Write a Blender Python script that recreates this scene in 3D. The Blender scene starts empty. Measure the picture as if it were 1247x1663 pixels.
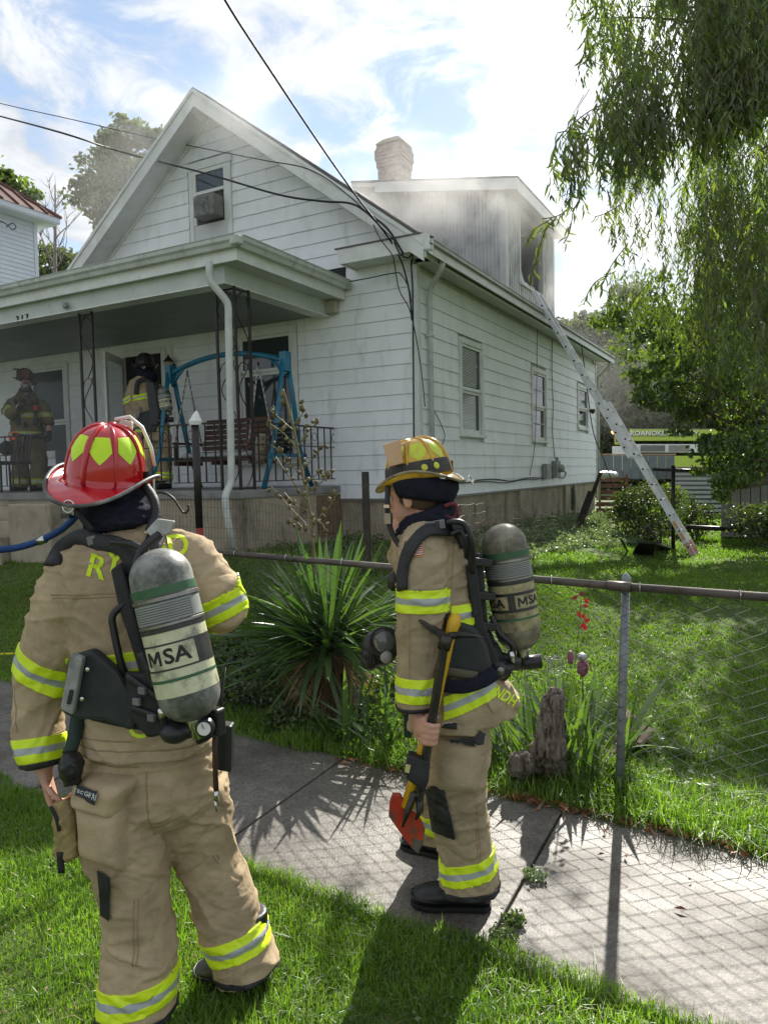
import bpy, bmesh, math, random
import numpy as np
from mathutils import Vector, Matrix, noise
from mathutils.bvhtree import BVHTree
R = math.radians
random.seed(7)
rng = np.random.default_rng(7)
SC = bpy.context.scene
COL = SC.collection

# ---------------------------------------------------------------- camera
CAM = np.array([4.28546, -8.95285, 0.36732]); YAW, PITCH, ROLL, FPX = 0.496599, -0.0545566, -0.0234028, 1187.994
_f = np.array([-math.sin(YAW)*math.cos(PITCH), math.cos(YAW)*math.cos(PITCH), math.sin(PITCH)])
_r0 = np.array([math.cos(YAW), math.sin(YAW), 0.0]); _u0 = np.cross(_r0, _f)
_r = _r0*math.cos(ROLL)+_u0*math.sin(ROLL); _u = -_r0*math.sin(ROLL)+_u0*math.cos(ROLL)
cam_d = bpy.data.cameras.new('camera'); cam = bpy.data.objects.new('camera', cam_d); COL.objects.link(cam)
cam_d.sensor_fit = 'HORIZONTAL'; cam_d.sensor_width = 36; cam_d.lens = 36*FPX/1247
cam_d.clip_start = 0.05; cam_d.clip_end = 2000
cam.matrix_world = Matrix(((_r[0], _u[0], -_f[0], CAM[0]), (_r[1], _u[1], -_f[1], CAM[1]), (_r[2], _u[2], -_f[2], CAM[2]), (0, 0, 0, 1)))
SC.camera = cam

# ---------------------------------------------------------------- light
SUN_EL, SUN_AZ = R(36), R(8)                       # azimuth is measured from +Y towards -X
SUN = Vector((-math.sin(SUN_AZ)*math.cos(SUN_EL), math.cos(SUN_AZ)*math.cos(SUN_EL), math.sin(SUN_EL)))
sl = bpy.data.lights.new('sun', 'SUN'); sl.energy = 4.1; sl.angle = R(0.53); sl.color = (1, 0.95, 0.86)
so = bpy.data.objects.new('sun', sl); COL.objects.link(so); so.rotation_euler = SUN.to_track_quat('Z', 'Y').to_euler(); so.location = SUN*60
SC.view_settings.view_transform = 'Standard'; SC.view_settings.look = 'None'
SC.view_settings.exposure = 1.28; SC.view_settings.gamma = 1; SC.view_settings.use_curve_mapping = False
SC.render.engine = 'CYCLES'
cy = SC.cycles
cy.use_denoising = True
cy.max_bounces = 6; cy.diffuse_bounces = 3; cy.glossy_bounces = 3; cy.transmission_bounces = 4; cy.volume_bounces = 1; cy.transparent_max_bounces = 12
cy.sample_clamp_indirect = 6
cy.volume_step_rate = 3; cy.volume_max_steps = 96

W = bpy.data.worlds.new('World'); SC.world = W; W.use_nodes = True
nt = W.node_tree; N = nt.nodes; N.clear(); L = nt.links.new
def nd(t, **k):
    n = N.new(t)
    for a, b in k.items(): setattr(n, a, b)
    return n
out = nd('ShaderNodeOutputWorld'); bg = nd('ShaderNodeBackground'); bg.inputs[1].default_value = 0.11
sky = nd('ShaderNodeTexSky', sky_type='NISHITA', sun_disc=False, sun_elevation=SUN_EL, sun_rotation=-SUN_AZ, dust_density=0.15, air_density=1.0, ozone_density=3.0)
tc = nd('ShaderNodeTexCoord'); sep = nd('ShaderNodeSeparateXYZ'); L(tc.outputs['Generated'], sep.inputs[0])
def mth(op, a, b=None, clamp=False):
    n = nd('ShaderNodeMath', operation=op, use_clamp=clamp)
    for i, v in enumerate((a, b)):
        if v is None: continue
        if isinstance(v, (int, float)): n.inputs[i].default_value = v
        else: L(v, n.inputs[i])
    return n.outputs[0]
den = mth('ADD', mth('MAXIMUM', sep.outputs[2], 0.0), 0.20)
cmb = nd('ShaderNodeCombineXYZ'); L(mth('DIVIDE', sep.outputs[0], den), cmb.inputs[0]); L(mth('DIVIDE', sep.outputs[1], den), cmb.inputs[1])
mp = nd('ShaderNodeMapping'); L(cmb.outputs[0], mp.inputs[0]); mp.inputs['Location'].default_value = (3.1, 1.7, 0.0)
n1 = nd('ShaderNodeTexNoise'); L(mp.outputs[0], n1.inputs['Vector']); n1.inputs['Scale'].default_value = 1.15; n1.inputs['Detail'].default_value = 3; n1.inputs['Roughness'].default_value = 0.5
n2 = nd('ShaderNodeTexNoise'); L(mp.outputs[0], n2.inputs['Vector']); n2.inputs['Scale'].default_value = 5.5; n2.inputs['Detail'].default_value = 7; n2.inputs['Roughness'].default_value = 0.62; n2.inputs['Distortion'].default_value = 0.5
mix0 = mth('ADD', mth('MULTIPLY', n1.outputs[0], 0.9), mth('MULTIPLY', mth('SUBTRACT', n2.outputs[0], 0.5), 1.15))
for (hu, hv, hw, hk) in ((700, 150, 160, -.34), (935, 440, 300, -.36), (60, 30, 200, -.12), (480, 60, 90, .12), (60, 230, 200, .10), (870, 60, 60, .2)):     # gaps and thicker places in the cloud
    hd = _f+_r*((hu-623.5)/FPX)-_u*((hv-831.5)/FPX); hd = hd/np.linalg.norm(hd)
    h_ = nd('ShaderNodeVectorMath', operation='DOT_PRODUCT'); L(tc.outputs['Generated'], h_.inputs[0]); h_.inputs[1].default_value = tuple(hd)
    mix0 = mth('ADD', mix0, mth('MULTIPLY', mth('POWER', mth('MAXIMUM', h_.outputs['Value'], 0.0), hw), hk))
cr = nd('ShaderNodeMapRange'); cr.interpolation_type = 'SMOOTHSTEP'; L(mix0, cr.inputs[0]); cr.inputs[1].default_value = 0.22; cr.inputs[2].default_value = 0.50
sd = nd('ShaderNodeVectorMath', operation='DOT_PRODUCT'); L(tc.outputs['Generated'], sd.inputs[0]); sd.inputs[1].default_value = SUN
glow = mth('POWER', mth('MAXIMUM', sd.outputs['Value'], 0.0), 26)
glow2 = mth('POWER', mth('MAXIMUM', sd.outputs['Value'], 0.0), 3)
cb = mth('ADD', mth('ADD', 3.05, mth('MULTIPLY', glow2, .9)), mth('MULTIPLY', glow, 3.0))
shade = nd('ShaderNodeMapRange'); L(n2.outputs[0], shade.inputs[0]); shade.inputs[1].default_value = 0.3; shade.inputs[2].default_value = 0.7; shade.inputs[3].default_value = 0.72; shade.inputs[4].default_value = 1.2
cbs = mth('MULTIPLY', cb, shade.outputs[0])
vm = nd('ShaderNodeVectorMath', operation='SCALE'); vm.inputs[0].default_value = (0.93, 0.97, 1.03); L(cbs, vm.inputs['Scale'])
mixc = nd('ShaderNodeMix', data_type='RGBA'); L(cr.outputs[0], mixc.inputs[0]); skd = nd('ShaderNodeVectorMath', operation='MULTIPLY'); L(sky.outputs[0], skd.inputs[0]); skd.inputs[1].default_value = (.62, .56, .50); hz_ = nd('ShaderNodeVectorMath', operation='ADD'); L(skd.outputs[0], hz_.inputs[0]); hz_.inputs[1].default_value = (.75, .85, .95); L(hz_.outputs[0], mixc.inputs[6]); L(vm.outputs[0], mixc.inputs[7])
L(mixc.outputs[2], bg.inputs[0]); L(bg.outputs[0], out.inputs[0])

# ---------------------------------------------------------------- placing helpers
def P(u, v, d):
    q = CAM + d*(_f + _r*((u-623.5)/FPX) - _u*((v-831.5)/FPX)); return Vector(q)
def PZ(u, v, z):
    k = P(u, v, 1.0) - Vector(CAM); return Vector(CAM) + k*((z-CAM[2])/k.z)
def PX(u, v, x):
    k = P(u, v, 1.0) - Vector(CAM); return Vector(CAM) + k*((x-CAM[0])/k.x)
def PY(u, v, y):
    k = P(u, v, 1.0) - Vector(CAM); return Vector(CAM) + k*((y-CAM[1])/k.y)

# ---------------------------------------------------------------- materials
MATS = {}
def M(name, c=(0.5, 0.5, 0.5), c2=None, rough=0.7, metal=0.0, scale=6.0, bump=0.0, bscale=60.0, stretch=(1, 1, 1), ramp=(0.35, 0.65),
      spec=0.5, coat=0.0, dirt=None, dscale=3.0, dramp=(0.55, 0.75), dstretch=(1, 1, 1), bstretch=None, bdist=0.01, weave=0, trans=0.0, alpha=1.0, emit=0.0, ior=1.45, detail=6):
    if name in MATS: return MATS[name]
    m = bpy.data.materials.new(name); m.use_nodes = True; t = m.node_tree; b = t.nodes['Principled BSDF']
    l = t.links.new
    b.inputs['Base Color'].default_value = (*c, 1); b.inputs['Roughness'].default_value = rough; b.inputs['Metallic'].default_value = metal
    b.inputs['Specular IOR Level'].default_value = spec; b.inputs['Coat Weight'].default_value = coat; b.inputs['IOR'].default_value = ior
    b.inputs['Transmission Weight'].default_value = trans; b.inputs['Alpha'].default_value = alpha
    if emit: b.inputs['Emission Color'].default_value = (*c, 1); b.inputs['Emission Strength'].default_value = emit
    g = t.nodes.new('ShaderNodeNewGeometry')
    def noi(sc, st, det=6, ro=0.6):
        mpn = t.nodes.new('ShaderNodeMapping'); l(g.outputs['Position'], mpn.inputs[0]); mpn.inputs['Scale'].default_value = [sc*x for x in st]
        n = t.nodes.new('ShaderNodeTexNoise'); n.inputs['Scale'].default_value = 1; n.inputs['Detail'].default_value = det; n.inputs['Roughness'].default_value = ro
        l(mpn.outputs[0], n.inputs['Vector']); return n.outputs[0]
    def rmp(s, a, z):
        r = t.nodes.new('ShaderNodeMapRange'); l(s, r.inputs[0]); r.inputs[1].default_value = a; r.inputs[2].default_value = z; return r.outputs[0]
    src = None
    if c2 is not None:
        mx = t.nodes.new('ShaderNodeMix'); mx.data_type = 'RGBA'; mx.inputs[6].default_value = (*c, 1); mx.inputs[7].default_value = (*c2, 1)
        l(rmp(noi(scale, stretch, detail), *ramp), mx.inputs[0]); src = mx.outputs[2]
    if dirt is not None:
        mx = t.nodes.new('ShaderNodeMix'); mx.data_type = 'RGBA'
        if src: l(src, mx.inputs[6])
        else: mx.inputs[6].default_value = (*c, 1)
        mx.inputs[7].default_value = (*dirt, 1); l(rmp(noi(dscale, dstretch, 8, 0.7), *dramp), mx.inputs[0]); src = mx.outputs[2]
    if src: l(src, b.inputs['Base Color'])
    if bump:
        bp = t.nodes.new('ShaderNodeBump'); bp.inputs['Strength'].default_value = bump; bp.inputs['Distance'].default_value = bdist
        l(noi(bscale, bstretch or (1, 1, 1), 5, 0.6), bp.inputs['Height']); l(bp.outputs[0], b.inputs['Normal'])
    MATS[name] = m; return m
def leafmat(name, c, c2, tr=0.5, scale=3.0, rough=0.45, attr=None, gloss=0.06, tcol=None):
    """a leaf: light comes back from it and through it"""
    if name in MATS: return MATS[name]
    m = bpy.data.materials.new(name); m.use_nodes = True; t = m.node_tree; t.nodes.clear(); l = t.links.new
    o = t.nodes.new('ShaderNodeOutputMaterial'); g = t.nodes.new('ShaderNodeNewGeometry')
    n = t.nodes.new('ShaderNodeTexNoise'); n.inputs['Scale'].default_value = scale; n.inputs['Detail'].default_value = 3; l(g.outputs['Position'], n.inputs['Vector'])
    mx = t.nodes.new('ShaderNodeMix'); mx.data_type = 'RGBA'; mx.inputs[6].default_value = (*c, 1); mx.inputs[7].default_value = (*c2, 1)
    r = t.nodes.new('ShaderNodeMapRange'); r.inputs[1].default_value = 0.35; r.inputs[2].default_value = 0.65
    if attr:
        a = t.nodes.new('ShaderNodeAttribute'); a.attribute_name = attr
        ad = t.nodes.new('ShaderNodeMath'); ad.operation = 'MULTIPLY_ADD'; l(a.outputs['Fac'], ad.inputs[0]); ad.inputs[1].default_value = 0.5
        sb = t.nodes.new('ShaderNodeMath'); sb.operation = 'MULTIPLY_ADD'; l(n.outputs[0], sb.inputs[0]); sb.inputs[1].default_value = 0.9; sb.inputs[2].default_value = -0.2
        l(sb.outputs[0], ad.inputs[2]); l(ad.outputs[0], r.inputs[0])
    else: l(n.outputs[0], r.inputs[0])
    l(r.outputs[0], mx.inputs[0])
    d = t.nodes.new('ShaderNodeBsdfDiffuse'); l(mx.outputs[2], d.inputs[0])
    tr_ = t.nodes.new('ShaderNodeBsdfTranslucent')
    tm = t.nodes.new('ShaderNodeMix'); tm.data_type = 'RGBA'; tm.blend_type = 'MULTIPLY'; tm.inputs[0].default_value = 1
    tm.inputs[7].default_value = (*(tcol or (1.9, 1.7, 0.7)), 1); l(mx.outputs[2], tm.inputs[6]); l(tm.outputs[2], tr_.inputs[0])
    s = t.nodes.new('ShaderNodeMixShader'); s.inputs[0].default_value = tr; l(d.outputs[0], s.inputs[1]); l(tr_.outputs[0], s.inputs[2])
    gl = t.nodes.new('ShaderNodeBsdfGlossy'); gl.inputs['Roughness'].default_value = rough
    s2 = t.nodes.new('ShaderNodeMixShader'); s2.inputs[0].default_value = gloss; l(s.outputs[0], s2.inputs[1]); l(gl.outputs[0], s2.inputs[2])
    l(s2.outputs[0], o.inputs[0]); MATS[name] = m; return m

# ---------------------------------------------------------------- object helpers
WLOC = {}
def tag(o, label=None, cat=None, group=None, kind=None):
    if label: o['label'] = label
    if cat: o['category'] = cat
    if group: o['group'] = group
    if kind: o['kind'] = kind
    return o
def empty(name, loc, label=None, cat=None, group=None, parent=None):
    o = bpy.data.objects.new(name, None); COL.objects.link(o); o.empty_display_size = 0.1
    loc = Vector(loc); o.location = loc - (WLOC[parent.name] if parent else Vector((0, 0, 0)))
    if parent: o.parent = parent
    WLOC[o.name] = loc; return tag(o, label, cat, group)
def link(name, me, parent=None, at=(0, 0, 0), mat=None, smooth=None):
    """a mesh whose coordinates are world coordinates shifted by at"""
    o = bpy.data.objects.new(name, me); COL.objects.link(o)
    at = Vector(at)
    if parent is not None:
        o.parent = parent; o.location = at - WLOC[parent.name]
    else: o.location = at
    WLOC[o.name] = at
    if mat is not None:
        for m in (mat if isinstance(mat, (list, tuple)) else [mat]): me.materials.append(m)
    if smooth is not None and len(me.polygons): me.polygons.foreach_set('use_smooth', [smooth]*len(me.polygons))
    return o
class MB:
    def __init__(s): s.v = []; s.f = []; s.mi = []; s.cur = 0
    def add(s, vs, fs):
        b = len(s.v); s.v += [tuple(v) for v in vs]; s.f += [tuple(b+i for i in f) for f in fs]; s.mi += [s.cur]*len(fs); return s
    def box(s, lo, hi, rot=None, pivot=None):
        x0, y0, z0 = lo; x1, y1, z1 = hi
        vs = [Vector(q) for q in ((x0,y0,z0),(x1,y0,z0),(x1,y1,z0),(x0,y1,z0),(x0,y0,z1),(x1,y0,z1),(x1,y1,z1),(x0,y1,z1))]
        if rot is not None:
            pv = Vector(pivot) if pivot is not None else sum(vs, Vector())/8
            vs = [rot @ (v-pv) + pv for v in vs]
        return s.add(vs, ((0,3,2,1),(4,5,6,7),(0,1,5,4),(1,2,6,5),(2,3,7,6),(3,0,4,7)))
    def prism(s, poly, vec):
        n = len(poly); poly = [Vector(q) for q in poly]; vec = Vector(vec)
        return s.add(poly+[q+vec for q in poly], [tuple(range(n))[::-1], tuple(range(n, 2*n))]+[(i, (i+1) % n, n+(i+1) % n, n+i) for i in range(n)])
    def bar(s, a, b, w, h, up=(0, 0, 1)):
        a = Vector(a); b = Vector(b); t = (b-a).normalized(); up = Vector(up)
        if abs(t.dot(up)) > 0.98: up = Vector((0, 1, 0))
        r = t.cross(up).normalized()*w/2; q = r.cross(t).normalized()*h/2
        return s.prism([a-r-q, a+r-q, a+r+q, a-r+q], b-a)
    def tube(s, pts, r, n=8, cap=True, flat=1.0, up0=None, closed=False):
        pts = [Vector(p) for p in pts]; k = len(pts); rs = r if isinstance(r, (list, tuple)) else [r]*k
        up = None; rings = []
        for i in range(k):
            if closed: t = (pts[(i+1) % k]-pts[i-1])
            else: t = pts[min(i+1, k-1)]-pts[max(i-1, 0)]
            t = t.normalized() if t.length > 1e-9 else Vector((0, 0, 1))
            if up is None:
                up = Vector(up0) if up0 is not None else (Vector((0, 0, 1)) if abs(t.z) < 0.9 else Vector((0, 1, 0)))
            up = (up-t*up.dot(t)).normalized(); sd_ = t.cross(up)
            rings.append([pts[i]+sd_*math.cos(2*math.pi*j/n)*rs[i]+up*math.sin(2*math.pi*j/n)*rs[i]*flat for j in range(n)])
        vs = [q for rg in rings for q in rg]; fs = []
        for i in range(k if closed else k-1):
            a = i*n; b = ((i+1) % k)*n
            fs += [(a+j, a+(j+1) % n, b+(j+1) % n, b+j) for j in range(n)]
        if cap and not closed: fs += [tuple(range(n))[::-1], tuple(range((k-1)*n, k*n))]
        return s.add(vs, fs)
    def loft(s, rings, cap=True, closed=True):
        n = len(rings[0]); vs = [q for rg in rings for q in rg]; fs = []
        m = n if closed else n-1
        for i in range(len(rings)-1):
            a = i*n; b = a+n
            fs += [(a+j, a+(j+1) % n, b+(j+1) % n, b+j) for j in range(m)]
        if cap and closed: fs += [tuple(range(n))[::-1], tuple(range((len(rings)-1)*n, len(rings)*n))]
        return s.add(vs, fs)
    def lathe(s, c, prof, n=24, axis=(0, 0, 1), cap=False):
        ax = Vector(axis).normalized(); x = ax.orthogonal().normalized(); y = ax.cross(x); c = Vector(c)
        return s.loft([[c+ax*h+(x*math.cos(2*math.pi*j/n)+y*math.sin(2*math.pi*j/n))*max(r, 1e-4) for j in range(n)] for r, h in prof], cap=cap)
    def mesh(s, name='m'):
        me = bpy.data.meshes.new(name); me.from_pydata(s.v, [], s.f)
        if any(s.mi): me.polygons.foreach_set('material_index', s.mi)
        me.update(); return me
    def build(s, name, mat, parent=None, smooth=False, at=(0, 0, 0), bevel=0.0, auto=None):
        me = s.mesh(name)
        bm = bmesh.new(); bm.from_mesh(me); bmesh.ops.recalc_face_normals(bm, faces=bm.faces)
        if auto is not None:
            for e in bm.edges:
                if len(e.link_faces) == 2 and e.calc_face_angle(0) > R(auto): e.smooth = False
            smooth = True
        bm.to_mesh(me); bm.free()
        o = link(name, me, parent, at, mat, smooth)
        if bevel:
            b = o.modifiers.new('bevel', 'BEVEL'); b.width = bevel; b.segments = 2; b.limit_method = 'ANGLE'
        return o
def numesh(name, V, F, mat, parent=None, attr=None, smooth=False, tri=False, kind=None):
    """fast mesh from arrays: V (n,3), F (m,4) quads or (m,3) tris"""
    me = bpy.data.meshes.new(name); k = F.shape[1]
    me.vertices.add(len(V)); me.vertices.foreach_set('co', np.ascontiguousarray(V, np.float32).ravel())
    me.loops.add(F.size); me.loops.foreach_set('vertex_index', np.ascontiguousarray(F, np.int32).ravel())
    me.polygons.add(len(F)); me.polygons.foreach_set('loop_start', np.arange(0, F.size, k, dtype=np.int32)); me.polygons.foreach_set('loop_total', np.full(len(F), k, np.int32))
    me.update(calc_edges=True)
    if attr is not None:
        a = me.attributes.new('tone', 'FLOAT', 'POINT'); a.data.foreach_set('value', np.ascontiguousarray(attr, np.float32))
    o = link(name, me, parent, (0, 0, 0), mat, smooth)
    if kind: o['kind'] = kind
    return o
def sag(a, b, s, n=16, jit=0.0, seed=0):
    a = Vector(a); b = Vector(b); rr = random.Random(seed)
    return [a.lerp(b, i/n)+Vector((rr.uniform(-jit, jit), rr.uniform(-jit, jit), -4*s*(i/n)*(1-i/n)+rr.uniform(-jit, jit))) for i in range(n+1)]
def text_mesh(txt, size, extr=0.0, bold=0.0, sx=1.0, res=3, fine=0):
    c = bpy.data.curves.new('t', 'FONT'); c.body = txt; c.size = size; c.extrude = extr; c.offset = bold; c.align_x = 'CENTER'; c.align_y = 'CENTER'; c.resolution_u = res
    o = bpy.data.objects.new('t', c); COL.objects.link(o); dg = bpy.context.evaluated_depsgraph_get(); dg.update()
    me = bpy.data.meshes.new_from_object(o.evaluated_get(dg)); vs = [(v.co.x*sx, v.co.y, v.co.z) for v in me.vertices]; fs = [tuple(p.vertices) for p in me.polygons]
    bpy.data.objects.remove(o); bpy.data.curves.remove(c); bpy.data.meshes.remove(me)
    if fine:       # cut the strokes up so that they bend with what they are printed on
        b = bmesh.new(); q = [b.verts.new(v) for v in vs]
        for f in fs:
            try: b.faces.new([q[i] for i in f])
            except ValueError: pass
        w = max(abs(v[0]) for v in vs); h = max(abs(v[1]) for v in vs)
        for ax, ex, n in ((0, w, int(2*w/(size*fine))+1), (1, h, int(2*h/(size*fine))+1)):
            for k in range(1, n):
                no = [0, 0, 0]; no[ax] = 1; co = [0, 0, 0]; co[ax] = -ex+2*ex*k/n
                bmesh.ops.bisect_plane(b, geom=b.verts[:]+b.edges[:]+b.faces[:], plane_co=co, plane_no=no)
        b.verts.index_update(); vs = [tuple(v.co) for v in b.verts]; fs = [tuple(v.index for v in f.verts) for f in b.faces]; b.free()
    return vs, fs
# ================================================================= ground
GZ = -1.383
def zg(x, y):
    """height of the ground"""
    zh = -0.60-0.025*np.clip(y, -1, 12)
    dx = np.maximum(0, x-0.05)/3.1; dy = np.maximum(0, -y-2.4)/2.6
    t = np.clip(np.hypot(dx, dy), 0, 1); s = t*t*(3-2*t); k = np.clip((y+4.8)/8.0, 0, 1); far_ = GZ+.2*k*k*(3-2*k)
    return zh+(far_-zh)*s
M_white = M('white_siding_paint', (0.85, 0.87, 0.895), (0.78, 0.80, 0.825), rough=0.45, scale=2.2, dirt=(0.46, 0.47, 0.45), dscale=4.0, dstretch=(1.0, 1.0, 0.30), dramp=(0.53, 0.86), bump=0.12, bscale=35, bdist=0.004)
M_trim = M('white_trim_paint', (0.74, 0.76, 0.75), (0.62, 0.63, 0.60), rough=0.4, scale=4, dirt=(0.27, 0.27, 0.23), dscale=9, dstretch=(1, 1, .4), dramp=(0.6, 0.82), bump=0.08, bscale=20)
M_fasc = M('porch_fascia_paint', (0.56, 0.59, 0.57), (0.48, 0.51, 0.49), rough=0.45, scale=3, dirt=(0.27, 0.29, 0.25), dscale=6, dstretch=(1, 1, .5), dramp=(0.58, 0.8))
M_conc = M('old_concrete', (0.40, 0.345, 0.26), (0.30, 0.255, 0.19), rough=0.9, scale=3, dirt=(0.075, 0.068, 0.055), dscale=2.6, dstretch=(1, 1, .45), dramp=(0.52, 0.72), bump=0.35, bscale=30, bdist=0.01)
M_black = M('black_iron', (0.02, 0.02, 0.022), (0.045, 0.035, 0.03), rough=0.5, scale=14, metal=0.4)
M_cable = M('black_cable', (0.015, 0.015, 0.016), rough=0.6)
M_greyc = M('grey_cable', (0.16, 0.165, 0.165), rough=0.6)
M_shing = M('grey_asphalt_shingle', (0.10, 0.095, 0.09), (0.17, 0.16, 0.15), rough=0.95, scale=30, bump=0.5, bscale=90)
M_glass = M('window_glass', (0.035, 0.045, 0.05), rough=0.04, spec=0.9)
M_dark = M('dark_shade_fill', (0.02, 0.02, 0.022), (0.04, 0.038, 0.036), rough=0.9, scale=2)  # near-black fill: shade inside unlit gaps put into the colour
M_gutter = M('aluminium_gutter_paint', (0.55, 0.575, 0.55), (0.44, 0.455, 0.43), rough=0.35, scale=5, dirt=(0.20, 0.20, 0.17), dscale=7, dramp=(0.55, 0.8), dstretch=(1, 1, .3))

house = empty('house', (-3.4, 0, -0.6), 'white clapboard house with a smoking gable, open front porch and side dormer', 'house')
ROW = 0.2032; XL, YL = -10.6, 10.81; RX, RZ, SL = -3.4, 6.17, 0.765
def roofz(x): return RZ-SL*abs(x-RX)
fw = MB().box((XL, 0.05, -0.02), (-0.05, 0.12, 3.1)); fw.prism([(-7.2, 0.05, 3.1), (-0.05, 0.05, 3.1), (-0.05, 0.05, 3.3), (RX, 0.05, roofz(RX)-0.24), (-7.2, 0.05, 3.1+.02)], (0, 0.07, 0))
front = fw.build('front_wall', M_white, house)
right = MB().box((-0.12, 0.13, -0.02), (-0.05, YL, 3.2)).build('side_wall', M_white, house)
MB().box((XL, YL-0.12, -0.02), (-0.13, YL, 3.1)).box((XL, 0.13, -0.02), (XL+.12, YL-.13, 3.1)).prism([(-7.2, YL-.12, 3.1), (-0.01, YL-.12, 3.1), (-0.01, YL-.12, 3.3), (RX, YL-.12, roofz(RX)-.24)], (0, .12, 0)).build('back_wall', M_white, house)
def board(name, axis, a0, a1, z, par, h=ROW, b0=None, b1=None):
    """one clapboard: thick lip at the bottom; b0, b1 = the ends at its top edge"""
    b0 = a0 if b0 is None else b0; b1 = a1 if b1 is None else b1
    g = 0.0015; prof = ((-0.048, z), (0.021, z+0.001), (0.019, z+0.012), (0.005, z+h-0.001), (-0.048, z+h-0.001))
    rings = []
    for e, t in ((a0+g, b0+g), (a1-g, b1-g)):
        ring = []
        for o_, zz in prof:
            k = (zz-z)/h; q = e+(t-e)*k
            ring.append((q, -o_, zz) if axis == 'x' else (o_, q, zz))
        rings.append(ring)
    return MB().loft(rings).build(name, M_white, par)
def courses(axis, lo, hi, z0, n, holes, par, name='siding_board', blen=40, lim=None, k0=0):
    rr = random.Random(5+k0)
    for k in range(n):
        z = z0+k*ROW; L0, L1 = (lo, hi) if lim is None else lim(z)
        T0, T1 = (lo, hi) if lim is None else lim(z+ROW)
        if L1-L0 < 0.1: continue
        T0 = min(T0, L1-0.02); T1 = max(T1, L0+0.02)
        if T0 > T1: T0 = T1 = (T0+T1)/2
        segs = [(L0, L1)]
        for (h0, h1, hz0, hz1) in holes:
            if z+ROW*0.5 < hz0 or z+ROW*0.5 > hz1: continue
            ns = []
            for s0, s1 in segs:
                if h1 <= s0 or h0 >= s1: ns.append((s0, s1)); continue
                if h0-s0 > 0.03: ns.append((s0, h0))
                if s1-h1 > 0.03: ns.append((h1, s1))
            segs = ns
        off = blen
        for s0, s1 in segs:
            cuts = [s0]; c = lo+off
            while c < s1:
                if c > s0+0.4 and c < s1-0.4: cuts.append(c)
                c += blen
            cuts.append(s1)
            for i in range(len(cuts)-1):
                a, b = cuts[i], cuts[i+1]
                board(name, axis, a, b, z, par, b0=(T0 if a == L0 else a), b1=(T1 if b == L1 else b))
# holes: (lo, hi, zlo, zhi)
HS = [(1.40, 2.43, .88, 2.39), (5.06, 6.12, .88, 2.36), (8.74, 9.86, 1.28, 2.38)]
HF = [(-3.10, -1.93, 0.5, 2.56), (-5.56, -4.52, .15, 2.50), (-8.02, -6.90, .75, 2.50), (-3.93, -3.05, 3.55, 5.25), (-1.52, -1.08, 3.05, 3.25)]
courses('y', 0.075, YL-0.075, 0, 15, HS, right)
def glim(z):
    d = (roofz(RX)-0.25-z)/SL
    return (max(XL if z < 2.99 else -7.2, RX-d) if z > 2.9 else XL, min(-0.075, RX+d))
courses('x', XL, -0.075, 0, 29, HF, front, lim=glim, k0=3)
# corner boards
cbp = MB().box((-0.075, -0.028, -0.005), (0.028, 0.0, 3.12)).box((0.0, 0.0, -0.005), (0.028, 0.075, 3.12)).build('corner_board', M_trim, house)
MB().box((-0.075, YL, -0.005), (0.028, YL+.028, 3.12)).box((0.0, YL-.075, -0.005), (0.028, YL, 3.12)).build('corner_board', M_trim, house)
# drip edge and foundation
MB().box((-1.27, 0.0, -0.03), (0.03, 0.12, -0.002)).box((-0.1, 0.12, -0.03), (0.03, YL, -0.002)).build('drip_edge', M('drip_edge_metal', (0.25, 0.25, 0.24), rough=.6), house)  # plain grey metal strip under the lowest siding course
fo = MB().box((XL, 0.05, -1.7), (-0.03, 0.35, -0.03)).box((-0.35, 0.35, -1.7), (-0.03, YL-.05, -0.03)).box((XL, YL-.35, -1.7), (-0.35, YL-.05, -0.03)).box((XL, 0.35, -1.7), (XL+.3, YL-.35, -0.03))
foundation = fo.build('foundation', M_conc, house)
for y0, y1 in ((4.25, 4.95), (7.55, 7.95), (8.4, 8.55)):
    MB().box((-0.03, y0, -1.5), (0.03, y1, -0.04)).build('pilaster', M_conc, foundation)
MB().box((-0.029, 8.0, -0.62), (-0.012, 8.38, -0.1)).build('cellar_window', M_glass, foundation)

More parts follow.
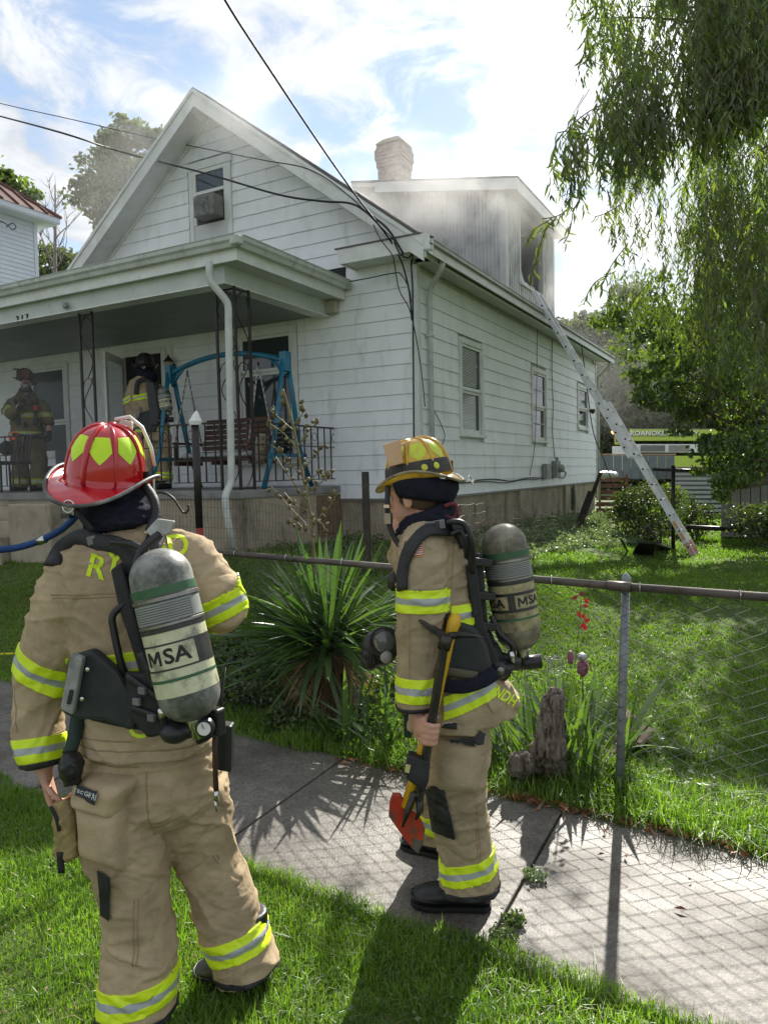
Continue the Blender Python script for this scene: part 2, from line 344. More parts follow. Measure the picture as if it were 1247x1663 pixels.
# ---- windows
def window(lo, hi, z0, z1, axis='y', sash=0.5, depth=0.07, blinds=False, name='window', bars=0, curtain=False, par=house, cas=0.085, dark=False, trimm=None):
    trimm = trimm or M_trim
    e = empty(name, ((0, lo, z0) if axis == 'y' else (lo, 0, z0)), parent=par)
    def bx(a0, o0, zz0, a1, o1, zz1):
        return ((o0, a0, zz0), (o1, a1, zz1)) if axis == 'y' else ((a0, -o1, zz0), (a1, -o0, zz1))
    def add(nm, mt, lst, parent=e, bev=0.004):
        m = MB()
        for q in lst: m.box(*bx(*q))
        return m.build(nm, mt, parent, bevel=bev)
    T = 0.036
    add('casing', trimm, [(lo, 0, z0+cas*.6, lo+cas, T, z1-cas), (hi-cas, 0, z0+cas*.6, hi, T, z1-cas), (lo, 0, z1-cas, hi, T+.004, z1)])
    add('sill', trimm, [(lo-.02, 0.0, z0, hi+.02, T+.03, z0+cas*.6-.002)])
    a0, a1, b0, b1 = lo+cas+.002, hi-cas-.002, z0+cas*.6+.002, z1-cas-.002; zm = b0+(b1-b0)*sash; w = 0.045
    if sash > 0:
        add('upper_sash', trimm, [(a0, 0.0, zm, a0+w, .022, b1), (a1-w, 0.0, zm, a1, .022, b1), (a0+w, 0.0, b1-w, a1-w, .022, b1), (a0+w, 0.0, zm-.015, a1-w, .022, zm+w-.01)], bev=.002)
        add('lower_sash', trimm, [(a0, -.024, b0, a0+w, -.001, zm-.017), (a1-w, -.024, b0, a1, -.001, zm-.017), (a0+w, -.024, b0, a1-w, -.001, b0+w*1.5), (a0+w, -.024, zm-.062, a1-w, -.001, zm-.017)], bev=.002)
    else:
        add('sash', trimm, [(a0, 0.0, b0, a0+w, .02, b1), (a1-w, 0.0, b0, a1, .02, b1), (a0+w, 0, b0, a1-w, .02, b0+w), (a0+w, 0, b1-w, a1-w, .02, b1)], bev=.002)
    add('pane', M_glass, [(a0+.01, -.01, (zm if sash > 0 else b0)+.01, a1-.01, -.004, b1-.01)], bev=0)
    if sash > 0: add('pane', M_glass, [(a0+.01, -.034, b0+.01, a1-.01, -.028, zm-.03)], bev=0)
    if bars:
        add('glazing_bar', M_black if bars < 0 else trimm, [(a0+w, .004, b0+(b1-b0)*q-.008, a1-w, .014, b0+(b1-b0)*q+.008) for q in (.25, .75)], bev=0)
    if blinds:
        mm = MB(); mt = M('white_blind_slat', (0.5, 0.52, 0.5), rough=0.5)
        z = b0+.07; am = a0+(a1-a0)*.78
        while z < b1-.06:
            if abs(z-zm) > .035:
                o_ = -.003 if z > zm else -.027
                lo_, hi_ = bx(a0+w+.005, o_, z, am, o_+.006, z+.013); mm.box(lo_, hi_)
            z += .024
        o = mm.build('blind', mt, e); o['kind'] = 'stuff'
    return e
for i, (a, b, z0, z1) in enumerate(HS):
    window(a+.005, b-.005, z0, z1, 'y', blinds=(i == 0), bars=(1 if i == 1 else 0))
window(-3.10, -1.94, 0.52, 2.555, 'x', sash=.72, cas=.10)
window(-8.02, -6.91, .77, 2.49, 'x', sash=.38, cas=.10)
# attic window: open, its inside shade painted as a dark panel, with an old air conditioner
aw = empty('window', (-3.5, 0, 3.6), parent=house)
MB().box((-3.89, -.045, 3.6), (-3.81, 0, 5.12)).box((-3.13, -.045, 3.6), (-3.05, 0, 5.12)).box((-3.92, -.055, 5.12), (-3.02, 0, 5.24)).build('casing', M_trim, aw, bevel=.005)
MB().box((-3.81, -.03, 3.6), (-3.13, 0, 4.28)).build('apron_panel', M('window_apron_paint', (0.56, 0.58, 0.58), rough=.5), aw)
MB().box((-3.75, -.0, 4.28), (-3.19, 0.03, 5.06)).build('inside_shade_panel', M_dark, aw)
MB().box((-3.81, -.04, 4.28), (-3.75, -.001, 5.12)).box((-3.19, -.04, 4.28), (-3.13, -.001, 5.12)).box((-3.75, -.04, 5.06), (-3.19, -.001, 5.12)).box((-3.75, -.04, 4.74), (-3.19, -.005, 4.79)).build('upper_sash', M_trim, aw, bevel=.003)
MB().box((-3.75, -.012, 4.8), (-3.19, -.008, 5.05)).build('pane', M_glass, aw)
ac = empty('air_conditioner', (-3.45, -.15, 4.3), 'old metal window air conditioner jutting from the attic window', 'air conditioner')
MB().box((-3.60, -.27, 4.31), (-3.20, -.045, 4.62)).build('cabinet', M('ac_cabinet', (0.13, 0.12, 0.11), (0.2, 0.19, 0.17), rough=.6, scale=9), ac, bevel=.012)
m_ = MB()
for k in range(12): m_.box((-3.58, -.282, 4.33+k*.023), (-3.30, -.271, 4.34+k*.023))
m_.build('grille', M('ac_coil', (0.35, 0.36, 0.36), (0.1, 0.1, 0.1), rough=.4, metal=.6, scale=16), ac)['kind'] = 'stuff'
# dark square where a panel is missing
vt = empty('wall_vent', (-1.3, 0, 3.1), parent=house)
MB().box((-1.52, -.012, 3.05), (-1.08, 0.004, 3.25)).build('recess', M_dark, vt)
m_ = MB()
for k in range(5): m_.box((-1.51, -.018, 3.07+k*.035), (-1.09, -.012, 3.08+k*.035))
m_.build('louvre', M('vent_black', (.03, .033, .036), rough=.6), vt)

# ---- main roof
main_roof = empty('roof', (RX, 5, RZ), parent=house)
YF, YB = -0.38, YL+.35; EX = 0.42
for nm, x1 in (('right', EX), ('left', -7.35)):
    z0 = roofz(x1)
    MB().prism([(RX, YF, RZ-.05), (x1, YF, z0-.05), (x1, YF, z0-.16), (RX, YF, RZ-.16)], (0, YB-YF, 0)).build('deck', M_trim, main_roof)
    n = 14; rr = random.Random(3)
    for k in range(n):       # shingle courses, each one proud of the next
        ta, tb = k/n, (k+1)/n; sg = 1 if x1 > RX else -1
        xa = x1+(RX-x1)*ta; xb = x1+(RX-x1)*tb; za, zb = roofz(xa), roofz(xb)
        MB().prism([(xa+.02*sg, YF-.03, za-.05), (xa+.02*sg, YF-.03, za-.026), (xb, YF-.03, zb-.034), (xb, YF-.03, zb-.049)], (0, YB-YF+.06, 0)).build('shingle_course', M_shing, main_roof)
MB().box((XL-.2, -0.0, 3.1), (-7.3, YL+.2, 3.2)).build('deck', M_shing, main_roof)
# rake boards
def rake(sg, y, xe, name='rake_board', w=0.21):
    d = Vector((sg, 0, -SL)).normalized(); nrm = Vector((SL*sg, 0, 1)).normalized()
    top = Vector((RX, y, RZ-.045)); end = Vector((xe, y, roofz(xe)-.045)); c = w/nrm.z
    m = MB().prism([top, end, end-Vector((0, 0, c)), top-Vector((0, 0, c))], (0, -.03, 0)).build(name, M_trim, house)
    MB().prism([top-Vector((0, .03, 0)), end-Vector((0, .03, 0)), end-Vector((0, .03, .06)), top-Vector((0, .03, .06))], (0, -.022, 0)).build('rake_moulding', M_trim, house)
    # soffit under the overhang
    s0 = Vector((RX, -.03, RZ-.17)); s1 = Vector((xe if sg < 0 else 0.02, -.03, roofz(xe if sg < 0 else 0.02)-.17))
    if y < 0:
        MB().prism([Vector((RX, 0, RZ-.235)), Vector((s1.x, 0, roofz(s1.x)-.235)), Vector((s1.x, 0, roofz(s1.x)-.265)), Vector((RX, 0, RZ-.265))], (0, y+.001, 0)).build('rake_soffit', M_trim, house)
        MB().prism([Vector((RX, -.0, RZ-.266)), Vector((s1.x, -.0, roofz(s1.x)-.266)), Vector((s1.x, -.0, roofz(s1.x)-.34)), Vector((RX, -.0, RZ-.34))], (0, -.03, 0)).build('frieze_board', M_trim, house)
rake(1, YF, 0.31); rake(-1, YF, -7.35)
# cornice return at the corner
rt = empty('cornice_return', (0, -.2, 3.2), parent=house)
MB().box((-0.90, -.35, 3.19), (0.36, 0.0, 3.24)).build('soffit', M_trim, rt)
MB().prism([(-0.93, -.38, 3.17), (-0.93, -.41, 3.17), (-0.96, -.43, 3.36), (-.96, -.38, 3.36)], (1.34, 0, 0)).box((-0.93, -.38, 3.17), (-0.905, 0, 3.36)).build('fascia', M_trim, rt)
MB().prism([(-0.99, -.445, 3.362), (0.28, -.445, 3.362), (.28, -.445, 3.38), (-.99, -.445, 3.38)], (0, .44, .06)).build('return_roof', M_shing, rt)
# side eave: soffit, fascia, gutter
sideeave = empty('eave', (0.2, 5, 3.2), parent=house)
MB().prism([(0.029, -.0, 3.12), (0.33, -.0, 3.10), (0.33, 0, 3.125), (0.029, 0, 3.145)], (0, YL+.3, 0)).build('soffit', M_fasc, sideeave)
MB().box((0.30, -.38, 3.08), (0.33, YL+.33, 3.27)).build('fascia', M_trim, sideeave)
def gutter(axis, a0, a1, base, z, sgn, par, name='gutter', w=0.115):
    prof = [(0, 0), (0, -.115), (.07, -.115), (.085, -.07), (.108, -.045), (.112, 0), (.122, 0.004), (.122, .010), (.104, .010), (.100, -.03), (.075, -.06), (.062, -.10), (.008, -.10), (.008, 0)]
    rg = []
    for a in (a0, a1):
        rg.append([(base+sgn*o_, a, z+h_) if axis == 'y' else (a, base+sgn*o_, z+h_) for o_, h_ in prof])
    m = MB().loft(rg)
    return m.build(name, M_gutter, par)
gutter('y', -.40, YL+.34, .331, 3.265, 1, sideeave)
MB().box((.331, -.405, 3.15), (.45, -.40, 3.27)).build('gutter_end_cap', M_gutter, sideeave)
# downspouts
def spout(pts, name='downspout', par=house, w=.04, d=.03):
    m = MB()
    pts = [Vector(p) for p in pts]; fine = [pts[0]]
    for i in range(1, len(pts)-1):
        a, b, c = pts[i-1], pts[i], pts[i+1]; k = min(.07, (b-a).length*.4, (c-b).length*.4)
        p0 = b+(a-b).normalized()*k; p1 = b+(c-b).normalized()*k
        fine += [p0.lerp(b, .5).lerp(b.lerp(p1, .5), t_) if 0 < t_ < 1 else (p0 if t_ == 0 else p1) for t_ in (0, .33, .66, 1)]
    fine.append(pts[-1]); m.tube(fine, w, n=8, flat=.8)
    return m.build(name, M_gutter, par, smooth=True)
spout([(.38, .02, 3.16), (.38, .02, 3.02), (.09, .26, 2.86), (.075, .26, 2.7), (.075, .26, -.6)])
spout([(.38, YL+.05, 3.16), (.36, YL+.05, 3.0), (.05, YL+.05, 2.75), (.05, YL+.05, -.5)])
for z in (2.2, .7): MB().box((.022, .215, z), (.12, .305, z+.03)).build('downspout_strap', M_gutter, house)

# ---- dormer
M_dorm = M('dormer_vertical_panel', (0.68, 0.69, 0.70), (0.58, 0.59, 0.60), rough=0.45, scale=3, dirt=(0.25, 0.24, 0.22), dscale=3, dramp=(.5, .8))
dm = empty('dormer', (-1.5, 6, 4.5), parent=house)
DX, DY0, DY1, DZ = -.3, 4.58, 7.88, 5.6
def dtop(x): return 5.62+(DX-x)*.18
for yy in (DY0, DY1-.06): MB().prism([(DX, yy, 3.7), (DX, yy, dtop(DX)), (-3.2, yy, dtop(-3.2)), (-3.2, yy, 5.9)], (0, .06, 0)).build('cheek_wall', M_dorm, dm)
x = DX-.02; k = 0
while x > -3.0:       # ribs of the vertical sheeting
    zb = roofz(x); zt = dtop(x)
    if zt-zb > .05: MB().box((x-.018, DY0-.02, zb-.1), (x+.018, DY0, zt)).build('rib', M_dorm, dm)
    x -= .075; k += 1
WY0, WY1, WZ0, WZ1 = 5.42, 6.98, 4.12, 5.42
MB().box((DX-.08, DY0, 3.7), (DX, WY0, DZ)).box((DX-.08, WY1, 3.7), (DX, DY1, DZ)).box((DX-.08, WY0, 3.7), (DX, WY1, WZ0)).box((DX-.08, WY0, WZ1), (DX, WY1, DZ)).build('face_wall', M_dorm, dm)
for y in list(np.arange(DY0+.14, WY0-.1, .11))+list(np.arange(WY1+.12, DY1-.06, .11)): MB().box((DX, y-.012, 3.74), (DX+.012, y+.012, DZ-.02)).build('rib', M_dorm, dm)
for y in np.arange(WY0-.04, WY1+.1, .13): MB().box((DX, y-.012, 3.74), (DX+.012, y+.012, WZ0-.09)).build('rib', M_dorm, dm)
MB().box((DX, DY0-.02, 3.74), (DX+.02, DY0+.09, DZ)).box((DX-.1, DY0-.04, 3.74), (DX+.02, DY0-.02, DZ+.02)).box((DX, DY1-.09, 3.74), (DX+.03, DY1+.02, DZ)).build('corner_trim', M_trim, dm)
bw = empty('window', (DX, 6.2, 4.1), parent=dm)
MB().box((DX, WY0-.07, WZ0-.07), (DX+.03, WY0, WZ1+.07)).box((DX, WY1, WZ0-.07), (DX+.03, WY1+.07, WZ1+.07)).box((DX, WY0, WZ0-.07), (DX+.045, WY1, WZ0)).box((DX, WY0, WZ1), (DX+.03, WY1, WZ1+.07)).build('frame', M_trim, bw, bevel=.004)
rr = random.Random(11)   # shards of the broken pane still in the frame
sh = MB(); pts = []
y = WY0
for i in range(15):
    yy = WY0+(WY1-WY0)*i/14; pts.append((DX-.03, yy, WZ0+.02+(.32*max(0, 1-i/3.5)**1.3)+rr.uniform(0, .09)))
sh.prism([(DX-.03, WY0, WZ0)]+pts+[(DX-.03, WY1, WZ0)], (.006, 0, 0)); sh.build('broken_pane', M('broken_glass', (.55, .6, .62), rough=.15, alpha=.75), bw)
MB().box((-2.6, DY0+.1, 4.0), (-2.5, DY1-.1, 5.9)).box((-2.6, DY0+.1, 4.0), (DX-.1, DY1-.1, 4.03)).build('room_lining', M('sooty_room', (.12, .11, .1), (.2, .18, .16), rough=.95, scale=2), dm)
y0, y1 = DY0-.32, DY1+.25
MB().prism([(DX+.34, y0, dtop(DX+.34)+.02), (-3.45, y0, dtop(-3.45)+.02), (-3.45, y0, dtop(-3.45)+.1), (DX+.34, y0, dtop(DX+.34)+.1)], (0, y1-y0, 0)).build('dormer_roof', M_trim, dm)
MB().prism([(DX+.37, y0-.03, dtop(DX+.34)+.102), (-3.45, y0-.03, dtop(-3.45)+.102), (-3.45, y0-.03, dtop(-3.45)+.135), (DX+.37, y0-.03, dtop(DX+.34)+.135)], (0, y1-y0+.06, 0)).build('roofing', M_shing, dm)
MB().prism([(DX+.36, y0-.025, dtop(DX+.34)-.10), (-2.9, y0-.025, dtop(-2.9)-.1), (-2.9, y0-.025, dtop(-2.9)+.1), (DX+.36, y0-.025, dtop(DX+.34)+.1)], (0, .024, 0)).box((DX+.34, y0, dtop(DX+.34)-.12), (DX+.36, y1, dtop(DX+.34)+.1)).build('fascia', M_trim, dm)

# ---- chimney
ch = empty('chimney', (-2.95, 5.2, 6.2), parent=house)
cx, cyy = -2.86, 5.05; M_brick = M('sooty_brick', (.28, .20, .16), (.36, .29, .24), rough=.9, scale=8, dirt=(.16, .14, .12), dscale=7, dramp=(.5, .7), bump=.4, bscale=50)
HW, HD = .27, .25
MB().box((cx-HW+.02, cyy-HD+.02, 5.4), (cx+HW-.02, cyy+HD-.02, 7.18)).build('mortar_core', M('mortar', (.36, .33, .29), (.28, .25, .22), rough=.95, scale=12), ch)
bm_ = {}
def brickmesh(a, b, c):
    k = (a, b, c)
    if k not in bm_:
        m = MB().box((-a/2, -b/2, -c/2), (a/2, b/2, c/2)); me = m.mesh('brick'); me.materials.append(M_brick); bm_[k] = me
    return bm_[k]
rr = random.Random(2)
for k in range(22):
    z = 5.75+k*.073+.035; z = z
    if z > 7.13: break
    ex = .022 if k in (13, 14) else (.045 if k in (15, 16, 17) else (.02 if k == 18 else 0)); off = .11 if k % 2 else 0
    def course(lo_, hi_, first):
        a_ = lo_; w_ = first
        while a_ < hi_-.02:
            b__ = min(a_+w_, hi_); b__ = hi_ if hi_-b__ < .05 else b__; yield (a_+b__)/2, round(b__-a_-.008, 3); a_ = b__; w_ = .205
    for c_, w_ in course(-HW-ex, HW+ex, .205 if k % 2 else .1): link('brick', brickmesh(w_, .09, .062), ch, (cx+c_, cyy-HD-ex+.045+rr.uniform(-.004, .004), z))
    for c_, w_ in course(-HD-ex+.09, HD+ex, .205 if k % 2 == 0 else .1): link('brick', brickmesh(.09, w_, .062), ch, (cx+HW+ex-.045+rr.uniform(-.004, .004), cyy+c_, z))
MB().loft([[(cx+a*q, cyy+b*q, z) for a, b in ((-.3, -.28), (.3, -.28), (.3, .28), (-.3, .28))] for q, z in ((.98, 7.16), (.96, 7.20), (.60, 7.30), (.50, 7.31))]).build('cap', M_conc, ch, bevel=.01)

# ================================================================= porch
porch = empty('porch', (-4, -1, -.5), parent=house)
PXR, PYF, PFZ = -1.27, -2.2, .19
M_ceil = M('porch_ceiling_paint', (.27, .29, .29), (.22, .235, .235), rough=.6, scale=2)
MB().box((XL, PYF-.03, PFZ-.10), (PXR+.02, -.03, PFZ)).build('floor_slab', M('porch_floor_concrete', (.26, .26, .25), (.17, .17, .16), rough=.8, scale=4), porch, bevel=.01)
MB().box((XL, PYF, -1.7), (PXR, PYF+.2, PFZ-.1)).box((PXR-.2, PYF+.2, -1.7), (PXR, 0.04, PFZ-.1)).build('porch_wall', M_conc, porch)
MB().box((PXR-.01, -.62, -.5), (PXR+.014, -.0, PFZ-.12)).build('brick_patch', M('brown_brick_patch', (.2, .13, .08), (.13, .09, .06), rough=.9, scale=10), porch)
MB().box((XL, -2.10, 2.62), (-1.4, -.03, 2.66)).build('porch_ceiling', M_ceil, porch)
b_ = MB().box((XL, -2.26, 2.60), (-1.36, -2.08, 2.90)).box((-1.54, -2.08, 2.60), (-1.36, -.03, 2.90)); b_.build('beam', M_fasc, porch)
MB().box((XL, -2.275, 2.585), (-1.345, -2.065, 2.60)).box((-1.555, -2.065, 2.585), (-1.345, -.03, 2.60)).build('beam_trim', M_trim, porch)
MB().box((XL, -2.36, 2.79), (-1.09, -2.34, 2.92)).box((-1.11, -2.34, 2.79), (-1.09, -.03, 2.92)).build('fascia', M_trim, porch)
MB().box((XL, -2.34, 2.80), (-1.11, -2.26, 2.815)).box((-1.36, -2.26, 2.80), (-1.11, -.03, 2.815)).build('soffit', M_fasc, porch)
MB().box((-1.36, -.14, 2.62), (-1.2, -.03, 2.79)).build('bracket_block', M('beige_block', (.42, .38, .31), rough=.6), porch)
MB().prism([(XL, -2.36, 2.93), (XL, -.03, 3.08), (XL, -.03, 2.99), (XL, -2.34, 2.92)], (-1.1-XL, 0, 0)).build('porch_roof', M_shing, porch)
gutter('x', XL, -1.04, -2.361, 3.035, -1, porch); gutter('y', -2.38, -.06, -1.089, 3.035, 1, porch)
MB().box((-1.089, -.075, 2.92), (-.968, -.06, 3.045)).build('gutter_end_cap', M_gutter, porch)
MB().box((-1.10, -2.475, 2.925), (-.972, -2.375, 3.030)).build('gutter_corner', M_gutter, porch, bevel=.02)
spout([PY(340, 425, -2.43), PY(340, 455, -2.43), PY(371, 492, -2.30), PY(371, 520, -2.30), PY(376, 782, -2.30), PY(365, 806, -2.42), PY(369, 840, -2.42), PY(379, 893, -2.42)], par=porch, w=.047)
tag_ = None
# iron columns with scrolls
def column(base, ztop, legs, name='iron_column'):
    e = empty(name, base, parent=porch)
    for (x, y) in legs: MB().box((x-.014, y-.014, PFZ), (x+.014, y+.014, ztop)).build('leg', M_black, e)
    for i in range(len(legs)-1):
        a = Vector((*legs[i], 0)); b = Vector((*legs[i+1], 0)); H = ztop-PFZ; m = MB()
        for z in (PFZ+.02, ztop-.03): m.bar(a+Vector((0, 0, z)), b+Vector((0, 0, z)), .02, .02)
        for (q0, q1) in ((.02, .36), (.36, .64), (.64, .98)):
            pts = []
            for t in np.linspace(0, 1, 13):
                w = math.sin(t*math.pi*2)*.42 if (q0 < .3 or q1 > .9) else math.cos(t*math.pi*2)*.36
                pts.append(a.lerp(b, .5+w)+Vector((0, 0, PFZ+H*(q0+(q1-q0)*t))))
            m.tube(pts, .007, 5)
            pts = [a.lerp(b, .5+.4*math.cos(t))+Vector((0, 0, PFZ+H*(q1-.05)+.11*math.sin(t))) for t in np.linspace(0, math.pi, 9)]
            m.tube(pts, .006, 5)
        m.build('scroll', M_black, e)
    return e
column((-1.33, -2.1, PFZ), 2.585, [(-1.62, -2.12), (-1.34, -2.12), (-1.34, -1.86)])
column((-3.9, -2.1, PFZ), 2.585, [(-4.0, -2.12), (-3.76, -2.12)])
column((-6.6, -2.1, PFZ), 2.585, [(-6.75, -2.12), (-6.5, -2.12)])
def railing(a, b, n, name='railing'):
    e = empty(name, a, parent=porch); a = Vector(a); b = Vector(b)
    MB().bar(a+Vector((0, 0, .82)), b+Vector((0, 0, .82)), .03, .02).build('handrail', M_black, e)
    MB().bar(a+Vector((0, 0, .10)), b+Vector((0, 0, .10)), .02, .012).build('bottom_rail', M_black, e)
    MB().bar(a+Vector((0, 0, .55)), b+Vector((0, 0, .55)), .02, .012).build('middle_rail', M_black, e)
    m0 = MB().box((-.007, -.007, .10), (.007, .007, .82)).mesh('baluster'); m0.materials.append(M_black)
    for i in range(n):
        q = a.lerp(b, (i+.5)/n); link('baluster', m0, e, q)
        if i % 3 == 1 and name:
            c = q+(b-a)/n*.5; pts = [c+(b-a).normalized()*(.055*math.cos(t))+Vector((0, 0, .685+.055*math.sin(t))) for t in np.linspace(0, 2*math.pi, 12, endpoint=False)]
            MB().tube(pts, .005, 4, closed=True).build('scroll', M_black, e)
railing((-3.74, -2.12, PFZ), (-1.64, -2.12, PFZ), 14); railing((-1.34, -1.84, PFZ), (-1.34, -.03, PFZ), 11); railing((-6.48, -2.12, PFZ), (-5.35, -2.12, PFZ), 8)
# steps and cheek block
st = empty('steps', (-4.9, -2.7, -.6), parent=porch)
for k in range(3): MB().box((-6.6, -2.21-.30*(k+1), -1.2), (-4.46, -2.21-.30*k, PFZ-.18*(k+1))).build('step', M_conc, st, bevel=.012)
MB().box((-4.44, -3.0, -1.2), (-3.62, -2.21, .07)).build('cheek_block', M_conc, st, bevel=.02)
# front door: storm door open, shade of the hall painted as a dark panel
dr = empty('doorway', (-5, 0, .19), parent=house)
MB().box((-5.56, -.05, PFZ), (-5.46, .0, 2.50)).box((-4.62, -.05, PFZ), (-4.52, .0, 2.50)).box((-5.46, -.05, 2.40), (-4.62, .0, 2.50)).build('casing', M_trim, dr, bevel=.005)
MB().box((-5.46, -.012, PFZ), (-4.62, 0.002, 2.40)).build('hall_shade_panel', M_dark, dr)
sd_ = empty('storm_door', (-5.46, -.05, PFZ), parent=house)
Rz = Matrix.Rotation(R(-62), 3, 'Z'); pv = (-5.46, -.055, PFZ)
m_ = MB()
for lo, hi in (((-5.46, -.09, .2), (-5.36, -.055, 2.38)), ((-4.74, -.09, .2), (-4.64, -.055, 2.38)), ((-5.36, -.09, .2), (-4.74, -.055, .42)), ((-5.36, -.09, 2.26), (-4.74, -.055, 2.38)), ((-5.36, -.09, 1.15), (-4.74, -.055, 1.24))): m_.box(lo, hi, Rz, pv)
m_.build('frame', M_trim, sd_)
MB().box((-5.36, -.076, .42), (-4.74, -.070, 2.26), Rz, pv).build('pane', M('storm_glass', (.5, .55, .56), rough=.05, alpha=.35), sd_)
MB().box((-4.44, -.02, PFZ), (-4.38, .0, 2.52)).build('pilaster_strip', M_trim, house)
# wall lantern
ln = empty('lantern', (-4.3, -.1, 2.1), 'small black coach lantern on the porch wall beside the door', 'lantern')
MB().box((-4.42, -.02, 2.0), (-4.34, 0, 2.2)).bar((-4.38, -.02, 2.1), (-4.38, -.12, 2.16), .015, .015).build('bracket', M_black, ln)
MB().lathe((-4.38, -.12, 0), [(.0, 2.02), (.045, 2.03), (.05, 2.05)], 8).lathe((-4.38, -.12, 0), [(.085, 2.22), (.05, 2.27), (.02, 2.3), (.008, 2.34), (.0, 2.36)], 8).build('hood', M_black, ln)
MB().lathe((-4.38, -.12, 0), [(.048, 2.05), (.075, 2.22)], 8).build('glass', M('lantern_glass', (.45, .45, .4), rough=.1, alpha=.6), ln)
# house number on the beam
vs, fs = text_mesh('2 1 7', .13, .006, 0); o0 = PY(36, 517, -2.268)
m_ = MB().add([(o0.x+v[0], -2.268-v[2], o0.z+v[1]) for v in vs], fs).build('house_number', M_black, porch)
# security light under the gutter
pl = PY(105, 494, -2.29); MB().lathe(pl+Vector((0, 0, -.02)), [(.0, .05), (.03, .045), (.035, 0), (.02, -.03), (.0, -.035)], 10).lathe(pl+Vector((.05, -.04, -.03)), [(.0, .04), (.02, .03), (.035, -.01), (.03, -.03)], 10, axis=(.5, -.4, -.6)).build('porch_light', M('grubby_plastic', (.5, .49, .45), (.2, .2, .18), rough=.5, scale=30), porch)

# ================================================================= ground sheet and sidewalk
xs = np.concatenate([np.linspace(-160, -12, 24), np.linspace(-11.5, 9.5, 130), np.linspace(10, 160, 24)]); ys = np.concatenate([np.linspace(-60, -10.2, 10), np.linspace(-10, 14, 150), np.linspace(15, 260, 26)])
X, Y = np.meshgrid(xs, ys, indexing='ij'); Z = zg(X, Y)
nz = np.array([[noise.noise(Vector((a*.9, b*.9, 0))) for b in ys] for a in xs])
far = np.clip((Y-14)/40, 0, 1); Z = Z+nz*.035*(1-np.clip((np.abs(Y+5.9)<.95)*1.0, 0, 1))+far*0
side = (Y > -6.9) & (Y < -4.85)
Z = np.where(side, GZ-.03, Z)
n0, n1_ = X.shape; V = np.stack([X, Y, Z], -1).reshape(-1, 3); ii = np.arange(n0*n1_).reshape(n0, n1_)
F = np.stack([ii[:-1, :-1], ii[1:, :-1], ii[1:, 1:], ii[:-1, 1:]], -1).reshape(-1, 4)
M_soil = M('lawn_soil', (.055, .085, .016), (.075, .11, .022), rough=.95, scale=5, dirt=(.07, .055, .03), dscale=2.2, dramp=(.55, .75), bump=.6, bscale=50, bdist=.02)
numesh('ground', V, F, M_soil, kind='structure', smooth=True)
M_walk = M('sidewalk_concrete', (.190, .175, .153), (.110, .100, .087), rough=.58, scale=2.4, spec=.5, dirt=(.075, .062, .05), dscale=1.7, dramp=(.46, .68), bump=.55, bscale=120, bdist=.006)
def addspeck(m):
    t = m.node_tree; l = t.links.new; b = t.nodes['Principled BSDF']; src = b.inputs['Base Color'].links[0].from_socket
    g = t.nodes.new('ShaderNodeNewGeometry'); v = t.nodes.new('ShaderNodeTexVoronoi'); v.inputs['Scale'].default_value = 95; l(g.outputs['Position'], v.inputs['Vector'])
    r = t.nodes.new('ShaderNodeMapRange'); l(v.outputs['Color'], r.inputs[0]); r.inputs[1].default_value = .1; r.inputs[2].default_value = .95; r.inputs[3].default_value = .68; r.inputs[4].default_value = 1.35
    mx = t.nodes.new('ShaderNodeVectorMath'); mx.operation = 'SCALE'; l(src, mx.inputs[0]); l(r.outputs[0], mx.inputs['Scale']); l(mx.outputs[0], b.inputs['Base Color'])
    # wet-worn patches are smoother
    n = t.nodes.new('ShaderNodeTexNoise'); n.inputs['Scale'].default_value = 2.2; n.inputs['Detail'].default_value = 5; l(g.outputs['Position'], n.inputs['Vector'])
    rr_ = t.nodes.new('ShaderNodeMapRange'); l(n.outputs[0], rr_.inputs[0]); rr_.inputs[1].default_value = .35; rr_.inputs[2].default_value = .65; rr_.inputs[3].default_value = .42; rr_.inputs[4].default_value = .7; l(rr_.outputs[0], b.inputs['Roughness'])
addspeck(M_walk)
walk = empty('sidewalk', (0, -5.9, GZ)); tag(walk, kind='structure')
def wy(x, far_): return (-5.19-.06*(x-2)) if far_ else (-6.47-.055*(x-2))
JT = [-9.0, -7.65, -6.28, -4.92, -3.55, -2.18, -.80, .57, 1.96, 3.345, 4.72, 6.1, 7.5, 8.9]
for i in range(len(JT)-1):
    a, b = JT[i]+.006, JT[i+1]-.006; j = random.Random(i).uniform(-.006, .006)
    dx = -.03
    q = [(a+.0, wy(a, 0)), (b+.0, wy(b, 0)), (b+dx, wy(b, 1)), (a+dx, wy(a, 1))]
    MB().prism([(x_, y_, GZ-.07) for x_, y_ in q], (0, 0, .07+j)).build('paving_slab', M_walk, walk, bevel=.008)
